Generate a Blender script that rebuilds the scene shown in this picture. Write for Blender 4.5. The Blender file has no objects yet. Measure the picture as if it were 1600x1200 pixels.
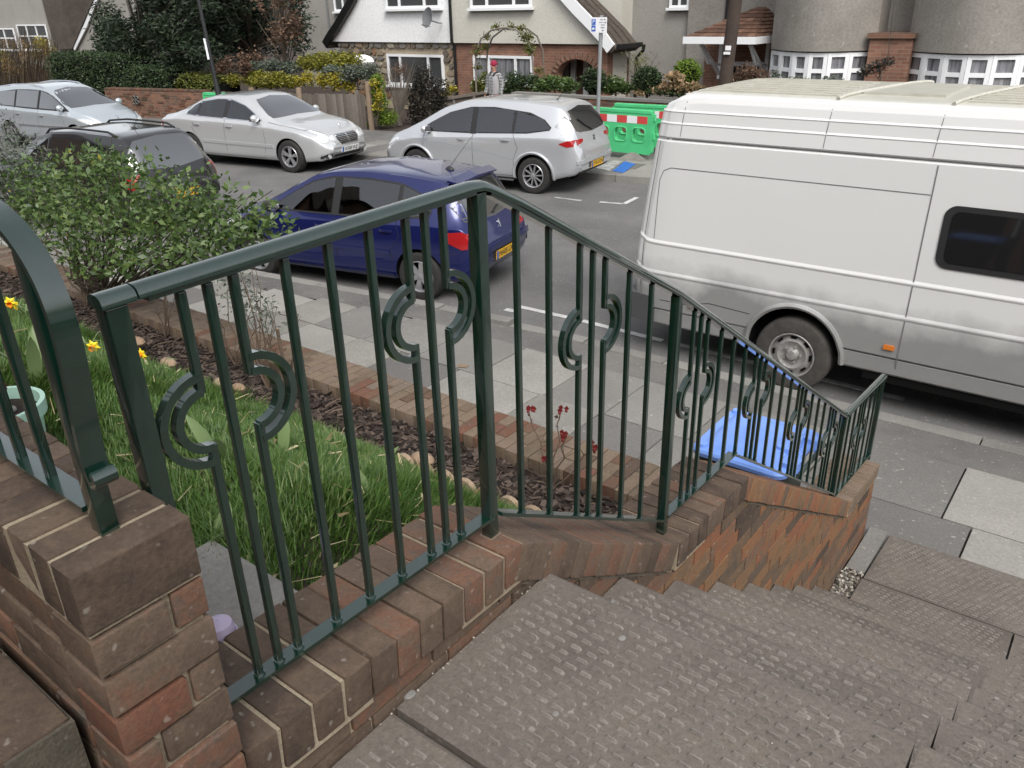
import bpy, bmesh, math, random
import numpy as np
from mathutils import Vector, Matrix
from mathutils.bvhtree import BVHTree

random.seed(11)
RNG = np.random.default_rng(5)
SC = bpy.context.scene
COL = SC.collection
R = math.radians

# ------------------------------------------------------------------ camera
EYE = Vector((0.0, 0.0, 3.2))
YAW, PITCH, ROLL, FPX = R(38.2), R(25.25), R(-1.48), 1265.0
_cy, _sy, _cp, _sp = math.cos(YAW), math.sin(YAW), math.cos(PITCH), math.sin(PITCH)
_fwd = Vector((-_sy * _cp, _cy * _cp, -_sp))
_rt = Vector((_cy, _sy, 0.0))
_up = _rt.cross(_fwd)
CR = math.cos(ROLL) * _rt + math.sin(ROLL) * _up
CU = -math.sin(ROLL) * _rt + math.cos(ROLL) * _up
CF = _fwd
cam_d = bpy.data.cameras.new("camera")
cam_d.sensor_width = 36.0
cam_d.lens = 36.0 * FPX / 1600.0
cam_d.clip_start = 0.02
cam_d.clip_end = 600.0
cam = bpy.data.objects.new("camera", cam_d)
COL.objects.link(cam)
m = Matrix((CR, CU, -CF)).transposed().to_4x4()
m.translation = EYE
cam.matrix_world = m
SC.camera = cam

# ------------------------------------------------------------------ sky, sun, exposure
SUN_EL, SUN_AZ = R(50), R(132)      # azimuth measured from +Y towards +X
world = bpy.data.worlds.new("World")
SC.world = world
world.use_nodes = True
nt = world.node_tree
nt.nodes.clear()
w_out = nt.nodes.new("ShaderNodeOutputWorld")
w_bg = nt.nodes.new("ShaderNodeBackground")
w_sky = nt.nodes.new("ShaderNodeTexSky")
w_sky.sky_type = 'NISHITA'
w_sky.sun_disc = False
w_sky.sun_elevation = SUN_EL
w_sky.sun_rotation = SUN_AZ
w_sky.air_density = 1.0
w_sky.dust_density = 3.0
w_hs = nt.nodes.new("ShaderNodeHueSaturation")
w_hs.inputs["Saturation"].default_value = 0.22
nt.links.new(w_sky.outputs[0], w_hs.inputs["Color"])
nt.links.new(w_hs.outputs[0], w_bg.inputs["Color"])
w_bg.inputs["Strength"].default_value = 0.15
nt.links.new(w_bg.outputs[0], w_out.inputs["Surface"])
sun_d = bpy.data.lights.new("sun", 'SUN')
sun_d.energy = 1.2
sun_d.angle = R(30)
sun_d.color = (1.0, 0.96, 0.9)
sun = bpy.data.objects.new("sun", sun_d)
COL.objects.link(sun)
_sd = Vector((math.sin(SUN_AZ) * math.cos(SUN_EL), math.cos(SUN_AZ) * math.cos(SUN_EL), math.sin(SUN_EL)))
sun.rotation_euler = (-_sd).to_track_quat('-Z', 'Y').to_euler()
SC.view_settings.view_transform = 'Standard'
SC.view_settings.look = 'None'
SC.view_settings.gamma = 1.0
SC.view_settings.use_curve_mapping = False
SC.view_settings.exposure = 0.78

# ------------------------------------------------------------------ measuring helpers (photo pixel -> point on a real plane)
def _ray(x, y):
    return (CR * ((x - 800.0) / FPX) - CU * ((y - 600.0) / FPX) + CF)
def on_y(x, y, Y):
    d = _ray(x, y)
    return EYE + d * (Y / d.y)
def on_z(x, y, z):
    d = _ray(x, y)
    return EYE + d * ((z - EYE.z) / d.z)
def on_x(x, y, X):
    d = _ray(x, y)
    return EYE + d * (X / d.x)

# ------------------------------------------------------------------ materials
MATS = {}
def new_mat(name):
    mt = bpy.data.materials.new(name)
    mt.use_nodes = True
    n = mt.node_tree
    return mt, n, n.nodes["Principled BSDF"]
def ramp(n, stops, fac):
    r = n.nodes.new("ShaderNodeValToRGB")
    el = r.color_ramp.elements
    while len(el) < len(stops):
        el.new(0.5)
    for e, (p, c) in zip(el, stops):
        e.position = p
        e.color = (*c, 1.0)
    n.links.new(fac, r.inputs[0])
    return r.outputs[0]
def noise(n, scale, detail=4.0, rough=0.6, coord='Object', vec=None):
    t = n.nodes.new("ShaderNodeTexNoise")
    t.inputs["Scale"].default_value = scale
    t.inputs["Detail"].default_value = detail
    t.inputs["Roughness"].default_value = rough
    if vec is None:
        c = n.nodes.new("ShaderNodeTexCoord")
        vec = c.outputs[coord]
    n.links.new(vec, t.inputs["Vector"])
    return t.outputs["Fac"]
def mixc(n, fac, a, b, mode='MIX'):
    mx = n.nodes.new("ShaderNodeMix")
    mx.data_type = 'RGBA'
    mx.blend_type = mode
    for sock, v in ((mx.inputs[0], fac), (mx.inputs[6], a), (mx.inputs[7], b)):
        if isinstance(v, (int, float)):
            sock.default_value = v
        elif isinstance(v, tuple):
            sock.default_value = (*v, 1.0)
        else:
            n.links.new(v, sock)
    return mx.outputs[2]
def bump(n, b, height, strength=0.3, dist=0.01):
    bp = n.nodes.new("ShaderNodeBump")
    bp.inputs["Strength"].default_value = strength
    bp.inputs["Distance"].default_value = dist
    n.links.new(height, bp.inputs["Height"])
    n.links.new(bp.outputs[0], b.inputs["Normal"])
def mulf(n, a, k, add=0.0):
    q = n.nodes.new("ShaderNodeMath")
    q.operation = 'MULTIPLY_ADD'
    n.links.new(a, q.inputs[0])
    q.inputs[1].default_value = k
    q.inputs[2].default_value = add
    return q.outputs[0]

def plain(name, col, rough=0.5, metal=0.0, coat=0.0, spec=0.5, var=0.0, vscale=6.0, bmp=0.0, bscale=200.0):
    """one colour with a little grain"""
    mt, n, b = new_mat(name)
    b.inputs["Roughness"].default_value = rough
    b.inputs["Metallic"].default_value = metal
    b.inputs["Coat Weight"].default_value = coat
    if name == "rail_green":
        b.inputs["Coat IOR"].default_value = 1.85
    if name == "glass_dark":
        b.inputs["IOR"].default_value = 2.1
    b.inputs["Coat Roughness"].default_value = 0.05
    b.inputs["Specular IOR Level"].default_value = spec
    if var > 0:
        f = noise(n, vscale, 5.0)
        lo = tuple(max(0.0, c * (1 - var)) for c in col)
        hi = tuple(min(1.0, c * (1 + var)) for c in col)
        n.links.new(ramp(n, [(0.3, lo), (0.7, hi)], f), b.inputs["Base Color"])
    else:
        b.inputs["Base Color"].default_value = (*col, 1.0)
    if bmp > 0:
        bump(n, b, noise(n, bscale, 3.0), bmp, 0.004)
    MATS[name] = mt
    return mt

def stone(name, stops, scale=3.0, fine=90.0, rough=0.85, bmp=0.35, speck=0.25, island=False, obj=True, rand=0.35):
    """mineral surface: broad blotches, fine grain, pale specks and a shade per piece"""
    mt, n, b = new_mat(name)
    tc = n.nodes.new("ShaderNodeTexCoord")
    oi = n.nodes.new("ShaderNodeObjectInfo")
    add = n.nodes.new("ShaderNodeVectorMath")
    add.operation = 'ADD'
    sc = n.nodes.new("ShaderNodeVectorMath")
    sc.operation = 'SCALE'
    cmb = n.nodes.new("ShaderNodeCombineXYZ")
    for k in range(3):
        n.links.new(oi.outputs["Random"], cmb.inputs[k])
    n.links.new(cmb.outputs[0], sc.inputs[0])
    sc.inputs["Scale"].default_value = 37.0
    n.links.new(tc.outputs["Object"], add.inputs[0])
    n.links.new(sc.outputs[0], add.inputs[1])
    v = add.outputs[0]
    big = noise(n, scale, 4.0, 0.65, vec=v)
    if island:
        g = n.nodes.new("ShaderNodeNewGeometry")
        rnd = g.outputs["Random Per Island"]
    else:
        rnd = oi.outputs["Random"]
    q = n.nodes.new("ShaderNodeMix")
    q.data_type = 'FLOAT'
    q.inputs[0].default_value = rand
    n.links.new(big, q.inputs[2])
    n.links.new(rnd, q.inputs[3])
    c = ramp(n, stops, q.outputs[0])
    fn = noise(n, fine, 3.0, 0.7, vec=v)
    c = mixc(n, 0.55, c, ramp(n, [(0.25, (0.55, 0.55, 0.55)), (0.75, (1.35, 1.33, 1.3))], fn), 'MULTIPLY')
    sp = noise(n, fine * 0.45, 1.0, 0.4, vec=v)
    c = mixc(n, ramp(n, [(0.70, (0, 0, 0)), (0.78, (speck, speck, speck))], sp), c, (0.55, 0.53, 0.48))
    n.links.new(c, b.inputs["Base Color"])
    b.inputs["Roughness"].default_value = rough
    b.inputs["Specular IOR Level"].default_value = 0.3
    bump(n, b, fn, bmp, 0.004)
    MATS[name] = mt
    return mt

def leafy(name, stops, rough=0.55, trans=0.25, spec=0.4):
    """foliage: shade per leaf"""
    mt, n, b = new_mat(name)
    g = n.nodes.new("ShaderNodeNewGeometry")
    nz = noise(n, 1.6, 2.0)
    q = n.nodes.new("ShaderNodeMix")
    q.data_type = 'FLOAT'
    q.inputs[0].default_value = 0.65
    n.links.new(nz, q.inputs[2])
    n.links.new(g.outputs["Random Per Island"], q.inputs[3])
    c = ramp(n, stops, q.outputs[0])
    n.links.new(c, b.inputs["Base Color"])
    b.inputs["Roughness"].default_value = rough
    b.inputs["Specular IOR Level"].default_value = spec
    b.inputs["Transmission Weight"].default_value = 0.0
    if trans > 0:
        tr = n.nodes.new("ShaderNodeBsdfTranslucent")
        n.links.new(c, tr.inputs["Color"])
        mx = n.nodes.new("ShaderNodeMixShader")
        mx.inputs[0].default_value = trans
        o = n.nodes["Material Output"]
        n.links.new(b.outputs[0], mx.inputs[1])
        n.links.new(tr.outputs[0], mx.inputs[2])
        n.links.new(mx.outputs[0], o.inputs["Surface"])
    MATS[name] = mt
    return mt

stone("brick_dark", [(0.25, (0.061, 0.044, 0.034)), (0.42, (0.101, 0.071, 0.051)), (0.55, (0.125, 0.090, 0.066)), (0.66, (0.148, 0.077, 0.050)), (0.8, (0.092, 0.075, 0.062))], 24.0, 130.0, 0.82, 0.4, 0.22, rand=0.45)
stone("brick_warm", [(0.22, (0.069, 0.050, 0.039)), (0.38, (0.103, 0.068, 0.047)), (0.50, (0.132, 0.077, 0.050)), (0.62, (0.143, 0.063, 0.041)), (0.72, (0.112, 0.069, 0.049)), (0.84, (0.092, 0.071, 0.054))], 24.0, 120.0, 0.82, 0.4, 0.22, rand=0.45)
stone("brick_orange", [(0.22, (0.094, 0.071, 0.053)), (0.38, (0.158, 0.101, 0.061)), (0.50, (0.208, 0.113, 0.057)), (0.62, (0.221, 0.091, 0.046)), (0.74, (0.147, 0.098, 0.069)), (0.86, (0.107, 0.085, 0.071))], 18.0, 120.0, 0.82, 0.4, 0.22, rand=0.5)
stone("brick_tan", [(0.25, (0.115, 0.085, 0.060)), (0.45, (0.165, 0.122, 0.085)), (0.6, (0.180, 0.132, 0.098)), (0.78, (0.135, 0.108, 0.088))], 20.0, 120.0, 0.85, 0.6, 0.2, rand=0.4)
stone("mortar_pale", [(0.3, (0.25, 0.205, 0.145)), (0.7, (0.37, 0.315, 0.235))], 12.0, 160.0, 0.95, 0.6, 0.1)
stone("mortar_dark", [(0.3, (0.06, 0.055, 0.045)), (0.7, (0.15, 0.13, 0.10))], 12.0, 160.0, 0.95, 0.6, 0.1)
stone("ribbed_stone", [(0.28, (0.092, 0.080, 0.069)), (0.45, (0.125, 0.109, 0.095)), (0.6, (0.151, 0.132, 0.115)), (0.75, (0.148, 0.122, 0.097))], 3.2, 120.0, 0.85, 0.8, 0.25, rand=0.15)
stone("rib_worn_lit", [(0.25, (0.168, 0.154, 0.137)), (0.5, (0.204, 0.187, 0.168)), (0.75, (0.249, 0.231, 0.209))], 5.0, 160.0, 0.85, 0.6, 0.2, island=True, rand=0.3)  # wear plus the highlight along the ribs, both put into this paler tone
stone("slab_pale", [(0.25, (0.185, 0.180, 0.165)), (0.5, (0.245, 0.238, 0.22)), (0.75, (0.295, 0.287, 0.265))], 2.2, 60.0, 0.9, 0.3, 0.3, rand=0.4)
stone("slab_grey", [(0.25, (0.135, 0.13, 0.124)), (0.5, (0.165, 0.16, 0.152)), (0.75, (0.215, 0.208, 0.195))], 2.2, 60.0, 0.9, 0.3, 0.3, rand=0.5)
stone("asphalt", [(0.3, (0.105, 0.104, 0.104)), (0.5, (0.135, 0.133, 0.132)), (0.7, (0.165, 0.161, 0.157))], 0.7, 110.0, 0.9, 0.5, 0.5, rand=0.0)
stone("tarmac_old", [(0.3, (0.105, 0.102, 0.098)), (0.5, (0.140, 0.136, 0.130)), (0.7, (0.175, 0.168, 0.158))], 1.1, 90.0, 0.9, 0.5, 0.5, rand=0.0)
stone("kerb_stone", [(0.3, (0.17, 0.165, 0.155)), (0.7, (0.27, 0.262, 0.245))], 2.0, 70.0, 0.9, 0.3, 0.2)
stone("road_white", [(0.3, (0.20, 0.20, 0.197)), (0.5, (0.44, 0.44, 0.43)), (0.7, (0.56, 0.56, 0.55))], 6.0, 70.0, 0.8, 0.2, 0.0)
stone("bark", [(0.25, (0.018, 0.013, 0.011)), (0.5, (0.05, 0.036, 0.03)), (0.75, (0.10, 0.075, 0.062))], 9.0, 90.0, 0.9, 0.4, 0.0, island=True, rand=0.8)
stone("soil", [(0.3, (0.022, 0.016, 0.013)), (0.7, (0.06, 0.045, 0.037))], 5.0, 60.0, 0.95, 0.8, 0.1)
stone("gravel", [(0.25, (0.13, 0.115, 0.095)), (0.5, (0.26, 0.23, 0.19)), (0.75, (0.45, 0.42, 0.37))], 9.0, 90.0, 0.9, 0.3, 0.1, island=True, rand=0.9)
stone("terracotta_edge", [(0.3, (0.240, 0.160, 0.104)), (0.7, (0.336, 0.248, 0.176))], 6.0, 80.0, 0.9, 0.3, 0.2)
stone("pebbledash", [(0.3, (0.20, 0.185, 0.165)), (0.5, (0.25, 0.235, 0.212)), (0.7, (0.30, 0.28, 0.255))], 0.9, 22.0, 0.95, 0.7, 0.25, rand=0.1)
stone("render_grey", [(0.3, (0.25, 0.24, 0.22)), (0.7, (0.32, 0.305, 0.285))], 0.6, 40.0, 0.95, 0.3, 0.05, rand=0.1)
stone("render_cream", [(0.3, (0.50, 0.485, 0.43)), (0.7, (0.58, 0.565, 0.51))], 0.5, 40.0, 0.95, 0.15, 0.0, rand=0.1)
stone("render_white", [(0.3, (0.76, 0.77, 0.78)), (0.7, (0.84, 0.85, 0.86))], 0.5, 40.0, 0.9, 0.1, 0.0, rand=0.1)
stone("roof_tile", [(0.3, (0.05, 0.042, 0.036)), (0.7, (0.11, 0.092, 0.075))], 1.5, 30.0, 0.9, 0.4, 0.2)
stone("roof_red", [(0.25, (0.086, 0.048, 0.034)), (0.5, (0.137, 0.074, 0.050)), (0.75, (0.180, 0.105, 0.072))], 2.5, 30.0, 0.9, 0.4, 0.1, rand=0.6)
stone("rubble", [(0.22, (0.13, 0.11, 0.09)), (0.4, (0.26, 0.21, 0.155)), (0.52, (0.22, 0.105, 0.055)), (0.64, (0.34, 0.30, 0.24)), (0.78, (0.17, 0.16, 0.15))], 3.0, 40.0, 0.9, 0.5, 0.1, rand=0.85)
stone("timber_grey", [(0.3, (0.115, 0.10, 0.085)), (0.7, (0.20, 0.178, 0.155))], 4.0, 50.0, 0.9, 0.4, 0.0, rand=0.5)
stone("timber_warm", [(0.3, (0.20, 0.145, 0.10)), (0.7, (0.29, 0.22, 0.16))], 4.0, 50.0, 0.9, 0.3, 0.0, rand=0.4)
stone("pole_wood", [(0.3, (0.030, 0.022, 0.018)), (0.7, (0.062, 0.046, 0.038))], 3.0, 40.0, 0.9, 0.4, 0.0)
stone("trunk", [(0.3, (0.05, 0.04, 0.03)), (0.7, (0.13, 0.105, 0.08))], 8.0, 60.0, 0.95, 0.7, 0.0)
stone("twig", [(0.3, (0.06, 0.04, 0.03)), (0.7, (0.15, 0.11, 0.08))], 8.0, 60.0, 0.9, 0.3, 0.0, island=True, rand=0.6)

# far brick courses: too small to pick apart, so colour and relief only
def brick_far(name, c1, c2, mo):
    mt, n, b = new_mat(name)
    tc = n.nodes.new("ShaderNodeTexCoord")
    sep = n.nodes.new("ShaderNodeSeparateXYZ")
    n.links.new(tc.outputs["Object"], sep.inputs[0])
    ad = n.nodes.new("ShaderNodeMath")
    ad.operation = 'ADD'
    n.links.new(sep.outputs[0], ad.inputs[0])
    n.links.new(sep.outputs[1], ad.inputs[1])
    cb = n.nodes.new("ShaderNodeCombineXYZ")
    n.links.new(ad.outputs[0], cb.inputs[0])
    n.links.new(sep.outputs[2], cb.inputs[1])
    bt = n.nodes.new("ShaderNodeTexBrick")
    bt.inputs["Scale"].default_value = 1.0
    bt.inputs["Brick Width"].default_value = 0.225
    bt.inputs["Row Height"].default_value = 0.075
    bt.inputs["Mortar Size"].default_value = 0.007
    bt.inputs["Color1"].default_value = (*c1, 1)
    bt.inputs["Color2"].default_value = (*c2, 1)
    bt.inputs["Mortar"].default_value = (*mo, 1)
    n.links.new(cb.outputs[0], bt.inputs["Vector"])
    c = mixc(n, 0.7, bt.outputs["Color"], ramp(n, [(0.3, (0.6, 0.6, 0.6)), (0.7, (1.3, 1.25, 1.2))], noise(n, 2.2, 4.0)), 'MULTIPLY')
    n.links.new(c, b.inputs["Base Color"])
    b.inputs["Roughness"].default_value = 0.9
    bump(n, b, bt.outputs["Fac"], -0.4, 0.008)
    MATS[name] = mt
brick_far("brick_far_red", (0.19, 0.085, 0.055), (0.25, 0.125, 0.085), (0.22, 0.18, 0.14))
brick_far("brick_far_brown", (0.10, 0.06, 0.045), (0.22, 0.10, 0.06), (0.16, 0.13, 0.10))

plain("rail_green", (0.0035, 0.020, 0.0135), 0.25, 0.0, 0.8, 0.5, var=0.2, vscale=40.0, bmp=0.05, bscale=220.0)
plain("upvc_white", (0.78, 0.79, 0.80), 0.35)
plain("gloss_black", (0.012, 0.012, 0.012), 0.35)
plain("rubber", (0.022, 0.021, 0.020), 0.75, var=0.3, vscale=20)
plain("rubber_dusty", (0.055, 0.050, 0.045), 0.85, var=0.3, vscale=14)
plain("trim_black", (0.018, 0.018, 0.019), 0.55)
plain("trim_grey", (0.075, 0.075, 0.078), 0.6)
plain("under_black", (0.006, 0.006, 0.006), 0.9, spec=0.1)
plain("alloy", (0.52, 0.52, 0.54), 0.35, 0.75)
plain("steel_dirty", (0.33, 0.32, 0.31), 0.5, 0.4, var=0.25, vscale=25)
plain("chrome", (0.75, 0.76, 0.78), 0.15, 1.0)
plain("glass_dark", (0.012, 0.014, 0.015), 0.03, 0.0, 1.0, 1.0)
plain("glass_window", (0.06, 0.064, 0.066), 0.05, 0.0, 1.0, 0.8)
plain("curtain_white", (0.52, 0.53, 0.54), 0.8, var=0.2, vscale=14)
plain("lamp_red", (0.32, 0.012, 0.014), 0.12, 0.0, 0.5)
plain("lamp_clear", (0.62, 0.64, 0.65), 0.12, 0.2, 0.6)
plain("lamp_amber", (0.62, 0.17, 0.015), 0.2, 0.0, 0.4)
plain("plate_yellow", (0.62, 0.36, 0.02), 0.4)
plain("plate_white", (0.70, 0.70, 0.68), 0.4)
plain("euro_blue", (0.02, 0.10, 0.42), 0.4)
plain("ink_black", (0.012, 0.012, 0.014), 0.5)
plain("paint_blue", (0.007, 0.013, 0.098), 0.25, 0.4, 0.8)
plain("paint_silver", (0.58, 0.595, 0.615), 0.30, 0.55, 1.0)
plain("paint_silver_warm", (0.585, 0.595, 0.60), 0.30, 0.5, 1.0)
plain("paint_silver_blue", (0.50, 0.545, 0.575), 0.30, 0.5, 1.0)
plain("paint_black", (0.014, 0.013, 0.014), 0.2, 0.1, 1.0)
plain("barrier_green", (0.075, 0.50, 0.20), 0.45, var=0.12, vscale=3.0)
plain("barrier_red", (0.55, 0.06, 0.06), 0.45)
plain("barrier_white", (0.72, 0.72, 0.72), 0.45)
plain("barrier_foot", (0.21, 0.20, 0.18), 0.85, var=0.2)
plain("bin_blue", (0.17, 0.31, 0.74), 0.42, var=0.10, vscale=5.0)
plain("bin_body", (0.035, 0.05, 0.045), 0.5, var=0.15, vscale=5.0)
plain("pot_mint", (0.30, 0.47, 0.39), 0.45, var=0.1)
plain("galvanised", (0.30, 0.31, 0.32), 0.45, 0.3, var=0.1)
plain("lamp_post_black", (0.015, 0.016, 0.018), 0.5)
plain("sign_white", (0.80, 0.80, 0.82), 0.45)
plain("sign_blue", (0.03, 0.12, 0.48), 0.45)
plain("dish_grey", (0.16, 0.165, 0.17), 0.6)
plain("daffodil_yellow", (0.85, 0.66, 0.02), 0.6)
plain("daffodil_orange", (0.80, 0.26, 0.01), 0.6)
plain("bud_red", (0.14, 0.014, 0.014), 0.6, var=0.3)
plain("lilac", (0.40, 0.34, 0.47), 0.55, var=0.1)
plain("skin", (0.42, 0.235, 0.175), 0.55, var=0.08, vscale=9)
plain("wool_crimson", (0.26, 0.018, 0.050), 0.95, var=0.2, vscale=40, bmp=0.5)
plain("vest_grey", (0.30, 0.29, 0.30), 0.9, var=0.12, vscale=9, bmp=0.3)
plain("trousers", (0.035, 0.04, 0.055), 0.9, var=0.2)
plain("collar_black", (0.015, 0.015, 0.016), 0.8)
plain("eye_dark", (0.03, 0.02, 0.02), 0.3)
plain("fabric_white", (0.72, 0.72, 0.70), 0.9)
leafy("grass_blades", [(0.12, (0.034, 0.072, 0.013)), (0.45, (0.062, 0.132, 0.022)), (0.68, (0.10, 0.185, 0.038)), (0.82, (0.165, 0.235, 0.07)), (0.94, (0.29, 0.28, 0.14))], 0.45, 0.35)
leafy("bush_leaf", [(0.15, (0.040, 0.075, 0.022)), (0.5, (0.085, 0.145, 0.040)), (0.8, (0.15, 0.215, 0.065)), (0.95, (0.24, 0.28, 0.12))], 0.4, 0.25, 0.5)
leafy("grey_leaf", [(0.2, (0.065, 0.085, 0.06)), (0.6, (0.12, 0.145, 0.11)), (0.9, (0.20, 0.22, 0.17))], 0.6, 0.2)
leafy("conifer_leaf", [(0.2, (0.010, 0.020, 0.010)), (0.6, (0.024, 0.042, 0.020)), (0.9, (0.048, 0.070, 0.032))], 0.6, 0.15)
leafy("hedge_leaf", [(0.2, (0.018, 0.036, 0.013)), (0.6, (0.038, 0.068, 0.024)), (0.9, (0.075, 0.10, 0.038))], 0.55, 0.15)
leafy("olive_leaf", [(0.2, (0.055, 0.075, 0.012)), (0.6, (0.12, 0.14, 0.022)), (0.9, (0.21, 0.20, 0.05))], 0.55, 0.2)
leafy("yellow_leaf", [(0.2, (0.10, 0.11, 0.012)), (0.55, (0.30, 0.26, 0.02)), (0.9, (0.52, 0.40, 0.04))], 0.55, 0.2)
leafy("bronze_leaf", [(0.2, (0.06, 0.035, 0.022)), (0.6, (0.14, 0.085, 0.055)), (0.9, (0.24, 0.15, 0.10))], 0.7, 0.15)
leafy("orange_twig", [(0.2, (0.12, 0.075, 0.03)), (0.6, (0.22, 0.14, 0.05)), (0.9, (0.32, 0.21, 0.09))], 0.8, 0.1)
leafy("pink_leaf", [(0.2, (0.16, 0.14, 0.07)), (0.6, (0.36, 0.25, 0.14)), (0.9, (0.50, 0.34, 0.22))], 0.7, 0.15)
leafy("dark_leaf", [(0.2, (0.018, 0.018, 0.014)), (0.6, (0.040, 0.037, 0.028)), (0.9, (0.075, 0.065, 0.05))], 0.6, 0.1)
leafy("lime_leaf", [(0.2, (0.07, 0.12, 0.012)), (0.6, (0.14, 0.22, 0.022)), (0.9, (0.22, 0.30, 0.04))], 0.6, 0.2)
leafy("tulip_leaf", [(0.2, (0.13, 0.20, 0.075)), (0.9, (0.24, 0.32, 0.14))], 0.45, 0.3)

def make_car_glass():
    mt, n, b = new_mat("car_glass")
    out = n.nodes["Material Output"]
    tr = n.nodes.new("ShaderNodeBsdfTransparent")
    tr.inputs["Color"].default_value = (0.62, 0.66, 0.64, 1)
    gl = n.nodes.new("ShaderNodeBsdfGlossy")
    gl.inputs["Roughness"].default_value = 0.02
    gl.inputs["Color"].default_value = (0.95, 0.97, 1.0, 1)
    fr = n.nodes.new("ShaderNodeFresnel")
    fr.inputs["IOR"].default_value = 2.0
    mx = n.nodes.new("ShaderNodeMixShader")
    n.links.new(fr.outputs[0], mx.inputs[0])
    n.links.new(tr.outputs[0], mx.inputs[1])
    n.links.new(gl.outputs[0], mx.inputs[2])
    n.links.new(mx.outputs[0], out.inputs["Surface"])
    MATS["car_glass"] = mt
make_car_glass()
plain("seat_grey", (0.055, 0.055, 0.06), 0.9, var=0.2, vscale=14)

stone("bare_twig", [(0.25, (0.055, 0.042, 0.03)), (0.5, (0.10, 0.078, 0.055)), (0.75, (0.16, 0.12, 0.075))], 3.0, 60.0, 0.9, 0.3, 0.0, island=True, rand=0.8)
leafy("gold_green_leaf", [(0.2, (0.085, 0.095, 0.012)), (0.55, (0.19, 0.19, 0.022)), (0.9, (0.33, 0.29, 0.05))], 0.55, 0.2)

plain("van_glass", (0.012, 0.012, 0.013), 0.06, spec=0.5)

stone("straw", [(0.25, (0.16, 0.125, 0.06)), (0.5, (0.29, 0.24, 0.13)), (0.75, (0.42, 0.37, 0.23))], 9.0, 90.0, 0.9, 0.1, 0.0, island=True, rand=0.8)

plain("seam_grey", (0.16, 0.16, 0.158), 0.7)
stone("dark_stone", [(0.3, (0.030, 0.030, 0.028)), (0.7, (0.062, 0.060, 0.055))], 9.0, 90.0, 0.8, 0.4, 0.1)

stone("slab_mid", [(0.25, (0.150, 0.143, 0.132)), (0.5, (0.195, 0.187, 0.172)), (0.75, (0.25, 0.24, 0.22))], 3.5, 60.0, 0.9, 0.3, 0.3, rand=0.4)

# ------------------------------------------------------------------ building helpers
def link(o, parent=None):
    COL.objects.link(o)
    if parent is not None:
        o.parent = parent
        o.matrix_parent_inverse = Matrix.Translation(-parent.location) if parent.get("world_built") else Matrix.Identity(4)
    return o
def tag(o, label=None, cat=None, group=None, kind=None):
    for k, v in (("label", label), ("category", cat), ("group", group), ("kind", kind)):
        if v:
            o[k] = v
    return o
def thing(name, label, cat, loc=(0, 0, 0), group=None, local=False, rz=0.0):
    """an Empty at the thing's base; its parts are drawn in world coordinates unless local"""
    o = bpy.data.objects.new(name, None)
    o.location = loc
    o.rotation_euler = (0, 0, rz)
    o.empty_display_size = 0.1
    COL.objects.link(o)
    if not local:
        o["world_built"] = 1
    return tag(o, label, cat, group)
def setting(name, loc=(0, 0, 0)):
    o = bpy.data.objects.new(name, None)
    o.location = loc
    COL.objects.link(o)
    o["world_built"] = 1
    o["kind"] = "structure"
    return o
def copy_tree(o, parent=None):
    c = o.copy()
    COL.objects.link(c)
    if parent is not None:
        c.parent = parent
        c.matrix_parent_inverse = o.matrix_parent_inverse.copy()
    for ch in list(o.children):
        copy_tree(ch, c)
    return c

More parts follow.
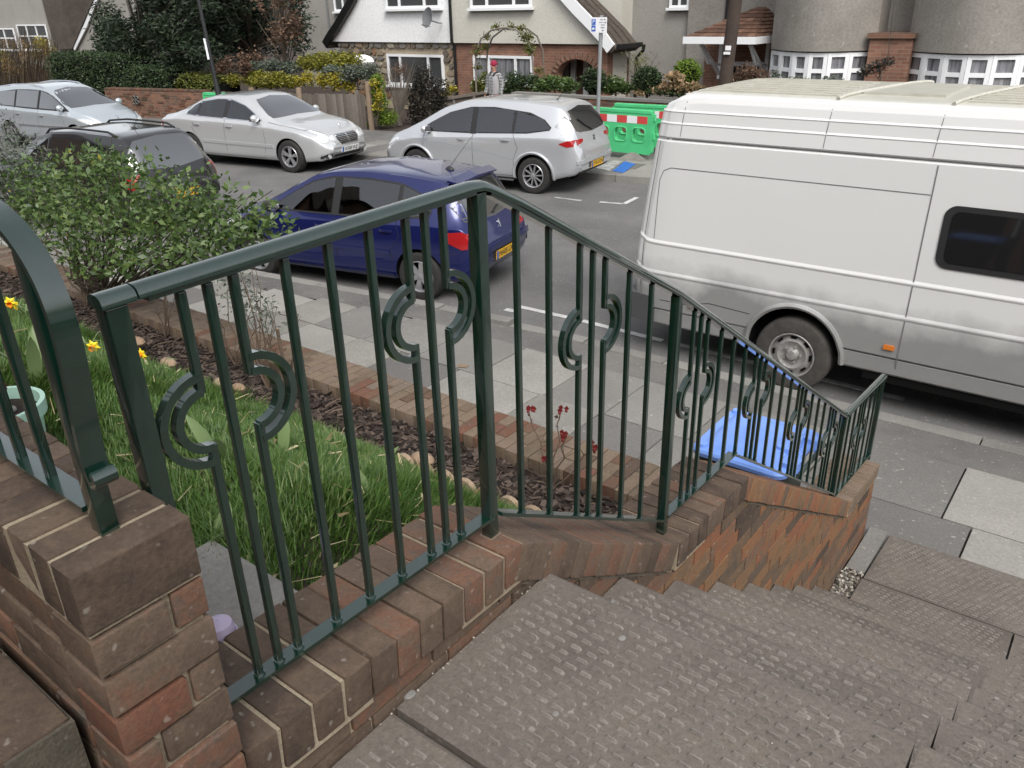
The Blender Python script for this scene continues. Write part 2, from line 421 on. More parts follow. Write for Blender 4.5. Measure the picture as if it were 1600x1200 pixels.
class MB:
    """collects shapes; build() links them as ONE mesh object"""
    def __init__(s):
        s.v, s.f, s.mi, s.cur = [], [], [], 0
    def add(s, vs, fs):
        b = len(s.v)
        s.v.extend(tuple(p) for p in vs)
        for q in fs:
            s.f.append(tuple(b + i for i in q))
            s.mi.append(s.cur)
        return s
    def box(s, c, size, rot=None):
        hx, hy, hz = size[0] / 2, size[1] / 2, size[2] / 2
        ps = [Vector((x, y, z)) for x in (-hx, hx) for y in (-hy, hy) for z in (-hz, hz)]
        if rot is not None:
            ps = [rot @ p for p in ps]
        c = Vector(c)
        return s.add([p + c for p in ps], [(0, 1, 3, 2), (4, 6, 7, 5), (0, 4, 5, 1), (2, 3, 7, 6), (0, 2, 6, 4), (1, 5, 7, 3)])
    def prism(s, poly, vec):
        """polygon (list of 3-D points) pushed along vec"""
        n = len(poly)
        vec = Vector(vec)
        a = [Vector(p) for p in poly]
        fs = [tuple(range(n))[::-1], tuple(range(n, 2 * n))]
        fs += [(i, (i + 1) % n, n + (i + 1) % n, n + i) for i in range(n)]
        return s.add(a + [p + vec for p in a], fs)
    def tube(s, pts, r, n=8, cap=True):
        pts = [Vector(p) for p in pts]
        rs = r if isinstance(r, (list, tuple)) else [r] * len(pts)
        rings = []
        prev = None
        for i, p in enumerate(pts):
            d = (pts[min(i + 1, len(pts) - 1)] - pts[max(i - 1, 0)]).normalized()
            if prev is None:
                a = Vector((0, 0, 1)) if abs(d.z) < 0.9 else Vector((1, 0, 0))
                u = d.cross(a).normalized()
            else:
                u = (prev - d * prev.dot(d)).normalized()
            prev = u
            w = d.cross(u)
            rings.append([p + (u * math.cos(t) + w * math.sin(t)) * rs[i] for t in (2 * math.pi * k / n for k in range(n))])
        vs = [q for rg in rings for q in rg]
        fs = []
        for i in range(len(pts) - 1):
            for k in range(n):
                fs.append((i * n + k, i * n + (k + 1) % n, (i + 1) * n + (k + 1) % n, (i + 1) * n + k))
        if cap:
            fs.append(tuple(range(n))[::-1])
            fs.append(tuple((len(pts) - 1) * n + k for k in range(n)))
        return s.add(vs, fs)
    def sweep(s, pts, w, h, side, closed=False):
        """rectangular bar: width w along `side`, height h across the path"""
        pts = [Vector(p) for p in pts]
        side = Vector(side).normalized()
        vs, fs = [], []
        n = len(pts)
        for i, p in enumerate(pts):
            if i == 0:
                d = pts[1] - pts[0]
            elif i == n - 1:
                d = pts[-1] - pts[-2]
            else:
                d = (pts[i + 1] - p).normalized() + (p - pts[i - 1]).normalized()
            d.normalize()
            u = side.cross(d).normalized()
            for a, b in ((-1, -1), (1, -1), (1, 1), (-1, 1)):
                vs.append(p + side * (a * w / 2) + u * (b * h / 2))
        for i in range(n - 1):
            for k in range(4):
                fs.append((i * 4 + k, i * 4 + (k + 1) % 4, i * 4 + 4 + (k + 1) % 4, i * 4 + 4 + k))
        fs.append((3, 2, 1, 0))
        e = (n - 1) * 4
        fs.append((e, e + 1, e + 2, e + 3))
        return s.add(vs, fs)
    def lathe(s, prof, n=24, M=None, ang=2 * math.pi):
        """profile [(radius, height)] turned about Z, then moved by matrix M"""
        M = M or Matrix.Identity(4)
        full = abs(ang - 2 * math.pi) < 1e-6
        m_ = n if full else n + 1
        vs = []
        for r, z in prof:
            for k in range(m_):
                t = ang * k / n
                vs.append(M @ Vector((r * math.cos(t), r * math.sin(t), z)))
        fs = []
        for i in range(len(prof) - 1):
            for k in range(n):
                a, b = i * m_ + k, i * m_ + (k + 1) % m_
                fs.append((a, b, b + m_, a + m_))
        return s.add(vs, fs)
    def ball(s, c, r, n=10, m_=7, sc=(1, 1, 1)):
        c = Vector(c)
        prof = [(max(1e-4, math.sin(math.pi * i / m_)) * r, -math.cos(math.pi * i / m_) * r) for i in range(m_ + 1)]
        return s.lathe(prof, n, Matrix.Translation(c) @ Matrix.Diagonal((*sc, 1)))
    def mesh(s, name, mats, smooth=False):
        me = bpy.data.meshes.new(name)
        me.from_pydata(s.v, [], s.f)
        for mt in (mats if isinstance(mats, (list, tuple)) else [mats]):
            me.materials.append(MATS[mt])
        if max(s.mi, default=0) > 0:
            me.polygons.foreach_set("material_index", s.mi)
        if smooth:
            me.polygons.foreach_set("use_smooth", [True] * len(me.polygons))
            me.set_sharp_from_angle(angle=R(38))
        me.update()
        return me
    def build(s, name, mats, parent=None, smooth=False):
        return link(bpy.data.objects.new(name, s.mesh(name, mats, smooth)), parent)

def fix_normals(o):
    bm = bmesh.new()
    bm.from_mesh(o.data)
    bmesh.ops.recalc_face_normals(bm, faces=bm.faces)
    bm.to_mesh(o.data)
    bm.free()
    return o

_brick_cache = {}
def worn_box(size, bev, mat, name, worn=0.0):
    """a box with worn, rounded arrises; alike sizes share one mesh"""
    key = (tuple(round(v, 3) for v in size), bev, mat, int(worn))
    if key in _brick_cache:
        return _brick_cache[key]
    bm = bmesh.new()
    bmesh.ops.create_cube(bm, size=1.0)
    for v in bm.verts:
        v.co = Vector((v.co.x * size[0], v.co.y * size[1], v.co.z * size[2]))
    bmesh.ops.bevel(bm, geom=list(bm.edges), offset=bev, segments=2, affect='EDGES', profile=0.6)
    rr = random.Random(int(worn) * 77 + 1)
    for v in bm.verts:
        v.co += Vector((rr.uniform(-1, 1), rr.uniform(-1, 1), rr.uniform(-1, 1))) * bev * 0.25
    me = bpy.data.meshes.new(name)
    bm.to_mesh(me)
    bm.free()
    me.materials.append(MATS[mat])
    me.polygons.foreach_set("use_smooth", [True] * len(me.polygons))
    me.set_sharp_from_angle(angle=R(50))
    _brick_cache[key] = me
    return me
def place(me, name, parent, M):
    o = bpy.data.objects.new(name, me)
    COL.objects.link(o)
    if parent is not None:
        o.parent = parent
        o.matrix_parent_inverse = Matrix.Translation(-parent.location)
    o.matrix_basis = M
    return o

# --- many small faces at once
def quads_mesh(name, V, mat, nper=4):
    """V: (N, nper, 3) array -> one mesh of N separate faces"""
    N = V.shape[0]
    me = bpy.data.meshes.new(name)
    me.vertices.add(N * nper)
    me.vertices.foreach_set("co", V.reshape(-1).astype(np.float32))
    me.loops.add(N * nper)
    me.loops.foreach_set("vertex_index", np.arange(N * nper, dtype=np.int32))
    me.polygons.add(N)
    me.polygons.foreach_set("loop_start", np.arange(0, N * nper, nper, dtype=np.int32))
    me.materials.append(MATS[mat])
    me.update(calc_edges=True)
    return me
def leaf_faces(P, size, up=0.35, aspect=0.5, jitter=0.4, rng=RNG, droop=0.0):
    """one folded-diamond leaf at each point"""
    N = len(P)
    d = rng.normal(size=(N, 3))
    d[:, 2] = np.abs(d[:, 2]) * up - droop
    d /= np.linalg.norm(d, axis=1)[:, None]
    q = rng.normal(size=(N, 3))
    s = np.cross(d, q)
    s /= np.linalg.norm(s, axis=1)[:, None] + 1e-9
    L = (size * (1 + jitter * rng.uniform(-1, 1, N)))[:, None]
    a = P
    b = P + d * L * 0.5 + s * L * aspect * 0.5
    c = P + d * L
    e = P + d * L * 0.5 - s * L * aspect * 0.5
    return np.stack([a, b, c, e], axis=1)
def clump_points(clumps, n, shell=0.55, rng=RNG):
    """points through ellipsoids [(centre, radii)], more of them near the surface"""
    vol = np.array([c[1][0] * c[1][1] * c[1][2] for c in clumps]) ** 0.75
    cnt = rng.multinomial(n, vol / vol.sum())
    out = []
    for (c, r), k in zip(clumps, cnt):
        d = rng.normal(size=(k, 3))
        d /= np.linalg.norm(d, axis=1)[:, None]
        rad = (shell + (1 - shell) * rng.uniform(0, 1, k)) * (1 + 0.12 * rng.normal(size=k))
        rad = np.where(rng.uniform(0, 1, k) < 0.3, rad * rng.uniform(0.3, 1, k), rad)
        out.append(np.array(c) + d * rad[:, None] * np.array(r))
    return np.concatenate(out)
def blob_clumps(c, r, n, size=0.45, rng=RNG, flat=0.9):
    """n clumps spread over an ellipsoid crown"""
    out = []
    for _ in range(n):
        d = rng.normal(size=3)
        d /= np.linalg.norm(d)
        k = rng.uniform(0.35, 0.8)
        s = size * rng.uniform(0.6, 1.25)
        out.append((np.array(c) + d * k * np.array(r), np.array(r) * s * np.array([1, 1, flat])))
    return out
def foliage(name, P, size, mat, parent, up=0.35, aspect=0.5, zmin=None, droop=0.0):
    if zmin is not None:
        P = P[P[:, 2] > zmin]
    o = bpy.data.objects.new(name, quads_mesh(name, leaf_faces(P, size, up, aspect, droop=droop), mat))
    return link(o, parent)
def stems(parent, base, tips, r0, r1, mat="trunk", name="stem", wob=0.06, n=5, joined=False):
    """tapering stems from base to each tip"""
    mb = MB()
    for t in tips:
        b, t = Vector(base), Vector(t)
        mid = [b.lerp(t, k / 4) + Vector((random.uniform(-wob, wob), random.uniform(-wob, wob), random.uniform(-wob, wob) * 0.4)) * (1 if 0 < k < 4 else 0) for k in range(5)]
        if not joined:
            mb = MB()
        mb.tube(mid, [r0 + (r1 - r0) * k / 4 for k in range(5)], n)
        if not joined:
            mb.build(name, mat, parent, True)
    if joined:
        mb.build(name, mat, parent, True)

def text_mesh(txt, size, mat, name, M, parent=None, depth=0.0015):
    """flat lettering turned into a thin mesh"""
    cu = bpy.data.curves.new(name, 'FONT')
    cu.body = txt
    cu.size = size
    cu.extrude = depth
    cu.align_x = 'CENTER'
    cu.align_y = 'CENTER'
    ob = bpy.data.objects.new(name, cu)
    COL.objects.link(ob)
    bpy.context.view_layer.update()
    me = bpy.data.meshes.new_from_object(ob.evaluated_get(bpy.context.evaluated_depsgraph_get()))
    bpy.data.objects.remove(ob)
    me.materials.clear()
    me.materials.append(MATS[mat])
    me.transform(M)
    return link(bpy.data.objects.new(name, me), parent)

# ================================================================== GROUND, ROAD, PAVEMENTS
BEND = R(8.3)
def near_kerb(x):      # road edge on our side
    return 6.62 + (x + 4.6) * math.tan(BEND) * 0.95 if x < -4.6 else 6.62
def far_kerb(x):       # road edge across the street
    return 14.25 + (x + 4.8) * math.tan(BEND) if x < -4.8 else 14.25

def sheet(name, rows, mat, thick=0.0, kind="structure"):
    """strip between two edge polylines: rows = [(left point, right point)]"""
    vs = [p for r in rows for p in r]
    fs = [(2 * i, 2 * i + 1, 2 * i + 3, 2 * i + 2) for i in range(len(rows) - 1)]
    mb = MB().add(vs, fs)
    o = mb.build(name, mat)
    fix_normals(o)
    if o.data.polygons[0].normal.z < 0:
        o.data.flip_normals()
    return tag(o, kind=kind)

XS = [-70, -50, -38, -30, -25, -20, -16, -13, -10, -8, -6, -5, -4.6, -4, -2, 0, 3, 8, 20, 45]
sheet("ground", [((x, -40, -0.62), (x, 140, -0.62)) for x in (-160, 160)], "soil")
sheet("road", [((x, near_kerb(x), 0.0), (x, far_kerb(x), 0.0)) for x in XS], "asphalt")
# far pavement and the front gardens behind it
sheet("far_pavement", [((x, far_kerb(x) + 0.15, 0.11), (x, far_kerb(x) + 3.4, 0.12)) for x in XS], "tarmac_old")
sheet("front_gardens", [((x, far_kerb(x) + 3.4, 0.08), (x, 48, -0.35)) for x in XS], "soil")

def kerb_run(name, fn, off, w, h, x0, x1, step, mat="kerb_stone"):
    top = setting(name, (0, 0, 0))
    x = x0
    while x < x1:
        xb = x + step
        ya, yb = fn(x) + off, fn(xb) + off
        g = 0.006
        d = Vector((xb - x, yb - ya, 0)).normalized()
        a, b = Vector((x, ya, 0)) + d * g, Vector((xb, yb, 0)) - d * g
        nn = Vector((-d.y, d.x, 0)) * w
        hh = h(x) if callable(h) else h
        mb = MB().prism([a + Vector((0, 0, -0.1)), b + Vector((0, 0, -0.1)), b + nn + Vector((0, 0, -0.1)), a + nn + Vector((0, 0, -0.1))], (0, 0, 0.1 + hh))
        fix_normals(mb.build("kerb_block", mat, top))
        x = xb
    return top
kerb_run("far_kerb", far_kerb, 0.0, 0.15, 0.125, -40, 5, 0.91)
# our kerb drops flush in front of the van
def near_h(x):
    return 0.03 if x > -4.9 else 0.03 + min(0.07, (-4.9 - x) * 0.05)
kerb_run("near_kerb", near_kerb, -0.15, 0.15, near_h, -26, 6, 0.91)
# tarmac strip between the paving slabs and the kerb
SLAB_Y1 = 5.92
sheet("tarmac_strip", [((x, min(SLAB_Y1, near_kerb(x) - 0.5), 0.085), (x, near_kerb(x) - 0.15, near_h(x) - 0.004)) for x in XS], "tarmac_old")
sheet("pavement_bed", [((x, 1.5, 0.06), (x, min(SLAB_Y1, near_kerb(x) - 0.5), 0.06)) for x in (-26, -20, -16, -13, -10, -8, -6, -5, -4.6, -4, -2, 0, 3, 8)], "mortar_dark")

# --- paving slabs of our pavement: each slab its own piece
pav = setting("pavement", (0, 0, 0))
rows = [(3.36, 3.98), (3.98, 4.58), (4.58, 5.14), (5.14, 5.92)]
r_ = random.Random(4)
n_slab = 0
for ri, (ya, yb) in enumerate(rows):
    x = -15.5 + (ri % 2) * 0.35
    while x < 4.0:
        w = r_.choice((0.62, 0.76, 0.76, 0.92))
        if ri == 3 and -1.3 < x + w < 0.6:
            w = (-0.52 - x) if x < -0.52 and x + w > -0.9 else 0.92
            w = max(w, 0.4)
        xb = x + w
        k = (near_kerb(x) - 0.45)
        y1 = min(yb, k)
        if y1 - ya > 0.1:
            cx, cy = (x + xb) / 2, (ya + y1) / 2
            pale = (cx > -0.52 and ri >= 1) or (-4.5 < cx < -3.6 and ri == 2) or (-6.9 < cx < -6.2 and ri == 2) or (cx < -7.4 and r_.random() < 0.75) or r_.random() < 0.16
            z = 0.10 + r_.uniform(-0.003, 0.003)
            me = worn_box((round(w - 0.012, 3), round(y1 - ya - 0.012, 3), 0.05), 0.004, "slab_pale" if pale else ("slab_mid" if r_.random() < .4 else "slab_grey"), "slab", r_.randint(0, 2))
            M = Matrix.Translation((cx, cy, z - 0.025)) @ Matrix.Rotation(r_.uniform(-0.004, 0.004), 4, 'X') @ Matrix.Rotation(r_.uniform(-0.003, 0.003), 4, 'Y')
            place(me, "slab", pav, M)
            n_slab += 1
        x = xb
# slabs of the far pavement by the parking bay marking
farp = setting("far_footpath", (0, 0, 0))
for i in range(34):
    for j in range(3):
        x = -24 + i * 0.62
        y = far_kerb(x) + 0.42 + j * 0.62
        me = worn_box((0.608, 0.608, 0.04), 0.004, "slab_pale" if r_.random() < 0.35 else "slab_grey", "slab", i % 3)
        place(me, "slab", farp, Matrix.Translation((x, y, 0.104)) @ Matrix.Rotation(BEND if x < -4.8 else 0, 4, 'Z'))

# --- painted road markings: thin sheets on the asphalt
def paint(name, pts, z, mat="road_white", label=None):
    mb = MB().prism([(p[0], p[1], z) for p in pts], (0, 0, 0.004))
    o = mb.build(name, mat)
    fix_normals(o)
    return tag(o, kind="structure")
def strip(name, a, b, w):
    a, b = Vector((a[0], a[1], 0)), Vector((b[0], b[1], 0))
    d = (b - a).normalized()
    n_ = Vector((-d.y, d.x, 0)) * (w / 2)
    return paint(name, [a + n_, b + n_, b - n_, a - n_], 0.004)
strip("road_marking", (-5.42, 7.04), (-4.62, 7.06), 0.075)
strip("road_marking", (-4.55, 7.06), (-3.55, 7.04), 0.075)
strip("road_marking", (-3.45, 7.04), (-1.2, 7.02), 0.075)
for px in ((786, 497), (800, 486)):
    c = on_z(px[0], px[1], 0)
    strip("road_marking", (c.x - 0.09, c.y - 0.01), (c.x + 0.09, c.y + 0.01), 0.085)
a, b, c2 = on_z(867, 309, 0), on_z(908, 314, 0), on_z(937, 316, 0)
strip("road_marking", a, b, 0.085)
d2, e2 = on_z(975, 319, 0), on_z(995, 309, 0)
strip("road_marking", c2, d2, 0.085)
strip("road_marking", d2, e2, 0.085)
# blue painted bay sign on the far pavement, half under the kerbside
q = [on_z(*p, 0.13) for p in ((957, 267), (976, 252), (993, 256), (974, 270))]
bm_ = paint("bay_marking", q, 0.128, "sign_blue")
q = [on_z(*p, 0.13) for p in ((928, 262), (958, 251), (974, 252), (952, 267))]
paint("bay_marking", q, 0.128, "road_white")

# ================================================================== STEPS
XW, Y_NOSE, TREAD, RISER, Z_TOP = -0.862, 1.212, 0.343, 0.232, 2.03
X_SEAM, X_RIGHT = -0.075, 1.25
steps = thing("stone_steps", "ribbed grey stone steps going down beside the brick wall to the pavement", "steps", (0.2, 2.4, 0.1))
def ribbed(x0, x1, y0, y1, z0, z1a, z1b, seed, name="tread"):
    """a slab whose top carries rows of raised ribs; top height z1a at y0, z1b at y1"""
    rr = random.Random(seed)
    mb = MB()
    g = 0.005
    cx = (x0 + x1) / 2
    P = lambda x, y, dz=0.0: Vector((x, y, z1a + (z1b - z1a) * (y - y0) / (y1 - y0) + dz))
    # body with rounded nose
    nose = 0.012
    prof = [(y0 + g, z0), (y0 + g, P(0, y0).z), (y1 - nose, P(0, y1).z), (y1 - nose * 0.3, P(0, y1).z - nose * 0.35), (y1, P(0, y1).z - nose), (y1, z0)]
    mb.prism([(x0 + g, y, z) for y, z in prof], (x1 - x0 - 2 * g, 0, 0))
    body = fix_normals(mb.build(name, "ribbed_stone", steps))
    rb = MB()
    pitch_x, pitch_y, L, W = 0.0385, 0.0248, 0.0285, 0.0085
    j = 0
    y = y0 + 0.03
    while y < y1 - 0.028:
        x = x0 + 0.02 + (j * 0.0095) % pitch_x
        while x < x1 - 0.05:
            if rr.random() > 0.03:
                l = L * rr.uniform(0.75, 1.10)
                w = W * rr.uniform(0.8, 1.15)
                h = 0.0085 * rr.uniform(0.65, 1.0)
                xx, yy = x + rr.uniform(-.002, .002), y + rr.uniform(-.0014, .0014)
                vs = [P(xx, yy - w / 2, -.001), P(xx + l, yy - w / 2, -.001), P(xx + l, yy + w / 2, -.001), P(xx, yy + w / 2, -.001),
                      P(xx + .004, yy - w * .14 + rr.uniform(-.001, .001), h), P(xx + l - .004, yy - w * .14 + rr.uniform(-.001, .001), h * rr.uniform(.7, 1.05)), P(xx + l - .004, yy + w * .20, h * .9), P(xx + .004, yy + w * .20, h * .9)]
                rb.add(vs, [(4, 5, 6, 7), (0, 1, 5, 4), (1, 2, 6, 5), (2, 3, 7, 6), (3, 0, 4, 7)])
            x += pitch_x
        y += pitch_y
        j += 1
    if rb.v:
        o = rb.build("ribs", "rib_worn_lit", body)
        o.matrix_parent_inverse = Matrix.Translation(-steps.location) @ Matrix.Identity(4)
        o.parent = body
        o.matrix_parent_inverse = Matrix.Identity(4)
        o["kind"] = "stuff"
    return body
# landing in front of the camera: one slab near, the next with the nose
ribbed(XW, X_SEAM, -0.25, 0.715, 1.93, Z_TOP - 0.004, Z_TOP - 0.003, 1, "landing_slab")
ribbed(XW, X_SEAM, 0.715, Y_NOSE, 1.93, Z_TOP, Z_TOP, 2, "landing_slab")
ribbed(X_SEAM, X_RIGHT, -0.25, Y_NOSE, 1.93, Z_TOP - 0.002, Z_TOP - 0.002, 3, "landing_slab")
for k in range(1, 8):
    zt = Z_TOP - k * RISER
    ya, yb = Y_NOSE + (k - 1) * TREAD - 0.02, Y_NOSE + k * TREAD
    sx = X_SEAM + 0.012 * k
    ribbed(XW, sx, ya, yb, zt - RISER - 0.05, zt, zt - 0.003, 10 + k)
    ribbed(sx, X_RIGHT, ya, yb, zt - RISER - 0.05, zt - 0.001, zt - 0.004, 30 + k)
yb = Y_NOSE + 7 * TREAD
ribbed(-0.74, 0.03, yb - 0.02, 4.14, 0.02, 0.178, 0.165, 51, "foot_slab")
ribbed(0.03, X_RIGHT, yb - 0.02, 4.14, 0.02, 0.178, 0.165, 52, "foot_slab")
ribbed(-0.735, 0.10, 4.138, 4.74, 0.02, 0.163, 0.118, 53, "foot_slab")
ribbed(0.10, X_RIGHT, 4.138, 4.74, 0.02, 0.163, 0.118, 54, "foot_slab")
mb = MB()
mb.prism([(XW + 0.01, -0.3, 1.9), (XW + 0.01, Y_NOSE - 0.06, 1.9), (XW + 0.01, Y_NOSE - 0.06, Z_TOP - 0.09), (XW + 0.01, -0.3, Z_TOP - 0.09)], (X_RIGHT - XW - 0.03, 0, 0))
prof = [(-0.3, 0.0), (-0.3, 1.93)]
for k in range(0, 8):
    yn = Y_NOSE + k * TREAD
    prof += [(yn - 0.03, Z_TOP - k * RISER - 0.08), (yn - 0.03, Z_TOP - (k + 1) * RISER - 0.08)]
prof += [(4.7, 0.06), (4.7, 0.0)]
fix_normals(mb.prism([(XW + 0.02, y, z) for y, z in prof], (X_RIGHT - XW - 0.04, 0, 0)).build("step_core", "mortar_dark", steps))
# grit in the gap between the foot slab and the wall, pebbles and chewing gum on the treads
def chips(name, n, fn, size, mat, parent=None, flat=0.5, seed=1):
    rng = np.random.default_rng(seed)
    mb = MB()
    for _ in range(n):
        p = fn(rng)
        s_ = size * rng.uniform(0.5, 1.3)
        e = Matrix.Rotation(rng.uniform(0, 6.28), 3, 'Z') @ Matrix.Rotation(rng.uniform(-.6, .6), 3, 'X')
        mb.box(p, (s_, s_ * rng.uniform(.4, .9), s_ * flat * rng.uniform(.4, 1)), e)
    o = mb.build(name, mat, parent)
    return tag(o, kind="stuff") if parent is None else o
chips("gravel", 520, lambda g: (g.uniform(-0.855, -0.745), g.uniform(3.5, 4.22), 0.150 - 0.03 * g.uniform()), 0.014, "gravel", seed=3)
o = MB().box((-0.797, 4.47, 0.09), (0.105, 0.50, 0.10)).build("stone_slab", "slab_grey")
tag(o, "narrow grey stone strip between the foot of the wall and the lowest ribbed slab", "slab")
chips("gravel", 40, lambda g: (g.uniform(-0.862, -0.852), g.uniform(0.5, 1.2), 2.031), 0.004, "gravel", seed=4)
chips("gravel", 26, lambda g: (g.uniform(-0.84, 0.9), g.uniform(0.5, 1.18), 2.034), 0.0035, "gravel", seed=5)
for px, s_ in (((957, 1085 - 146), 0.005), ((640, 1084), 0.011), ((972, 996), 0.008), ((868, 1114), 0.006)):
    p = on_z(px[0], px[1], 2.034)
    o = MB().ball((p.x, p.y, 2.032), s_, 9, 5, (1, 1.2, 0.25)).build("pebble", "kerb_stone")
    lab = {957: "small pale pebble on the landing near its nosing", 640: "round cream pebble where the landing meets the brick kerb", 972: "cream pebble in the middle of the ribbed landing", 868: "small flat cream pebble on the landing below the others"}[px[0]]
    tag(o, lab, "pebble", "loose pebbles on the landing")

# grit and dead leaf crumbs gathered at the back of each tread
rng = np.random.default_rng(71)
mb = MB()
for k in range(0, 8):
    zt = Z_TOP - (k + 1) * RISER if k < 7 else 0.174
    for _ in range(110):
        p = (-0.85 + 2.0 * rng.uniform(), Y_NOSE + k * TREAD + 0.003 + abs(rng.normal()) * 0.010, zt + 0.002)
        s_ = 0.0025 + 0.004 * rng.uniform() ** 3
        mb.box(p, (s_ * 1.5, s_, s_ * .6), Matrix.Rotation(rng.uniform(0, 6.28), 3, 'Z'))
tag(mb.build("grit", "bark"), kind="stuff")

# a scrap of pale card lying on the paving
c = on_z(723, 572, 0.105)
o = MB().box((c.x, c.y, 0.108), (0.095, 0.07, 0.004), Matrix.Rotation(R(25), 3, 'Z')).build("card_scrap", "timber_warm")
tag(o, "small yellowish scrap of card lying on the paving slabs", "litter")

# unseen house row on our own side, added and sized to block low sky
own = setting("unseen_house_row", (0, 0, 0))
for (x0_, x1_, y0_) in ((-60, -31, -3.5), (-29.5, -16, -3.0), (-14.5, -3.6, -5.0), (-3.5, 8.5, -5.0), (10, 24, -3.0), (26, 60, -3.5)):
    MB().box(((x0_ + x1_) / 2, y0_ - 4.0, 3.2), (x1_ - x0_, 8.0, 7.9)).build("unseen_front", "brick_far_brown", own)
    MB().prism([(x0_ - .3, y0_ + .4, 7.16), (x0_ - .3, y0_ - 8.4, 7.16), (x0_ - .3, y0_ - 4, 9.6)], (x1_ - x0_ + .6, 0, 0)).build("unseen_roof", "roof_tile", own)

# ================================================================== BRICK WALL BESIDE THE STEPS
X_FACE, X_IN = -0.85, -1.10
CZ = [(0.415, 2.200), (1.11, 2.172), (1.88, 1.706), (2.42, 1.672), (4.055, 0.682), (4.63, 0.645)]
CH = 0.088
def cz(y):
    return float(np.interp(y, [p[0] for p in CZ], [p[1] for p in CZ]))
wall = thing("brick_wall", "stepped low brick wall with brick-on-edge coping carrying the green railing beside the steps", "wall", (-0.97, 2.5, 0.1))
r_ = random.Random(21)
for si, ((ya, za), (yb, zb)) in enumerate(zip(CZ[:-1], CZ[1:])):
    L = math.hypot(yb - ya, zb - za)
    t = Vector((0, (yb - ya) / L, (zb - za) / L))
    nrm = Vector((0, -t.z, t.y))
    ang = math.atan2(t.z, t.y)
    sloped = si in (1, 3)
    mat = ("brick_dark", "brick_dark", "brick_dark", "brick_orange", "brick_tan")[si]
    jn = 0.0035
    pos = 0.004
    th = 0.0595
    n = int(round((L - 0.004) / 0.064))
    wide = set()
    if si == 0:
        wide = {0, 1, 2, 3, n - 1, n - 2, n - 3}
    if si == 2:
        wide = {0, 1, 2}
    if si == 4:
        wide = set(range(n))
    extra = 0.0045
    total = n * 0.064
    unit = (L - 0.004 - extra * len(wide)) / n
    s_ = 0.0
    starts = [0.0]
    for k in range(n):
        gap = jn + (extra if k in wide else 0)
        w = unit - jn
        c = s_ + gap / 2 + w / 2
        s_ += unit + (extra if k in wide else 0)
        starts.append(s_)
        p = Vector((0, ya, za)) + t * (c + 0.002) - nrm * (CH / 2)
        dx = r_.uniform(-0.0012, 0.0012)
        me = worn_box((X_FACE - X_IN - 0.002, round(w, 3), CH), 0.0045, mat, "coping_brick", r_.randint(0, 3))
        M = Matrix.Translation(Vector(((X_FACE + X_IN) / 2 + dx, p.y, p.z + r_.uniform(-0.0015, 0.0015)))) @ Matrix.Rotation(ang + r_.uniform(-0.012, 0.012), 4, 'X') @ Matrix.Rotation(r_.uniform(-0.008, 0.008), 4, 'Z')
        place(me, "coping_brick", wall, M)
    # mortar bed filling the joints: pale and fresh at the ends, dark and recessed between
    runs = []
    for k in range(n):
        wd = k in wide
        if runs and runs[-1][2] == wd:
            runs[-1][1] = starts[k + 1]
        else:
            runs.append([starts[k], starts[k + 1], wd])
    runs[0][0], runs[-1][1] = 0.0, L
    for (s0, s1, wd) in runs:
        rec = 0.0055 if wd else 0.012
        p0_, p1_ = Vector((0, ya, za)) + t * s0, Vector((0, ya, za)) + t * s1
        q = [p0_ - nrm * rec, p1_ - nrm * rec, p1_ - nrm * (CH + 0.012), p0_ - nrm * (CH + 0.012)]
        fix_normals(MB().prism([Vector((X_IN + rec, v.y, v.z)) for v in q], (X_FACE - X_IN - 2 * rec, 0, 0)).build("mortar", "mortar_pale" if wd else "mortar_dark", wall))

# courses below the coping, each brick a piece cut to the slope
def under(y):
    # underside of the coping at y
    for (ya, za), (yb, zb) in zip(CZ[:-1], CZ[1:]):
        if y <= yb + 1e-6:
            c_ = math.cos(math.atan2(zb - za, yb - ya))
            return za + (zb - za) * (y - ya) / (yb - ya) - (CH + 0.010) / c_
    return CZ[-1][1] - CH - 0.01
def tread_z(y):
    if y < Y_NOSE:
        return Z_TOP
    k = int((y - Y_NOSE) / TREAD) + 1
    return max(0.10, Z_TOP - k * RISER) if k < 8 else 0.10
course, blen, jo = 0.066, 0.205, 0.008
nb = 0
for ci in range(0, 34):
    z0 = 0.075 + ci * course
    z1 = z0 + course - jo
    y = 0.42 - (ci % 2) * 0.1 - 0.03 * (ci % 3)
    while y < 4.62:
        ya, yb = max(y, 0.42), min(y + blen - jo, 4.622)
        y += blen
        if yb - ya < 0.03:
            continue
        ks = [ya] + [p[0] for p in CZ if ya < p[0] < yb] + [yb]
        tops = [(q_, min(z1, under(q_))) for q_ in ks]
        if max(tz for _, tz in tops) < z0 + 0.012:
            continue
        if z1 < min(tread_z(ya), tread_z(yb)) - 0.01 and yb < 4.3:
            continue
        # where the coping line crosses the top of the brick
        pts = []
        for (qa, ta), (qb, tb) in zip(tops[:-1], tops[1:]):
            N_ = 5
            for i in range(N_):
                qq = qa + (qb - qa) * i / N_
                pts.append((qq, min(z1, under(qq))))
        pts.append(tops[-1])
        pts = [(q_, max(t_, z0 + 0.0005)) for q_, t_ in pts]
        fx = X_FACE - 0.012 + r_.uniform(-0.0014, 0.0014)
        poly = [(fx, pts[0][0], z0), (fx, pts[-1][0], z0)] + [(fx, q_, t_) for q_, t_ in pts[::-1]]
        mb = MB().prism(poly, (-0.09, 0, 0))
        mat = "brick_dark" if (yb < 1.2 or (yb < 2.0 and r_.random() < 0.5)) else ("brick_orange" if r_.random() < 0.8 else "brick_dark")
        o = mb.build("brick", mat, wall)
        fix_normals(o)
        nb += 1
core = [(y_, 0.02) for y_ in (0.425, 4.615)]
top = []
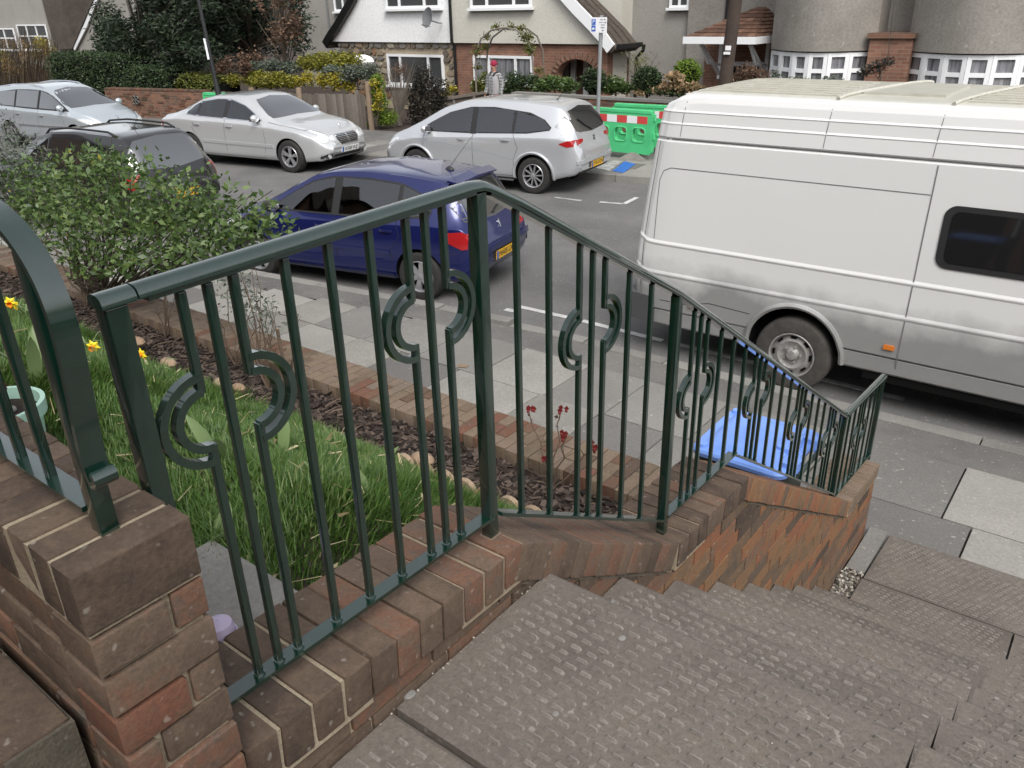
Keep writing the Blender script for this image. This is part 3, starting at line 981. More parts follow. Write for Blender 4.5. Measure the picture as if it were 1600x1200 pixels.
for (ya, za), (yb, zb) in zip(CZ[:-1], CZ[1:]):
    top += [(ya + 0.002, under(ya + 0.002)), (yb - 0.002, under(yb - 0.002))]
top = [(max(0.425, min(4.615, y_)), z_ + 0.004) for y_, z_ in top]
poly = [(X_FACE - 0.019, 0.425, 0.02), (X_FACE - 0.019, 4.615, 0.02)] + [(X_FACE - 0.019, y_, z_) for y_, z_ in top[::-1]]
fix_normals(MB().prism(poly, (-0.21, 0, 0)).build("mortar_core", "mortar_pale", wall))
# bricks of the end that faces the street
for ci in range(0, 8):
    z0 = 0.075 + ci * course
    if z0 + course > under(4.63) + 0.01:
        break
    for k in range(2):
        xa = X_IN + 0.012 + k * 0.118
        mb = MB().box((xa + 0.053, 4.62, z0 + course / 2 - jo / 2), (0.106, 0.03, course - jo))
        mb.build("brick", "brick_warm", wall)

# ================================================================== PIER WITH ITS SHORT WALL
XP, YPN, YPF, ZP = -0.815, 0.256, 0.402, 2.648
pier = thing("brick_pier", "dark brick pier with pale mortar joints at the head of the steps", "wall", (-1.2, 0.33, 1.6))
r_ = random.Random(8)
x = XP
i = 0
capz = 0.084
while x > -3.2:
    w = 0.0475 if i < 3 else 0.0495
    g = 0.0105 if i < 3 else 0.003
    me = worn_box((w, YPF - YPN, capz), 0.0035, "brick_dark", "coping_brick", i % 4)
    place(me, "coping_brick", pier, Matrix.Translation((x - w / 2, (YPN + YPF) / 2 + r_.uniform(-.002, .002), ZP - capz / 2 + r_.uniform(-.001, .001))) @ Matrix.Rotation(r_.uniform(-.006, .006), 4, 'Z'))
    x -= w + g
    i += 1
MB().box(((XP - 0.10) - 0.004, (YPN + YPF) / 2, ZP - capz / 2 - 0.004), (0.20, YPF - YPN - 0.004, capz)).build("mortar", "mortar_pale", pier)
MB().box(((XP - 0.204 - 3.2) / 2, (YPN + YPF) / 2, ZP - capz / 2 - 0.006), (3.2 + XP - 0.206, YPF - YPN - 0.012, capz - 0.01)).build("mortar", "mortar_dark", pier)
pc = 0.0625
zc = ZP - capz - 0.010
ci = 0
while zc > 1.75:
    z1, z0 = zc, zc - pc + 0.009
    matp = "brick_warm" if ci in (0, 3, 4) else "brick_dark"
    # face towards the path
    cuts = [YPN, YPN + 0.098 + 0.0, YPF] if ci % 2 == 0 else [YPN, YPN + 0.045, YPF]
    if ci in (1, 4):
        cuts = [YPN, YPF]
    for a_, b_ in zip(cuts[:-1], cuts[1:]):
        ga = 0.0 if a_ == YPN else 0.004
        gb = 0.0 if b_ == YPF else 0.004
        me = worn_box((0.09 if a_ > YPN else 0.096, round(b_ - a_ - ga - gb, 3), pc - 0.009), 0.003, r_.choice(("brick_warm", "brick_warm", "brick_dark")) if ci != 1 else "brick_dark", "brick", r_.randint(0, 3))
        place(me, "brick", pier, Matrix.Translation((XP - 0.048 + r_.uniform(-.002, .002) - 0.003, (a_ + ga + b_ - gb) / 2, (z0 + z1) / 2)))
    # long face towards the house
    x = XP - 0.105 - (ci % 2) * 0.09
    first = XP - 0.105
    prev = first
    while prev > -3.2:
        nx = x
        w = prev - nx - 0.008
        if w > 0.03:
            me = worn_box((round(w, 3), 0.09, pc - 0.009), 0.004, "brick_dark" if r_.random() < 0.7 else "brick_warm", "brick", r_.randint(0, 3))
            place(me, "brick", pier, Matrix.Translation((prev - 0.004 - w / 2, YPN + 0.048 + r_.uniform(-.002, .002), (z0 + z1) / 2)))
        prev = nx
        x = nx - 0.19
    zc -= pc
    ci += 1
MB().box(((XP - 0.012 - 3.2) / 2, (YPN + YPF) / 2 + 0.004, (1.6 + ZP - capz - 0.004) / 2), (3.2 + XP - 0.014, YPF - YPN - 0.022, ZP - capz - 0.004 - 1.6)).build("mortar_core", "mortar_pale", pier)
# the low dark brick return in the corner under the short wall
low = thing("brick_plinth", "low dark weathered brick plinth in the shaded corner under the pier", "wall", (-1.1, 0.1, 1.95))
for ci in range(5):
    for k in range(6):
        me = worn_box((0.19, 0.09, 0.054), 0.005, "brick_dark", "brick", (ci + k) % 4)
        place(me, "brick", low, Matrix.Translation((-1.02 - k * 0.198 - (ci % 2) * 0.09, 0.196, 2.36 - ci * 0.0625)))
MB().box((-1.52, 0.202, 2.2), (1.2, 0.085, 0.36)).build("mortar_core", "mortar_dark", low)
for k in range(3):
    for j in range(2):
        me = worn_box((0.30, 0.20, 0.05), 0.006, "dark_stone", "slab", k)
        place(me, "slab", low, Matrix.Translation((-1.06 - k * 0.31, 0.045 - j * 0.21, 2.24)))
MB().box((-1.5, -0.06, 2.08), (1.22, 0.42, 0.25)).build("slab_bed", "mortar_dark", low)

# ================================================================== GREEN RAILING DOWN THE STEPS
XF = -0.925
rail = thing("metal_railing", "dark green metal railing with ring motifs stepping down the brick wall", "railing", (XF, 2.5, 0.7))
RG = "rail_green"
def rail_z(y):
    return float(np.interp(y, [0.40, 1.11, 1.90, 3.925, 4.62], [2.894, 2.911, 2.486, 1.248, 1.195]))
def base_z(y):
    return float(np.interp(y, [0.40, 1.10, 1.115, 1.90, 1.915, 2.425, 3.925, 3.94, 4.64], [2.243, 2.222, 2.215, 1.752, 1.758, 1.738, 0.775, 0.752, 0.690]))
BAR = 0.0115
def vbar(y, z0, z1, w=BAR, name="bar", d=None):
    d = d or w
    me = worn_box((round(d, 4), round(w, 4), round(z1 - z0, 3)), min(0.0012, w * 0.1), RG, name)
    place(me, name, rail, Matrix.Translation((XF, y, (z0 + z1) / 2)))
    if name == "bar" and z0 < base_z(y) + 0.01:
        me2 = _brick_cache.get("weld")
        if me2 is None:
            me2 = MB().ball((0, 0, 0), 0.0105, 8, 5, (1, 1, 0.4)).mesh("weld", RG, True)
            _brick_cache["weld"] = me2
        place(me2, "weld", rail, Matrix.Translation((XF, y, base_z(y) + 0.0055)))
def hrail(name, pts, w=0.036, h=0.021):
    """convex-topped handrail section swept along points (Y, Z)"""
    prof = [(-w / 2, -h * 0.35), (-w / 2, 0.0), (-w * 0.42, h * 0.36), (-w * 0.25, h * 0.58), (0, h * 0.66), (w * 0.25, h * 0.58), (w * 0.42, h * 0.36), (w / 2, 0.0), (w / 2, -h * 0.35)]
    vs, fs = [], []
    n = len(prof)
    for i, (y, z) in enumerate(pts):
        a = Vector(pts[max(i - 1, 0)])
        b = Vector(pts[min(i + 1, len(pts) - 1)])
        d = (b - a).normalized()
        for px, pz in prof:
            vs.append((XF + px, y - d.y * pz, z + d.x * pz))
    for i in range(len(pts) - 1):
        for k in range(n):
            fs.append((i * n + k, i * n + (k + 1) % n, (i + 1) * n + (k + 1) % n, (i + 1) * n + k))
    fs.append(tuple(range(n))[::-1])
    fs.append(tuple((len(pts) - 1) * n + k for k in range(n)))
    o = MB().add(vs, fs).build(name, RG, rail, True)
    return fix_normals(o)
hrail("handrail", [(0.402, 2.897), (0.445, 2.898)], 0.033, 0.017)
hrail("handrail", [(0.4475, 2.898), (0.8, 2.906), (1.06, 2.912), (1.093, 2.910), (1.113, 2.903), (1.2, 2.862), (1.90, 2.486), (3.90, 1.262), (3.925, 1.249)], 0.033, 0.017)
hrail("handrail", [(3.928, 1.252), (4.655, 1.195)])
# flat bars under the handrail and along the foot
for k, pts in enumerate([[(0.43, 2.243), (1.088, 2.222)], [(1.112, 2.217), (1.895, 1.755)], [(1.917, 1.758), (2.424, 1.738), (3.915, 0.782)], [(3.94, 0.752), (4.635, 0.690)]]):
    o = MB().sweep([(XF, y, z) for y, z in pts], 0.030, 0.008, (1, 0, 0)).build("bottom_bar", RG, rail)
    fix_normals(o)
for pts in [[(0.46, 2.8895), (1.075, 2.9035)], [(1.115, 2.894), (1.90, 2.479), (3.91, 1.2475)], [(3.94, 1.243), (4.635, 1.188)]]:
    fix_normals(MB().sweep([(XF, y, z) for y, z in pts], 0.026, 0.008, (1, 0, 0)).build("top_bar", RG, rail))
vbar(0.420, 2.20, 2.89, 0.027, "post")
vbar(1.088, 2.168, 2.900, 0.0255, "post")
vbar(1.906, 1.665, 2.475, 0.0255, "post")
vbar(3.926, 0.700, 1.245, 0.025, "post")
vbar(4.645, 0.646, 1.188, 0.025, "post")
def half_ring(yb, zc, R_, side):
    """two nested half rings bulging sideways from one bar"""
    for rad in (R_, R_ * 0.655):
        pts = []
        for k in range(15):
            a = -math.pi / 2 + math.pi * k / 14
            pts.append((XF, yb + side * math.cos(a) * rad, zc + math.sin(a) * rad))
        o = MB().sweep(pts, 0.0135, 0.0115, (1, 0, 0)).build("half_ring", RG, rail, True)
        fix_normals(o)
def motif(ya, ym, yb, zc, R_=0.064):
    for y, sd in ((ya, -1), (yb, 1)):
        vbar(y, zc + R_ * 0.60, rail_z(y) - 0.014)
        vbar(y, base_z(y) + 0.003, zc - R_ * 0.60)
        half_ring(y, zc, R_, sd)
    vbar(ym, base_z(ym) + 0.003, rail_z(ym) - 0.014)
def single(y):
    vbar(y, base_z(y) + 0.003, rail_z(y) - 0.014)
motif(0.5075, 0.546, 0.585, 2.702)
for y in (0.668, 0.747, 0.828):
    single(y)
motif(0.909, 0.953, 0.997, 2.712)
for y in (1.199, 1.307):
    single(y)
motif(1.423, 1.476, 1.529, 2.512, 0.068)
for y in (1.643, 1.758):
    single(y)
y = 2.024
while y < 3.85:
    zc_ = 0.5 * (rail_z(y + .05) + base_z(y + .05)) + 0.06
    if y + 0.1 < 3.86:
        motif(y, y + 0.05, y + 0.10, zc_, 0.066)
    for k in (1, 2, 3):
        if y + 0.10 + 0.108 * k < 3.87:
            single(y + 0.10 + 0.108 * k)
    y += 0.535
for y in (4.03, 4.13):
    single(y)
motif(4.225, 4.275, 4.325, 0.99, 0.066)
for y in (4.43, 4.535):
    single(y)
# little rust-stained foot collars
for y, z in ((1.088, 2.173), (1.906, 1.69), (3.926, 0.70)):
    MB().box((XF, y, z), (0.034, 0.034, 0.004)).build("foot_plate", "brick_tan", rail)

# ================================================================== RAILING ON THE PIER'S WALL
YR = 0.33
rail2 = thing("metal_railing", "dark green metal railing with a scrolled handrail end standing on the pier", "railing", (-0.9, YR, 2.64))
def sbar(x, z0, z1, w, name):
    me = worn_box((round(w, 4), round(w, 4), round(z1 - z0, 3)), min(0.0015, w * 0.12), RG, name)
    place(me, name, rail2, Matrix.Translation((x, YR, (z0 + z1) / 2)))
sbar(-0.879, 2.638, 2.986, 0.0225, "post")
for k in range(24):
    sbar(-1.0 - k * 0.082, 2.672, 3.012, 0.0115, "bar")
fix_normals(MB().sweep([(-0.896, YR, 2.672), (-3.0, YR, 2.672)], 0.028, 0.007, (0, 1, 0)).build("bottom_bar", RG, rail2))
pts = [(-3.0, 3.034), (-1.4, 3.032), (-1.05, 3.030), (-0.985, 3.027), (-0.945, 3.022), (-0.912, 3.012), (-0.886, 2.998), (-0.866, 2.980), (-0.851, 2.958), (-0.843, 2.932), (-0.841, 2.905), (-0.843, 2.875), (-0.848, 2.840), (-0.854, 2.805), (-0.859, 2.775), (-0.861, 2.752), (-0.8605, 2.738)]
sc = [(-0.8585, 2.7285), (-0.8545, 2.7225), (-0.849, 2.7205), (-0.844, 2.7235), (-0.8425, 2.729), (-0.8445, 2.734), (-0.849, 2.7355)]
def smooth_path(p, it=2):
    for _ in range(it):
        q = [p[0]]
        for a_, b_ in zip(p[:-1], p[1:]):
            q += [(a_[0] * .75 + b_[0] * .25, a_[1] * .75 + b_[1] * .25), (a_[0] * .25 + b_[0] * .75, a_[1] * .25 + b_[1] * .75)]
        p = q + [p[-1]]
    return p
o = MB().sweep([(a_, YR, b_) for a_, b_ in smooth_path(pts + sc)], 0.027, 0.0075, (0, 1, 0)).build("handrail", RG, rail2, True)
fix_normals(o)

# ================================================================== FRONT GARDEN
def lawn_z(x, y):
    z = float(np.interp(y, [-1.0, 0.45, 1.05, 2.55], [2.16, 2.14, 2.08, 1.0]))
    return z + 0.018 * math.sin(x * 2.1 + y * 3.3) + 0.012 * math.sin(x * 5.3 - y * 4.1)
BED_Z = 0.915
vs, fs = [], []
NX, NY = 70, 40
for i in range(NX + 1):
    for j in range(NY + 1):
        x = -1.10 - 12.0 * (i / NX) ** 1.3
        y = -1.5 + (2.56 + 1.5) * j / NY
        vs.append((x, y, lawn_z(x, y)))
for i in range(NX):
    for j in range(NY):
        a = i * (NY + 1) + j
        fs.append((a, a + NY + 1, a + NY + 2, a + 1))
o = MB().add(vs, fs).build("lawn", "soil", None, True)
fix_normals(o)
if o.data.polygons[0].normal.z < 0:
    o.data.flip_normals()
tag(o, kind="structure")
# blades of grass
def grass(n, x0, x1, y0, y1, h0, h1, seed, bias=1.0):
    rng = np.random.default_rng(seed)
    x = x1 - (x1 - x0) * rng.uniform(0, 1, n) ** bias
    y = rng.uniform(y0, y1, n)
    z = np.interp(y, [-1.0, 0.45, 1.05, 2.55], [2.16, 2.14, 2.08, 1.0]) + 0.018 * np.sin(x * 2.1 + y * 3.3) + 0.012 * np.sin(x * 5.3 - y * 4.1) - 0.005
    keep = rng.uniform(0, 1, n) < np.clip(((x + 1.10) / -0.34) + (y - 0.62) * 2.2, 0.12, 1.0)
    x, y, z = x[keep], y[keep], z[keep]
    n = len(x)
    tuft = 0.5 + 0.5 * np.sin(x * 9.0 + 2 * np.sin(y * 7.0)) * np.sin(y * 8.0 + 1.7 * np.sin(x * 6.0))
    h = (h0 + (h1 - h0) * rng.uniform(0, 1, n)) * (0.55 + 0.7 * tuft)
    a = rng.uniform(0, 2 * np.pi, n)
    lean = h * rng.uniform(0.15, 0.9, n)
    # tufts lean together a little
    a = a * 0.6 + 2.0 * np.sin(x * 4.0 + y * 3.0)
    dx, dy = np.cos(a), np.sin(a)
    w = 0.0014 + 0.0013 * rng.uniform(0, 1, n)
    px, py = -dy * w, dx * w
    B = np.stack([x, y, z], 1)
    S = np.stack([px, py, np.zeros(n)], 1)
    D = np.stack([dx * lean, dy * lean, np.zeros(n)], 1)
    U = np.stack([np.zeros(n), np.zeros(n), h], 1)
    m1 = B + D * 0.30 + U * 0.55
    tip = B + D + U * (0.90 + 0.1 * rng.uniform(0, 1, n)[:, None])
    V = np.stack([B - S, B + S, m1 + S * 0.85, m1 - S * 0.85, m1 - S * 0.85, m1 + S * 0.85, tip + S * 0.12, tip - S * 0.12], 1)
    N = n
    me = bpy.data.meshes.new("grass")
    vv = np.concatenate([(B - S)[:, None], (B + S)[:, None], (m1 - S * .85)[:, None], (m1 + S * .85)[:, None], tip[:, None]], 1)
    me.vertices.add(N * 5)
    me.vertices.foreach_set("co", vv.reshape(-1).astype(np.float32))
    base = np.arange(N, dtype=np.int32)[:, None] * 5
    li = np.concatenate([base + np.array([[0, 1, 3, 2]]), base + np.array([[2, 3, 4]])], 1).reshape(-1)
    me.loops.add(N * 7)
    me.loops.foreach_set("vertex_index", li.astype(np.int32))
    me.polygons.add(N * 2)
    ls = (np.arange(N, dtype=np.int32)[:, None] * 7 + np.array([[0, 4]])).reshape(-1)
    me.polygons.foreach_set("loop_start", ls.astype(np.int32))
    me.materials.append(MATS["grass_blades"])
    me.update(calc_edges=True)
    ob = link(bpy.data.objects.new("grass", me))
    return tag(ob, kind="stuff")
grass(72000, -3.0, -1.11, 0.40, 2.36, 0.028, 0.072, 1)
grass(34000, -6.5, -2.9, 0.6, 2.38, 0.035, 0.09, 2, 1.3)
grass(2500, -1.6, -1.11, 1.75, 2.42, 0.03, 0.08, 3)

# dead straw and leaf scraps lying in the grass
rng = np.random.default_rng(44)
mb = MB()
for _ in range(700):
    x, y = -1.12 - 3.2 * rng.uniform() ** 1.5, rng.uniform(0.42, 2.4)
    p = Vector((x, y, lawn_z(x, y) + rng.uniform(0.004, 0.05)))
    a, l = rng.uniform(0, 6.28), rng.uniform(0.02, 0.085)
    d = Vector((math.cos(a) * l, math.sin(a) * l, rng.uniform(-.02, .03)))
    w = Vector((-math.sin(a), math.cos(a), 0)) * (0.0016 if rng.uniform() < .8 else 0.008)
    mb.add([p - w, p + w, p + d + w * .4, p + d - w * .4], [(0, 1, 2, 3)])
tag(mb.build("dead_grass", "straw"), kind="stuff")

# bed of bark along the front wall
o = MB().add([(-14, 2.5, BED_Z), (-1.09, 2.5, BED_Z), (-1.09, 3.02, BED_Z), (-14, 3.02, BED_Z)], [(0, 1, 2, 3)]).build("flower_bed", "soil")
tag(o, kind="structure")
def bark(n, x0, x1, seed, s):
    rng = np.random.default_rng(seed)
    mb = MB()
    for _ in range(n):
        p = (x1 - (x1 - x0) * rng.uniform() ** 1.25, rng.uniform(2.56, 2.985), BED_Z + rng.uniform(-0.002, 0.026))
        l = s * rng.uniform(0.5, 1.6)
        e = Matrix.Rotation(rng.uniform(0, 6.28), 3, 'Z') @ Matrix.Rotation(rng.normal() * 0.45, 3, 'X') @ Matrix.Rotation(rng.normal() * 0.3, 3, 'Y')
        mb.box(p, (l, l * rng.uniform(.25, .6), l * rng.uniform(.08, .2)), e)
    return tag(mb.build("bark_chips", "bark"), kind="stuff")
bark(5200, -7.5, -1.1, 7, 0.036)
bark(1500, -13.0, -7.0, 8, 0.05)
chips("dry_stalks", 130, lambda g: (g.uniform(-5.5, -1.15), g.uniform(2.55, 2.98), BED_Z + 0.03), 0.0, "twig", seed=9) if False else None
rng = np.random.default_rng(12)
mb = MB()
for _ in range(150):
    p = Vector((rng.uniform(-6.0, -1.15), rng.uniform(2.55, 2.97), BED_Z + 0.028))
    a = rng.uniform(0, 6.28)
    l = rng.uniform(0.05, 0.17)
    d = Vector((math.cos(a) * l, math.sin(a) * l, rng.uniform(-.01, .03)))
    mb.tube([p - d / 2, p + d * 0.05 + Vector((0, 0, .008)), p + d / 2], [0.0035, 0.003, 0.0015], 4)
tag(mb.build("dry_stalks", "twig"), kind="stuff")

# ---- front boundary wall: coping of bricks laid on edge across it
fw = thing("garden_wall", "long low brick wall with brick-on-edge coping between the flower bed and the pavement", "wall", (-6.0, 3.14, 0.1))
FW0, FW1, FWZ = 2.985, 3.315, 1.0
r_ = random.Random(31)
x = -1.112
i = 0
pitch = 0.0765
while x > -10.6:
    w = pitch - 0.0055
    spl = FW0 + (0.216 if i % 2 else 0.110)
    for (a_, b_) in ((FW0, spl - 0.003), (spl + 0.003, FW1)):
        if x < -6.0 and a_ > FW0:
            continue
        b2 = b_ if x >= -6.0 else FW1
        me = worn_box((round(w, 3), round(b2 - a_, 3), 0.10), 0.004, "brick_tan" if r_.random() < 0.85 else "brick_warm", "coping_brick", r_.randint(0, 3))
        place(me, "coping_brick", fw, Matrix.Translation((x - w / 2, (a_ + b2) / 2 + r_.uniform(-.003, .003), FWZ - 0.05 + r_.uniform(-.002, .002))) @ Matrix.Rotation(r_.uniform(-.01, .01), 4, 'Z'))
    x -= pitch
    i += 1
MB().box(((x - 1.11) / 2, (FW0 + FW1) / 2, 0.94), (-1.112 - x, FW1 - FW0 - 0.012, 0.108)).build("mortar", "mortar_dark", fw)
MB().box(((x - 1.11) / 2, (FW0 + FW1) / 2, 0.475), (-1.112 - x, FW1 - FW0 - 0.03, 0.83)).build("wall_face", "brick_far_brown", fw)
MB().box(((x - 12) / 2 - 1.2, (FW0 + FW1) / 2, 0.53), (5.6, FW1 - FW0, 0.93)).build("wall_run", "brick_far_brown", fw)

# ---- rounded terracotta edging and a few stones along the lawn
r_ = random.Random(5)
ex = -1.25
k = 0
while ex > -2.75:
    t = MB()
    prof = []
    for q_ in range(9):
        a_ = math.pi * q_ / 8
        prof.append((ex - 0.062 + 0.062 * math.cos(a_), 2.50, 1.035 + 0.058 * math.sin(a_)))
    prof = [(ex, 2.50, 0.86)] + prof + [(ex - 0.124, 2.50, 0.86)]
    o = t.prism(prof, (0, 0.028, 0)).build("edging_tile", "terracotta_edge")
    fix_normals(o)
    tag(o, ("first", "second", "third", "fourth", "fifth", "sixth", "seventh", "eighth", "ninth", "tenth", "eleventh", "twelfth")[min(k, 11)] + " scalloped terracotta edging tile along the bark bed, counting from the brick wall", "edging tile", "scalloped edging tiles")
    ex -= 0.131 + r_.uniform(0, 0.012)
    k += 1
stone_labels = ["rounded pale stone behind the first ring of the railing", "flat cream stone at the lawn edge beside the bark", "knobbly buff stone by the lowest daffodil", "low grey-white stone at the edge of the bark bed", "small buff stone half sunk in the long grass", "squarish cream stone between grass and bark"]
for k, (px, py, sx) in enumerate(((345, 594, .055), (372, 601, .045), (262, 563, .06), (214, 530, .06), (452, 652, .05), (660, 712, .06))):
    p = on_z(px, py, 1.06)
    o = MB().ball((p.x, p.y, 1.04), sx, 9, 6, (1.25, 0.8, 0.6)).build("edging_stone", "terracotta_edge", None, True)
    tag(o, stone_labels[k], "stone", "stones along the lawn edge")

# stone step and the small lilac pot behind the pier
o = tag(MB().box((-1.26, 0.60, 2.135), (0.30, 0.26, 0.06)).build("stone_slab", "kerb_stone"), "pale grey stone slab on the ground behind the brick pier", "slab")
c = on_z(345, 985, 2.19)
pot = thing("small_pot", "small lilac upturned pot on the stone slab behind the pier", "pot", (c.x, c.y, 2.165))
MB().lathe([(0.001, 0.042), (0.016, 0.041), (0.024, 0.036), (0.027, 0.024), (0.028, 0.015)], 24, Matrix.Translation((c.x - 0.005, c.y, 2.168))).build("bowl", "lilac", pot, True)
MB().lathe([(0.0285, 0.015), (0.031, 0.015), (0.031, 0.009), (0.029, 0.008), (0.0315, 0.008), (0.0315, 0.0), (0.001, 0.0)], 24, Matrix.Translation((c.x - 0.005, c.y, 2.167))).build("rim", "lilac", pot, True)

# mint planter with soil and a red bloom
c = on_z(-12, 634, 2.30)
PX, PY = c.x, c.y
pz = lawn_z(PX, PY) - 0.02
pl = thing("planter", "round mint green planter standing on the lawn behind the pier railing", "planter", (PX, PY, pz))
T = Matrix.Translation((PX, PY, pz))
hh = 2.30 - pz
MB().lathe([(0.001, 0), (0.085, 0.0), (0.105, hh - .035), (0.118, hh - .035), (0.120, hh), (0.108, hh), (0.104, hh - .03), (0.10, hh - 0.04), (0.001, hh - 0.04)], 32, T).build("pot", "pot_mint", pl, True)
MB().lathe([(0.001, hh - 0.025), (0.103, hh - 0.03)], 24, T).build("soil", "soil", pl)
mb = MB()
for k in range(7):
    mb.ball((PX + random.uniform(-.06, .06), PY + random.uniform(-.06, .06), pz + hh - 0.02), 0.015, 7, 5, (1, .8, .6))
mb.build("pebbles", "slab_pale", pl)["kind"] = "stuff"
mb = MB()
for k in range(6):
    mb.ball((PX + 0.02 + random.uniform(-.03, .03), PY + random.uniform(-.03, .03), pz + hh + 0.03 + random.uniform(0, .05)), 0.022, 7, 5)
mb.build("bloom", "bud_red", pl)

# ---- daffodils
def daffodil(x, y, z0, h, face, label, leaves=5):
    t = thing("daffodil", label, "daffodil", (x, y, z0), "daffodils in the lawn")
    top = Vector((x + 0.02 * math.cos(face), y + 0.02 * math.sin(face), z0 + h))
    MB().tube([(x, y, z0), (x, y, z0 + h * 0.6), top - Vector((0, 0, 0.01)), top + Vector((math.cos(face), math.sin(face), -0.1)) * 0.012], 0.0032, 6).build("stem", "tulip_leaf", t, True)
    d = Vector((math.cos(face), math.sin(face), -0.12)).normalized()
    u = d.cross(Vector((0, 0, 1))).normalized()
    v = u.cross(d)
    c = top + d * 0.018
    for k in range(6):
        a = k * math.pi / 3 + 0.3
        e = u * math.cos(a) + v * math.sin(a)
        s_ = u * -math.sin(a) + v * math.cos(a)
        L, W = 0.034, 0.0125
        pts = [c, c + e * L * .45 + s_ * W - d * .003, c + e * L - d * 0.006, c + e * L * .45 - s_ * W - d * .003, c + e * L * .5 + d * .004]
        MB().add(pts, [(0, 1, 4), (1, 2, 4), (2, 3, 4), (3, 0, 4)]).build("petal", "daffodil_yellow", t)
    M = Matrix((u, v, d)).transposed().to_4x4()
    M.translation = c
    MB().lathe([(0.006, 0.0), (0.0095, 0.006), (0.011, 0.015), (0.0145, 0.022), (0.012, 0.0215), (0.008, 0.008), (0.001, 0.004)], 12, M).build("trumpet", "daffodil_orange", t, True)
    rr = random.Random(int(x * 1000))
    for k in range(leaves):
        a = rr.uniform(0, 6.28)
        b = Vector((x + 0.015 * math.cos(a), y + 0.015 * math.sin(a), z0))
        hl = h * rr.uniform(0.7, 1.05)
        out = Vector((math.cos(a), math.sin(a), 0)) * rr.uniform(.04, .11)
        s_ = Vector((-math.sin(a), math.cos(a), 0)) * 0.006
        p1, p2, p3 = b + out * .3 + Vector((0, 0, hl * .6)), b + out * .7 + Vector((0, 0, hl * .92)), b + out * 1.25 + Vector((0, 0, hl * .88))
        MB().add([b - s_, b + s_, p1 + s_, p1 - s_, p2 + s_ * .8, p2 - s_ * .8, p3], [(0, 1, 2, 3), (3, 2, 4, 5), (5, 4, 6)]).build("leaf", "tulip_leaf", t)
dl = ["daffodil flower tallest of those beside the planter", "daffodil flower in the middle of the clump by the planter", "lower orange-cupped daffodil of the clump by the planter", "daffodil flower lowest in the clump by the planter", "upper daffodil of the three between the two railings", "daffodil facing sideways beside the lowest bloom of the trio", "lowest daffodil of the trio between the railings", "lone daffodil behind the end post of the stepped railing"]
for k, (px, py, Yd) in enumerate(((34, 480, 1.62), (42, 497, 1.58), (27, 512, 1.55), (35, 530, 1.52), (132, 538, 1.62), (158, 565, 1.55), (136, 570, 1.52), (232, 549, 1.75))):
    p = on_y(px, py, Yd)
    zl = lawn_z(p.x, p.y)
    daffodil(p.x, p.y, zl, max(0.12, p.z - zl), R(-90 + (20, -30, 10, 60, -15, 40, -40, 5)[k]), dl[k])

# ---- broad pale tulip leaves in the grass
tl = ["pair of broad pale leaves beside the pier railing's end post", "broad pale tulip leaves inside the first ring motif", "folded pale leaf low in the grass behind the thin bars", "pale tulip leaf by the middle bars of the first panel", "upright pale leaf near the scalloped edging", "pale bent leaf beside the second bar below the ring", "small pale leaf close to the brick coping"]
for k, (px, py, hgt) in enumerate(((78, 660, .20), (338, 705, .15), (428, 620, .13), (575, 800, .11), (512, 775, .11), (590, 690, .10), (350, 900, .08))):
    yy = (0.95, 1.02, 1.35, 1.2, 1.18, 1.9, 0.75)[k]
    p = on_y(px, py, yy)
    zl = lawn_z(p.x, p.y)
    t = thing("tulip_plant", tl[k], "plant", (p.x, p.y, zl), "pale tulip leaves in the lawn")
    for j in range(3 if k < 2 else 2):
        a = j * 2.4 + k
        b = Vector((p.x, p.y, zl))
        out = Vector((math.cos(a), math.sin(a), 0)) * (0.03 + 0.02 * j)
        s_ = Vector((-math.sin(a), math.cos(a), 0))
        rows_ = [(0, .008), (.3, .021), (.6, .022), (.85, .013), (1.0, .001)]
        vs_, fs_ = [], []
        for q_, w_ in rows_:
            c_ = b + out * q_ ** 1.5 * 1.6 + Vector((0, 0, hgt * q_ * (1.05 - .12 * q_)))
            vs_ += [c_ - s_ * w_ + out * .12, c_, c_ + s_ * w_ + out * .12]
        for i_ in range(4):
            fs_ += [(i_ * 3, i_ * 3 + 1, i_ * 3 + 4, i_ * 3 + 3), (i_ * 3 + 1, i_ * 3 + 2, i_ * 3 + 5, i_ * 3 + 4)]
        MB().add(vs_, fs_).build("leaf", "tulip_leaf", t, True)

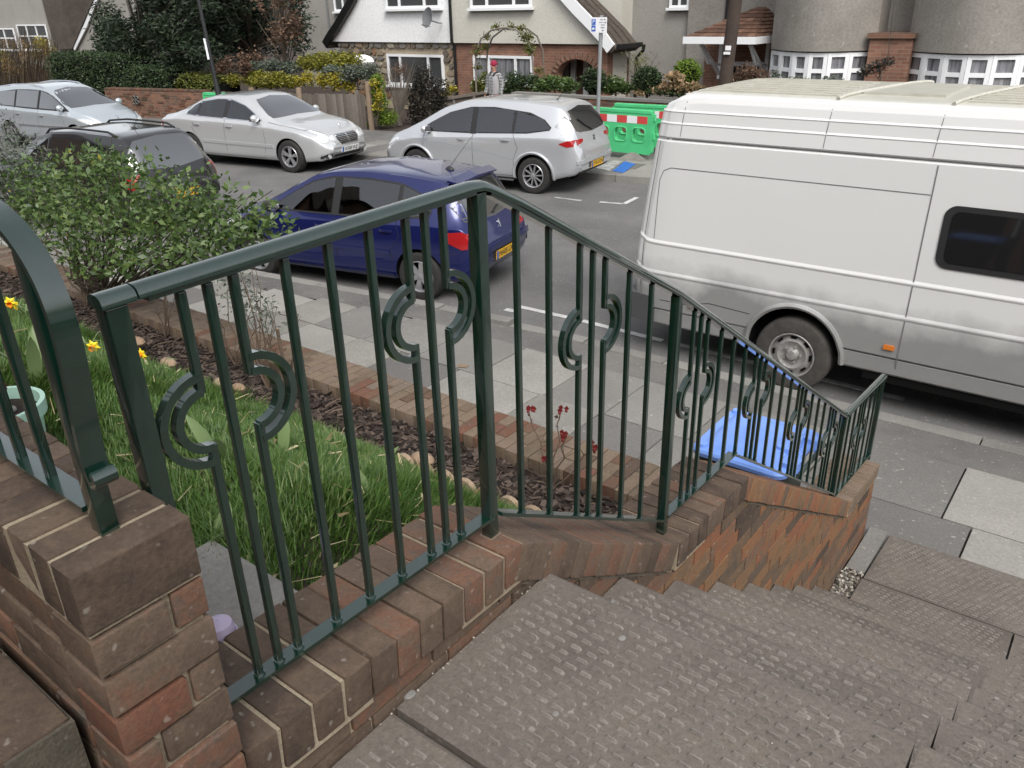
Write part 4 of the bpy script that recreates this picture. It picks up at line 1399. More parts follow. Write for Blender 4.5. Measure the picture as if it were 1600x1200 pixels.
# ---- rose bushes cut back to bare stems with red buds
def rose(x, y, tips, label, buds=True, leaves=14):
    t = thing("rose_bush", label, "rose bush", (x, y, BED_Z), "bare rose bushes in the bark bed")
    rr = random.Random(int(abs(x) * 100))
    mb, bd, lf = MB(), MB(), []
    for (dx, dy, dz) in tips:
        b, e = Vector((x, y, BED_Z)), Vector((x + dx, y + dy, BED_Z + dz))
        mid = [b.lerp(e, k / 5) + Vector((rr.uniform(-.02, .02), rr.uniform(-.02, .02), 0)) * (1 if 0 < k < 5 else 0) for k in range(6)]
        m_ = MB()
        m_.tube(mid, [0.006 - 0.0035 * k / 5 for k in range(6)], 5)
        for k in range(4):
            q_ = mid[rr.randint(2, 5)]
            d = Vector((rr.uniform(-1, 1), rr.uniform(-1, 1), rr.uniform(.2, 1))).normalized() * rr.uniform(.03, .09)
            m_.tube([q_, q_ + d * .6, q_ + d], [.003, .0022, .0012], 4)
            lf.append(q_ + d)
        m_.build("stem", "twig", t)
        if buds and rr.random() < 0.75:
            for k in range(4):
                lf_c = e + Vector((rr.uniform(-.02, .02), rr.uniform(-.02, .02), rr.uniform(-.015, .02)))
                bd.add(*(lambda q: (q, [(0, 1, 2, 3)]))([lf_c, lf_c + Vector((.014, .006, .012)), lf_c + Vector((.004, .0, .03)), lf_c + Vector((-.012, -.005, .014))]))
                bd.ball(lf_c, 0.009, 6, 4)
    if bd.v:
        bd.build("buds", "bud_red", t)["kind"] = "stuff"
    if leaves:
        P = np.array([list(q) for q in lf])
        foliage("foliage", np.repeat(P, 2, axis=0)[:leaves] + RNG.normal(0, .01, (min(leaves, len(P) * 2), 3)), 0.022, "bronze_leaf", t, 0.6, 0.6)
def bed_at(px, py):
    p = on_z(px, py, BED_Z)
    return p.x, min(max(p.y, 2.6), 2.92)
x_, y_ = bed_at(885, 745)
rose(x_, y_, [(-.20, .08, .36), (-.02, .12, .40), (.09, .0, .33), (.22, .05, .28), (.02, -.08, .22)], "bare rose bush with dark red buds behind the sloping railing")
x_, y_ = bed_at(480, 590)
rose(x_, y_, [(-.16, .02, .42), (.10, .1, .50), (.22, 0, .36), (-.05, -.05, .30)], "bare rose bush with green twiggy shoots beside the tall cut stake", False)
x_, y_ = bed_at(390, 565)
rose(x_, y_, [(-.25, .05, .42), (-.1, .1, .52), (.18, .1, .46), (.3, .02, .35), (.05, -.1, .40)], "spindly rose bush with pale dry twigs behind the first panel", False)
x_, y_ = bed_at(262, 530)
rose(x_, y_, [(-.1, .02, .50), (.05, .08, .62), (.2, .0, .55), (.12, .1, .45), (-.05, .1, .35)], "upright rose bush with brown stems behind the end post", False)
x_, y_ = bed_at(180, 470)
rose(x_, y_, [(-.15, .05, .5), (.06, .0, .75), (.0, .05, .60), (.2, .05, .4)], "rose bush with one tall straw-coloured shoot beneath the big shrub", False)
p = bed_at(455, 625)
st = thing("stake", "cut brown garden stake with a pale sawn top in the bark bed", "stake", (p[0], p[1], BED_Z))
q = on_y(433, 514, p[1])
MB().tube([(p[0], p[1], BED_Z - .05), (q.x, p[1], q.z)], 0.011, 8).build("shaft", "twig", st)
MB().tube([(q.x, p[1], q.z), (q.x - .0003, p[1], q.z + .004)], 0.011, 8).build("sawn_end", "timber_warm", st)

# ---- the big evergreen shrub behind the front wall
bx = on_z(215, 440, 1.0)
bush = thing("evergreen_shrub", "big loose evergreen shrub with pale green leaves leaning over the front wall", "shrub", (bx.x, 3.1, BED_Z))
YB = 3.05
cl = []
for px, py, rx, rz, yy in ((120, 400, .3, .16, 2.9), (215, 405, .34, .14, 2.85), (300, 398, .3, .13, 2.85), (160, 422, .22, .10, 2.8), (60, 290, .55, .28, 3.1), (130, 300, .55, .36, 3.2), (200, 300, .55, .34, 3.15), (270, 320, .50, .34, 3.1), (330, 330, .36, .30, 3.05), (110, 350, .5, .32, 2.9), (190, 360, .55, .32, 2.9), (280, 370, .45, .28, 2.9), (385, 345, .28, .18, 3.1), (410, 362, .18, .12, 3.1), (180, 262, .28, .16, 3.2), (140, 245, .22, .13, 3.2), (60, 330, .45, .3, 3.0), (350, 385, .28, .18, 2.95)):
    p = on_y(px, py, yy)
    cl.append(((p.x, yy, p.z), (rx, 0.32, rz)))
P = clump_points(cl, 7000, 0.42)
foliage("foliage", P, 0.050, "bush_leaf", bush, 0.8, 0.5)
foliage("old_leaves", clump_points(cl, 70, 0.4), 0.035, "yellow_leaf", bush, 0.5, 0.5)["kind"] = "stuff"
tips = [Vector(c[0]) + Vector((random.uniform(-.2, .2), random.uniform(-.2, .2), random.uniform(-.05, .2))) for c in cl for _ in range(4)]
stems(bush, (bx.x + 0.1, 3.0, BED_Z), tips, 0.010, 0.0025, "trunk", "branch", 0.10, 5)
# grey conifer-like shrub at the edge, and the loose grey-leaved sprig by the railing
p = on_y(5, 262, 3.0)
gs = thing("grey_shrub", "dense grey-green shrub behind the big evergreen one", "shrub", (p.x - 0.4, 3.3, 0.9))
cl = [((p.x - 0.15, 3.2, p.z - .05), (.42, .3, .34)), ((p.x - 0.7, 3.2, p.z + .05), (.5, .3, .4)), ((p.x - 0.4, 3.2, p.z - .5), (.6, .3, .5))]
foliage("foliage", clump_points(cl, 5200, 0.7), 0.035, "grey_leaf", gs, 0.8, 0.35)
stems(gs, (p.x - 0.4, 3.2, .9), [c[0] for c in cl], 0.03, 0.01, "trunk", "branch")
p = on_y(378, 470, 2.75)
sp = thing("lavender_bush", "sparse grey-leaved bush rising behind the first thin bars of the railing", "shrub", (p.x, 2.8, BED_Z))
cl = [((p.x, 2.78, p.z), (.20, .15, .18)), ((p.x + .15, 2.8, p.z - .1), (.2, .15, .15)), ((p.x - .18, 2.8, p.z + .05), (.2, .15, .18)), ((p.x, 2.8, p.z + .2), (.14, .12, .12))]
foliage("foliage", clump_points(cl, 430, 0.3), 0.035, "grey_leaf", sp, 0.8, 0.35)
stems(sp, (p.x + .05, 2.8, BED_Z), [Vector(c[0]) + Vector((random.uniform(-.15, .15), 0, .1)) for c in cl for _ in range(3)], 0.006, 0.002, "twig", "branch", 0.03, 4)

# ================================================================== WHEELIE BIN
bin_ = thing("wheelie_bin", "blue-lidded wheelie bin standing on the pavement behind the railing", "bin", (-1.27, 3.62, 0.10))
BX, BY, BW, BD, BH = -1.26, 3.62, 0.47, 0.50, 1.135
def rrect(cx, cy, w, d, r, z, n=5):
    out = []
    for qx, qy, a0 in ((1, 1, 0), (-1, 1, 90), (-1, -1, 180), (1, -1, 270)):
        for k in range(n + 1):
            a = R(a0 + 90 * k / n)
            out.append((cx + qx * (w / 2 - r) + r * math.cos(a), cy + qy * (d / 2 - r) + r * math.sin(a), z))
    return out
def loft(mb, rings, cap0=True, cap1=True):
    n = len(rings[0])
    vs = [p for r in rings for p in r]
    fs = [(i * n + k, i * n + (k + 1) % n, (i + 1) * n + (k + 1) % n, (i + 1) * n + k) for i in range(len(rings) - 1) for k in range(n)]
    if cap0:
        fs.append(tuple(range(n))[::-1])
    if cap1:
        fs.append(tuple((len(rings) - 1) * n + k for k in range(n)))
    return mb.add(vs, fs)
loft(MB(), [rrect(BX, BY + .02, .36, .36, .05, 0.13), rrect(BX, BY, BW - .05, BD - .06, .05, BH - 0.03)]).build("body", "bin_body", bin_, True)
loft(MB(), [rrect(BX, BY, BW - .02, BD - .02, .05, BH - 0.075), rrect(BX, BY, BW - .01, BD - .01, .05, BH - 0.03)]).build("rim", "bin_body", bin_, True)
lid = MB()
loft(lid, [rrect(BX, BY, BW + .02, BD + .03, .06, BH - 0.030), rrect(BX, BY, BW + .03, BD + .04, .065, BH - 0.008), rrect(BX, BY, BW + .015, BD + .025, .06, BH + 0.006), rrect(BX, BY, BW - .07, BD - .07, .06, BH + 0.010), rrect(BX, BY, BW - .10, BD - .10, .07, BH + 0.030), rrect(BX, BY, BW - .16, BD - .16, .06, BH + 0.038)])
lo = lid.build("lid", "bin_blue", bin_, True)
# raised panel, hinge block and grab notches on the lid
mb = MB()
for a_ in range(13):
    pass
ring_o = [(BX + 0.09 * math.cos(t_), BY + 0.02 + 0.09 * math.sin(t_), BH + 0.037) for t_ in (2 * math.pi * k / 24 for k in range(24))]
ring_i = [(BX + 0.07 * math.cos(t_), BY + 0.02 + 0.07 * math.sin(t_), BH + 0.0425) for t_ in (2 * math.pi * k / 24 for k in range(24))]
loft(mb, [ring_o, ring_i], False, True)
mb.build("lid_boss", "bin_blue", lo, True)
loft(MB(), [rrect(BX + .17, BY, .09, .20, .02, BH + .002), rrect(BX + .17, BY, .08, .18, .02, BH + .05)]).build("lid_rib", "bin_blue", lo, True)
for sx in (-1, 1):
    loft(MB(), [rrect(BX + .235, BY + sx * .15, .09, .10, .02, BH - .03), rrect(BX + .235, BY + sx * .15, .08, .09, .02, BH + .032)]).build("hinge", "bin_blue", bin_, True)
for (hx, hy) in ((-.20, .22), (-.20, -.22)):
    loft(MB(), [rrect(BX + hx, BY + hy, .06, .05, .015, BH - .005), rrect(BX + hx, BY + hy, .05, .04, .012, BH + .024)]).build("lid_tab", "bin_blue", lo, True)
fix_normals(MB().tube([(BX + .285, BY - .19, BH - .02), (BX + .285, BY + .19, BH - .02)], 0.013, 8).build("handle", "bin_body", bin_, True))
for sx in (-1, 1):
    M = Matrix.Translation((BX + .17, BY + sx * .19, 0.20)) @ Matrix.Rotation(R(90), 4, 'X')
    MB().lathe([(0.001, -.02), (.09, -.02), (.10, -.01), (.10, .01), (.09, .02), (.001, .02)], 20, M).build("wheel", "rubber", bin_, True)
# dark folded strap and pipe lying beside the bin
o = MB().box((-1.72, 3.63, 0.135), (0.36, 0.05, 0.02), Matrix.Rotation(R(-8), 3, 'Z')).build("timber_batten", "gloss_black")
tag(o, "dark batten lying on the pavement beside the wheelie bin", "batten")

# ================================================================== VEHICLES
def smooth1(xs, tbl, k=0.06):
    """table lookup with softly rounded corners"""
    tx, ty = [p[0] for p in tbl], [p[1] for p in tbl]
    if tx[0] > tx[-1]:
        tx, ty = tx[::-1], ty[::-1]
    acc = np.zeros(len(xs))
    ws = (0.25, 0.5, 0.25)
    for w, o in zip(ws, (-k, 0, k)):
        acc += w * np.interp(np.clip(xs + o, tx[0], tx[-1]), tx, ty)
    return acc
def catmull(P, n):
    """(m,2) control points -> n points by arc parameter along a Catmull-Rom spline"""
    P = np.asarray(P)
    m_ = len(P)
    E_ = np.vstack([2 * P[0] - P[1], P, 2 * P[-1] - P[-2]])
    t = np.linspace(0, m_ - 1 - 1e-9, n)
    i = t.astype(int)
    f = (t - i)[:, None]
    a, b, c, d = E_[i], E_[i + 1], E_[i + 2], E_[i + 3]
    return 0.5 * ((2 * b) + (c - a) * f + (2 * a - 5 * b + 4 * c - d) * f ** 2 + (3 * b - 3 * c + d - a) * f ** 3)

class Car:
    """body shell lofted from station tables; panels, glass and lamps are laid on the real surface"""
    def __init__(s, name, label, cat, loc, heading, paint, T, group=None):
        s.root = thing(name, label, cat, loc, group, local=True, rz=heading)
        s.paint = paint
        s.T = T
        x0, x1 = T["x"]
        u = np.linspace(0, 1, 64)
        # stations packed towards both ends
        xs = x0 + (x1 - x0) * (0.5 - 0.5 * np.cos(np.pi * u)) * 0.75 + (x1 - x0) * u * 0.25
        zb, zs, zt, w, wt = (smooth1(xs, T[k]) for k in ("zb", "zs", "zt", "w", "wt"))
        crown = smooth1(xs, T["crown"]) if "crown" in T else np.full(len(xs), 0.045)
        tum = T.get("lip", 0.0)
        rings = []
        for i in range(len(xs)):
            b, sh, t, W, WT, cr = zb[i], zs[i], zt[i], w[i], wt[i], crown[i]
            sh = min(sh, t - 0.05)
            zc = max(t - cr, sh + 0.012)
            if "ring" in T:
                half = T["ring"](xs[i], b, sh, t, W, WT, zc)
            else:
                mid = b + (sh - b) * 0.55
                half = [(0, b), (W * .70, b), (W * .90, b + .02), (W * .965, b + .09), (W * .985, b + (sh - b) * .28), (W, mid), (W * .995, b + (sh - b) * .80), (W * .975, sh - .02), (W * .945, sh + .012 if zc > sh + .1 else sh),
                        (W * .945 + (WT - W * .945) * .5, sh + (zc - sh) * .52), (WT, zc - .012), (WT * .955, zc + cr * .35), (WT * .78, t - cr * .22), (WT * .4, t - cr * .03), (0, t)]
            rings.append(half if T.get('raw') else catmull(half, 46))
        n = len(rings[0])
        vs, fs = [], []
        m_ = 2 * n - 2
        lean = T.get("lean", lambda x, z: 0.0)
        for i, h in enumerate(rings):
            for (y, z) in h:
                vs.append((xs[i] + lean(xs[i], z), y, z))
            for (y, z) in h[-2:0:-1]:
                vs.append((xs[i] + lean(xs[i], z), -y, z))
        for i in range(len(xs) - 1):
            for k in range(m_):
                a, b = i * m_ + k, i * m_ + (k + 1) % m_
                fs.append((a, b, b + m_, a + m_))
        fs.append(tuple(range(m_)))
        fs.append(tuple((len(xs) - 1) * m_ + k for k in range(m_))[::-1])
        me = bpy.data.meshes.new("body")
        me.from_pydata(vs, [], fs)
        bm = bmesh.new()
        bm.from_mesh(me)
        bmesh.ops.recalc_face_normals(bm, faces=bm.faces)
        s.bvh = BVHTree.FromBMesh(bm)
        bm.to_mesh(me)
        bm.free()
        body = bpy.data.objects.new("body", me)
        COL.objects.link(body)
        # wheel arches cut through the sides
        axles, ra, tw = T["axles"], T["arch"], T["track"]
        for ax in axles:
            cm = MB()
            for sd in (-1, 1):
                M = Matrix.Translation((ax, sd * (T["hw"] + 0.2), T["wr"] + T.get("arch_dz", 0.01))) @ Matrix.Rotation(R(90), 4, 'X')
                cm.lathe([(0.001, -0.5), (ra, -0.5), (ra, 0.5), (0.001, 0.5)], 40, M)
            co = cm.build("cut", paint)
            fix_normals(co)
            md = body.modifiers.new("b", 'BOOLEAN')
            md.object = co
            md.operation = 'DIFFERENCE'
            md.solver = 'EXACT'
            bpy.context.view_layer.update()
            me2 = bpy.data.meshes.new_from_object(body.evaluated_get(bpy.context.evaluated_depsgraph_get()))
            body.modifiers.clear()
            body.data = me2
            bpy.data.objects.remove(co)
        cab = T.get("cabin")
        if cab:
            cm = MB().prism([(x, -1.5, z) for x, z in cab], (0, 3.0, 0))
            co = cm.build("cut", paint)
            fix_normals(co)
            md = body.modifiers.new("b", 'BOOLEAN')
            md.object = co
            md.operation = 'DIFFERENCE'
            md.solver = 'EXACT'
            bpy.context.view_layer.update()
            me2 = bpy.data.meshes.new_from_object(body.evaluated_get(bpy.context.evaluated_depsgraph_get()))
            body.modifiers.clear()
            body.data = me2
            bpy.data.objects.remove(co)
        me = body.data
        me.name = "body"
        me.materials.clear()
        me.materials.append(MATS[paint])
        me.materials.append(MATS["under_black"])
        lower = T.get("lower")
        if lower:
            me.materials.append(MATS[lower[0]])
        for p in me.polygons:
            c = p.center
            p.use_smooth = True
            p.material_index = 0
            for ax in axles:
                d = math.hypot(c.x - ax, c.z - T["wr"] - T.get("arch_dz", 0.01))
                if d < ra * 1.005 and abs(c.y) < T["hw"] + .1 and (abs(d - ra) < 0.02 and abs(p.normal.y) < 0.3 or abs(c.y) < T["hw"] * 0.8):
                    p.material_index = 1
            if cab and c.z > min(z for _, z in cab) - .01 and abs(c.y) < T["hw"] * .98 and min(x for x, _ in cab) - .01 < c.x < max(x for x, _ in cab) + .01 and abs(p.normal.y) < .05:
                # inside of the cabin
                from_cut = any(abs((c.x - xa) * (zb_ - za) - (c.z - za) * (xb - xa)) / math.hypot(xb - xa, zb_ - za) < .004 and -.02 < ((c.x - xa) * (xb - xa) + (c.z - za) * (zb_ - za)) / ((xb - xa) ** 2 + (zb_ - za) ** 2) < 1.02 for (xa, za), (xb, zb_) in zip(cab, cab[1:] + cab[:1]))
                if from_cut:
                    p.material_index = 1
            if p.normal.z < -0.85 and c.z < 0.45:
                p.material_index = 1
            if lower and c.z < lower[1] and p.material_index == 0:
                p.material_index = 2
        me.set_sharp_from_angle(angle=R(T.get("sharp", 32)))
        link_child(body, s.root)
        s.body = body
    # ---- laying pieces on the surface
    def hit(s, o, d):
        h = s.bvh.ray_cast(Vector(o), Vector(d))
        return (h[0], h[1]) if h[0] is not None else (None, None)
    def side_pt(s, x, z, sd, eps):
        h, n_ = s.hit((x, sd * 3.0, z), (0, -sd, 0))
        if h is None:
            return Vector((x, sd * s.T["hw"], z))
        if n_.y * sd < 0:
            n_ = -n_
        return h + n_ * eps
    def end_pt(s, y, z, sd, eps):
        h, n_ = s.hit((sd * 9.0, y, z), (-sd, 0, 0))
        if h is None:
            return Vector((s.T["x"][1] if sd > 0 else s.T["x"][0], y, z))
        if n_.x * sd < 0:
            n_ = -n_
        return h + n_ * eps
    def top_pt(s, x, y, eps):
        h, n_ = s.hit((x, y, 9.0), (0, 0, -1))
        if h is None:
            return Vector((x, y, 1.0))
        if n_.z < 0:
            n_ = -n_
        return h + n_ * eps
    def skin(s, name, fn, us, lo, hi, mat, eps, rows=5, parent=None, th=0.004):
        """patch over columns us between curves lo(u), hi(u); fn(u, v, eps) gives surface points"""
        vs, fs = [], []
        for u in us:
            a, b = lo(u), hi(u)
            for k in range(rows + 1):
                vs.append(fn(u, a + (b - a) * k / rows, eps))
        R1 = rows + 1
        nc = len(us)
        for i in range(nc - 1):
            for k in range(rows):
                fs.append((i * R1 + k, (i + 1) * R1 + k, (i + 1) * R1 + k + 1, i * R1 + k + 1))
        # turned-in rim
        bnd = [i * R1 for i in range(nc)] + [(nc - 1) * R1 + k for k in range(1, R1)] + [i * R1 + rows for i in range(nc - 2, -1, -1)] + [k for k in range(rows - 1, 0, -1)]
        cen = sum((Vector(v) for v in vs), Vector()) / len(vs)
        base = len(vs)
        for b_ in bnd:
            i, k = divmod(b_, R1)
            u = us[i]
            a, b = lo(u), hi(u)
            vs.append(fn(u, a + (b - a) * k / rows, -0.004))
        N = len(bnd)
        for q in range(N):
            fs.append((bnd[q], bnd[(q + 1) % N], base + (q + 1) % N, base + q))
        mb = MB().add(vs, fs)
        o = mb.build(name, mat, None, True)
        COL.objects.unlink(o)
        COL.objects.link(o)
        o.parent = parent or s.root
        fix_normals(o)
        return o
    def tab(s, t):
        xs_, ys_ = [p[0] for p in t], [p[1] for p in t]
        return lambda u: float(np.interp(u, xs_, ys_))
    def side_panel(s, name, sides, x0, x1, lo, hi, mat, eps=0.004, cols=14, rows=5, parent=None):
        lo, hi = (s.tab(t) if isinstance(t, list) else (lambda u, c=t: c) for t in (lo, hi))
        out = []
        for sd in sides:
            out.append(s.skin(name, lambda u, v, e, sd=sd: s.side_pt(u, v, sd, e), list(np.linspace(x0, x1, cols + 1)), lo, hi, mat, eps, rows, parent))
        return out
    def end_panel(s, name, sd, y0, y1, lo, hi, mat, eps=0.004, cols=12, rows=5, parent=None):
        lo, hi = (s.tab(t) if isinstance(t, list) else (lambda u, c=t: c) for t in (lo, hi))
        return s.skin(name, lambda u, v, e: s.end_pt(u, v, sd, e), list(np.linspace(y0, y1, cols + 1)), lo, hi, mat, eps, rows, parent)
    def seam(s, name, pts, fn, mat="trim_black", w=0.007, eps=0.0015, parent=None):
        """thin shut line along surface points"""
        P = []
        for a, b in zip(pts[:-1], pts[1:]):
            L = math.hypot(b[0] - a[0], b[1] - a[1])
            n_ = max(1, int(L / 0.09))
            P += [(a[0] + (b[0] - a[0]) * k / n_, a[1] + (b[1] - a[1]) * k / n_) for k in range(n_)]
        P.append(pts[-1])
        vs, fs = [], []
        for i, p in enumerate(P):
            q0, q1 = P[max(0, i - 1)], P[min(len(P) - 1, i + 1)]
            d = (q1[0] - q0[0], q1[1] - q0[1])
            L = math.hypot(*d) or 1
            nx, ny = -d[1] / L * w / 2, d[0] / L * w / 2
            vs += [fn(p[0] + nx, p[1] + ny, eps), fn(p[0] - nx, p[1] - ny, eps)]
        for i in range(len(P) - 1):
            fs.append((2 * i, 2 * i + 1, 2 * i + 3, 2 * i + 2))
        o = MB().add(vs, fs).build(name, mat)
        o.parent = parent or s.body
        return o
    def wheel(s, ax, sd, style, r=None, width=0.20, tyre="rubber", rim="alloy", rr=None):
        T = s.T
        r = r or T["wr"]
        rr = rr or r * 0.66
        w = bpy.data.objects.new("wheel", None)
        COL.objects.link(w)
        w.parent = s.root
        w.location = (ax, sd * (T["track"]), r)
        w.rotation_euler = (R(-90) * sd, 0, 0)   # local z points outwards
        hw_ = width / 2
        def sub(mb, name, mat):
            o = mb.build(name, mat, None, True)
            o.parent = w
            return fix_normals(o)
        sub(MB().lathe([(rr * .98, -hw_), (r * .93, -hw_), (r, -hw_ * .7), (r, hw_ * .7), (r * .955, hw_ * .96), (r * .88, hw_ * 1.04), (rr * 1.04, hw_ * .98), (rr * 1.0, hw_ * .88), (rr * .97, hw_ * .5), (rr * .97, -hw_)], 40), "tyre", tyre)
        sub(MB().lathe([(rr * 1.005, hw_ * .90), (rr * .97, hw_ * .97), (rr * .92, hw_ * .92), (rr * .90, hw_ * .5), (rr * .90, 0)], 40), "rim", rim)
        sub(MB().lathe([(0.001, hw_ * .18), (rr * .93, hw_ * .18)], 30), "brake_disc", "under_black")
        hub = MB().lathe([(rr * .20, hw_ * .6), (rr * .19, hw_ * .86), (rr * .12, hw_ * .92), (0.001, hw_ * .93)], 16)
        sub(hub, "hub_cap", rim)
        def spoke(a, w0, w1, n0=rr * .12, n1=rr * .93, z0=hw_ * .84, z1=hw_ * .86, name="spoke"):
            c, d = math.cos(a), math.sin(a)
            U, V = Vector((c, d, 0)), Vector((-d, c, 0))
            vs = []
            for rad, hw2, zz in ((n0, w0, z0), (n1, w1, z1)):
                for zo in (0.0, -0.03):
                    for q in (-1, 1):
                        vs.append(U * rad + V * (q * hw2 * (1 if zo == 0 else 1.15)) + Vector((0, 0, zz + zo)))
            sub(MB().add(vs, [(0, 1, 5, 4), (2, 6, 7, 3), (0, 4, 6, 2), (1, 3, 7, 5), (0, 2, 3, 1), (4, 5, 7, 6)]), name, rim)
        if style == "six":          # broad trim with six holes
            for k in range(6):
                spoke(k * math.pi / 3 + .3, rr * .12, rr * .20)
        elif style == "five":
            for k in range(5):
                a = k * 2 * math.pi / 5 + .25
                spoke(a - .13, rr * .07, rr * .065)
                spoke(a + .13, rr * .07, rr * .065)
        elif style == "ten":
            for k in range(10):
                spoke(k * math.pi / 5 + .1, rr * .045, rr * .05)
        elif style == "steel":
            sub(MB().lathe([(rr * .93, hw_ * .55), (rr * .72, hw_ * .72), (rr * .62, hw_ * .80), (rr * .45, hw_ * .60), (rr * .30, hw_ * .62), (rr * .20, hw_ * .95), (.001, hw_ * .98)], 32), "disc", rim)
            for k in range(8):
                a = k * math.pi / 4
                M = Matrix.Rotation(a, 4, 'Z') @ Matrix.Translation((rr * .79, 0, hw_ * .69))
                sub(MB().box((0, 0, 0), (.022, .055, .03)).__class__().box(M @ Vector((0, 0, 0)), (.020, .05, .02), M.to_3x3()), "slot", "under_black")
            for k in range(5):
                a = k * 2 * math.pi / 5
                sub(MB().lathe([(.012, 0), (.012, .02), (.001, .022)], 8, Matrix.Translation((rr * .36 * math.cos(a), rr * .36 * math.sin(a), hw_ * .6))), "wheel_nut", "steel_dirty")
        return w
    def cabin_fit(s, pillars, seats, belt):
        """door frames, pillars, seats and dashboard seen through the side glass"""
        cab = s.T["cabin"]
        for sd in (1, -1):
            f = lambda x, z, e, sd=sd: s.side_pt(x, z, sd, e)
            s.seam("window_surround", cab + [cab[0]], f, s.T.get("surround", "trim_black"), .030, .004, s.root)
            for (x0, x1, zl, zh) in pillars:
                s.side_panel("door_pillar", (sd,), x0, x1, zl, zh, "trim_black", .003, 3, 6)
        for (x, rear) in seats:
            for sy in (-.36, .36) if not rear else (-.4, 0, .4):
                w = .44 if not rear else .40
                m_ = MB()
                loft(m_, [[(x + .02 - .10, sy - w / 2, belt - .35), (x + .14 - .10, sy - w / 2, belt - .35), (x + .14 - .10, sy + w / 2, belt - .35), (x + .02 - .10, sy + w / 2, belt - .35)], [(x - .16, sy - w * .42, belt + .14), (x - .06, sy - w * .42, belt + .14), (x - .06, sy + w * .42, belt + .14), (x - .16, sy + w * .42, belt + .14)]])
                o = m_.build("seat", "seat_grey")
                o.parent = s.root
                fix_normals(o)
                loft(h := MB(), [[(x - .18, sy - .12, belt + .17), (x - .09, sy - .12, belt + .17), (x - .09, sy + .12, belt + .17), (x - .18, sy + .12, belt + .17)], [(x - .20, sy - .10, belt + .34), (x - .12, sy - .10, belt + .34), (x - .12, sy + .10, belt + .34), (x - .20, sy + .10, belt + .34)]])
                g_ = h.build("headrest", "seat_grey")
                g_.parent = s.root
                fix_normals(g_)
        xm = max(x for x, z in cab)
        o = MB().tube([(xm - .42 + .05 * math.cos(a), -.36 + .17 * math.sin(a), belt + .04 + .17 * math.cos(a)) for a in np.linspace(0, 6.28, 15)], .014, 6).build("steering_wheel", "trim_black")
        o.parent = s.root
    def mirror(s, x, z, sd, mat, y=None):
        y = y or s.side_pt(x, z, sd, 0).y
        m_ = MB()
        m_.ball((0, 0, 0), 0.095, 14, 10, (0.75, 1.05, 0.85))
        o = m_.build("mirror", mat, None, True)
        o.parent = s.root
        o.location = (x, y + sd * .10, z + .06)
        g = MB().box((-0.07, 0, 0), (0.008, 0.15, 0.11)).build("glass", "glass_dark")
        g.parent = o
        a = MB().box((x - .01, y + sd * .02, z), (.05, .10, .03)).build("mirror_arm", "trim_black")
        a.parent = s.root
    def handle(s, x, z, sd, mat, L=0.19):
        p = s.side_pt(x, z, sd, 0.022)
        o = MB().sweep([(x - L / 2, s.side_pt(x - L / 2, z, sd, 0.002).y, z), (x - L * .32, s.side_pt(x - L * .3, z, sd, 0.026).y, z), (x + L * .32, s.side_pt(x + L * .3, z, sd, 0.026).y, z), (x + L / 2, s.side_pt(x + L / 2, z, sd, 0.002).y, z)], 0.028, 0.016, (0, 0, 1)).build("handle", mat, None, True)
        o.parent = s.root
        fix_normals(o)
    def plate(s, sd, z, txt, yel, y=0.0, w=0.52, h=0.11, tilt=0.0):
        c = s.end_pt(y, z, sd, 0.014)
        d = s.end_pt(y, z + .05, sd, 0.014) - s.end_pt(y, z - .05, sd, 0.014)
        ang = math.atan2(d.x, d.z)
        M = Matrix.Translation(c) @ Matrix.Rotation(ang, 4, 'Y')
        o = MB().box((0, 0, 0), (0.012, w, h)).build("number_plate", "plate_yellow" if yel else "plate_white")
        o.parent = s.root
        o.matrix_basis = M
        b = MB().box((sd * .0065, sd * (-w / 2 + .025), 0), (0.002, .045, h * .98)).build("country_band", "euro_blue")
        b.parent = o
        TM = Matrix.Translation((sd * .007, sd * .022, 0)) @ (Matrix(((0, 0, 1), (1, 0, 0), (0, 1, 0))).to_4x4() if sd > 0 else Matrix(((0, 0, -1), (-1, 0, 0), (0, 1, 0))).to_4x4())
        t = text_mesh(txt, 0.098, "ink_black", "lettering", TM, None, 0.001)
        t.parent = o

def link_child(o, parent):
    o.parent = parent
    return o
def mirror_y(seq):
    return seq

# ------------------------------------------------------------------ dark blue hatchback
S2 = (1, -1)
T = dict(cabin=[(1.02, 0.965), (0.75, 1.125), (0.38, 1.315), (0.05, 1.395), (-0.5, 1.41), (-1.0, 1.375), (-1.28, 1.28), (-1.46, 1.1), (-1.44, 1.045), (-0.5, 0.985)], x=(-2.07, 2.12), axles=(1.304, -1.304), arch=0.345, wr=0.305, track=0.765, hw=0.873,
    zb=[(-2.07, .50), (-2.03, .34), (-1.9, .26), (-1.6, .21), (1.7, .20), (1.98, .24), (2.08, .34), (2.12, .45)],
    zt=[(-2.07, .62), (-2.05, .70), (-1.99, .86), (-1.93, 1.00), (-1.78, 1.24), (-1.66, 1.41), (-1.50, 1.455), (-1.0, 1.50), (-.4, 1.52), (.05, 1.49), (.38, 1.42), (.8, 1.22), (1.25, 1.00), (1.45, .95), (1.75, .87), (1.95, .77), (2.06, .66), (2.12, .56)],
    zs=[(-2.07, .55), (-1.95, .93), (-1.5, .955), (-.6, .92), (.5, .89), (1.1, .87), (1.6, .80), (1.95, .68), (2.12, .50)],
    w=[(-2.07, .66), (-2.02, .74), (-1.9, .805), (-1.6, .845), (-1.2, .868), (0, .873), (1.2, .868), (1.6, .845), (1.9, .77), (2.04, .66), (2.12, .50)],
    wt=[(-2.07, .58), (-1.95, .62), (-1.7, .555), (-1.4, .565), (-.5, .585), (.2, .585), (.6, .62), (1.25, .72), (1.6, .70), (1.95, .60), (2.12, .42)])
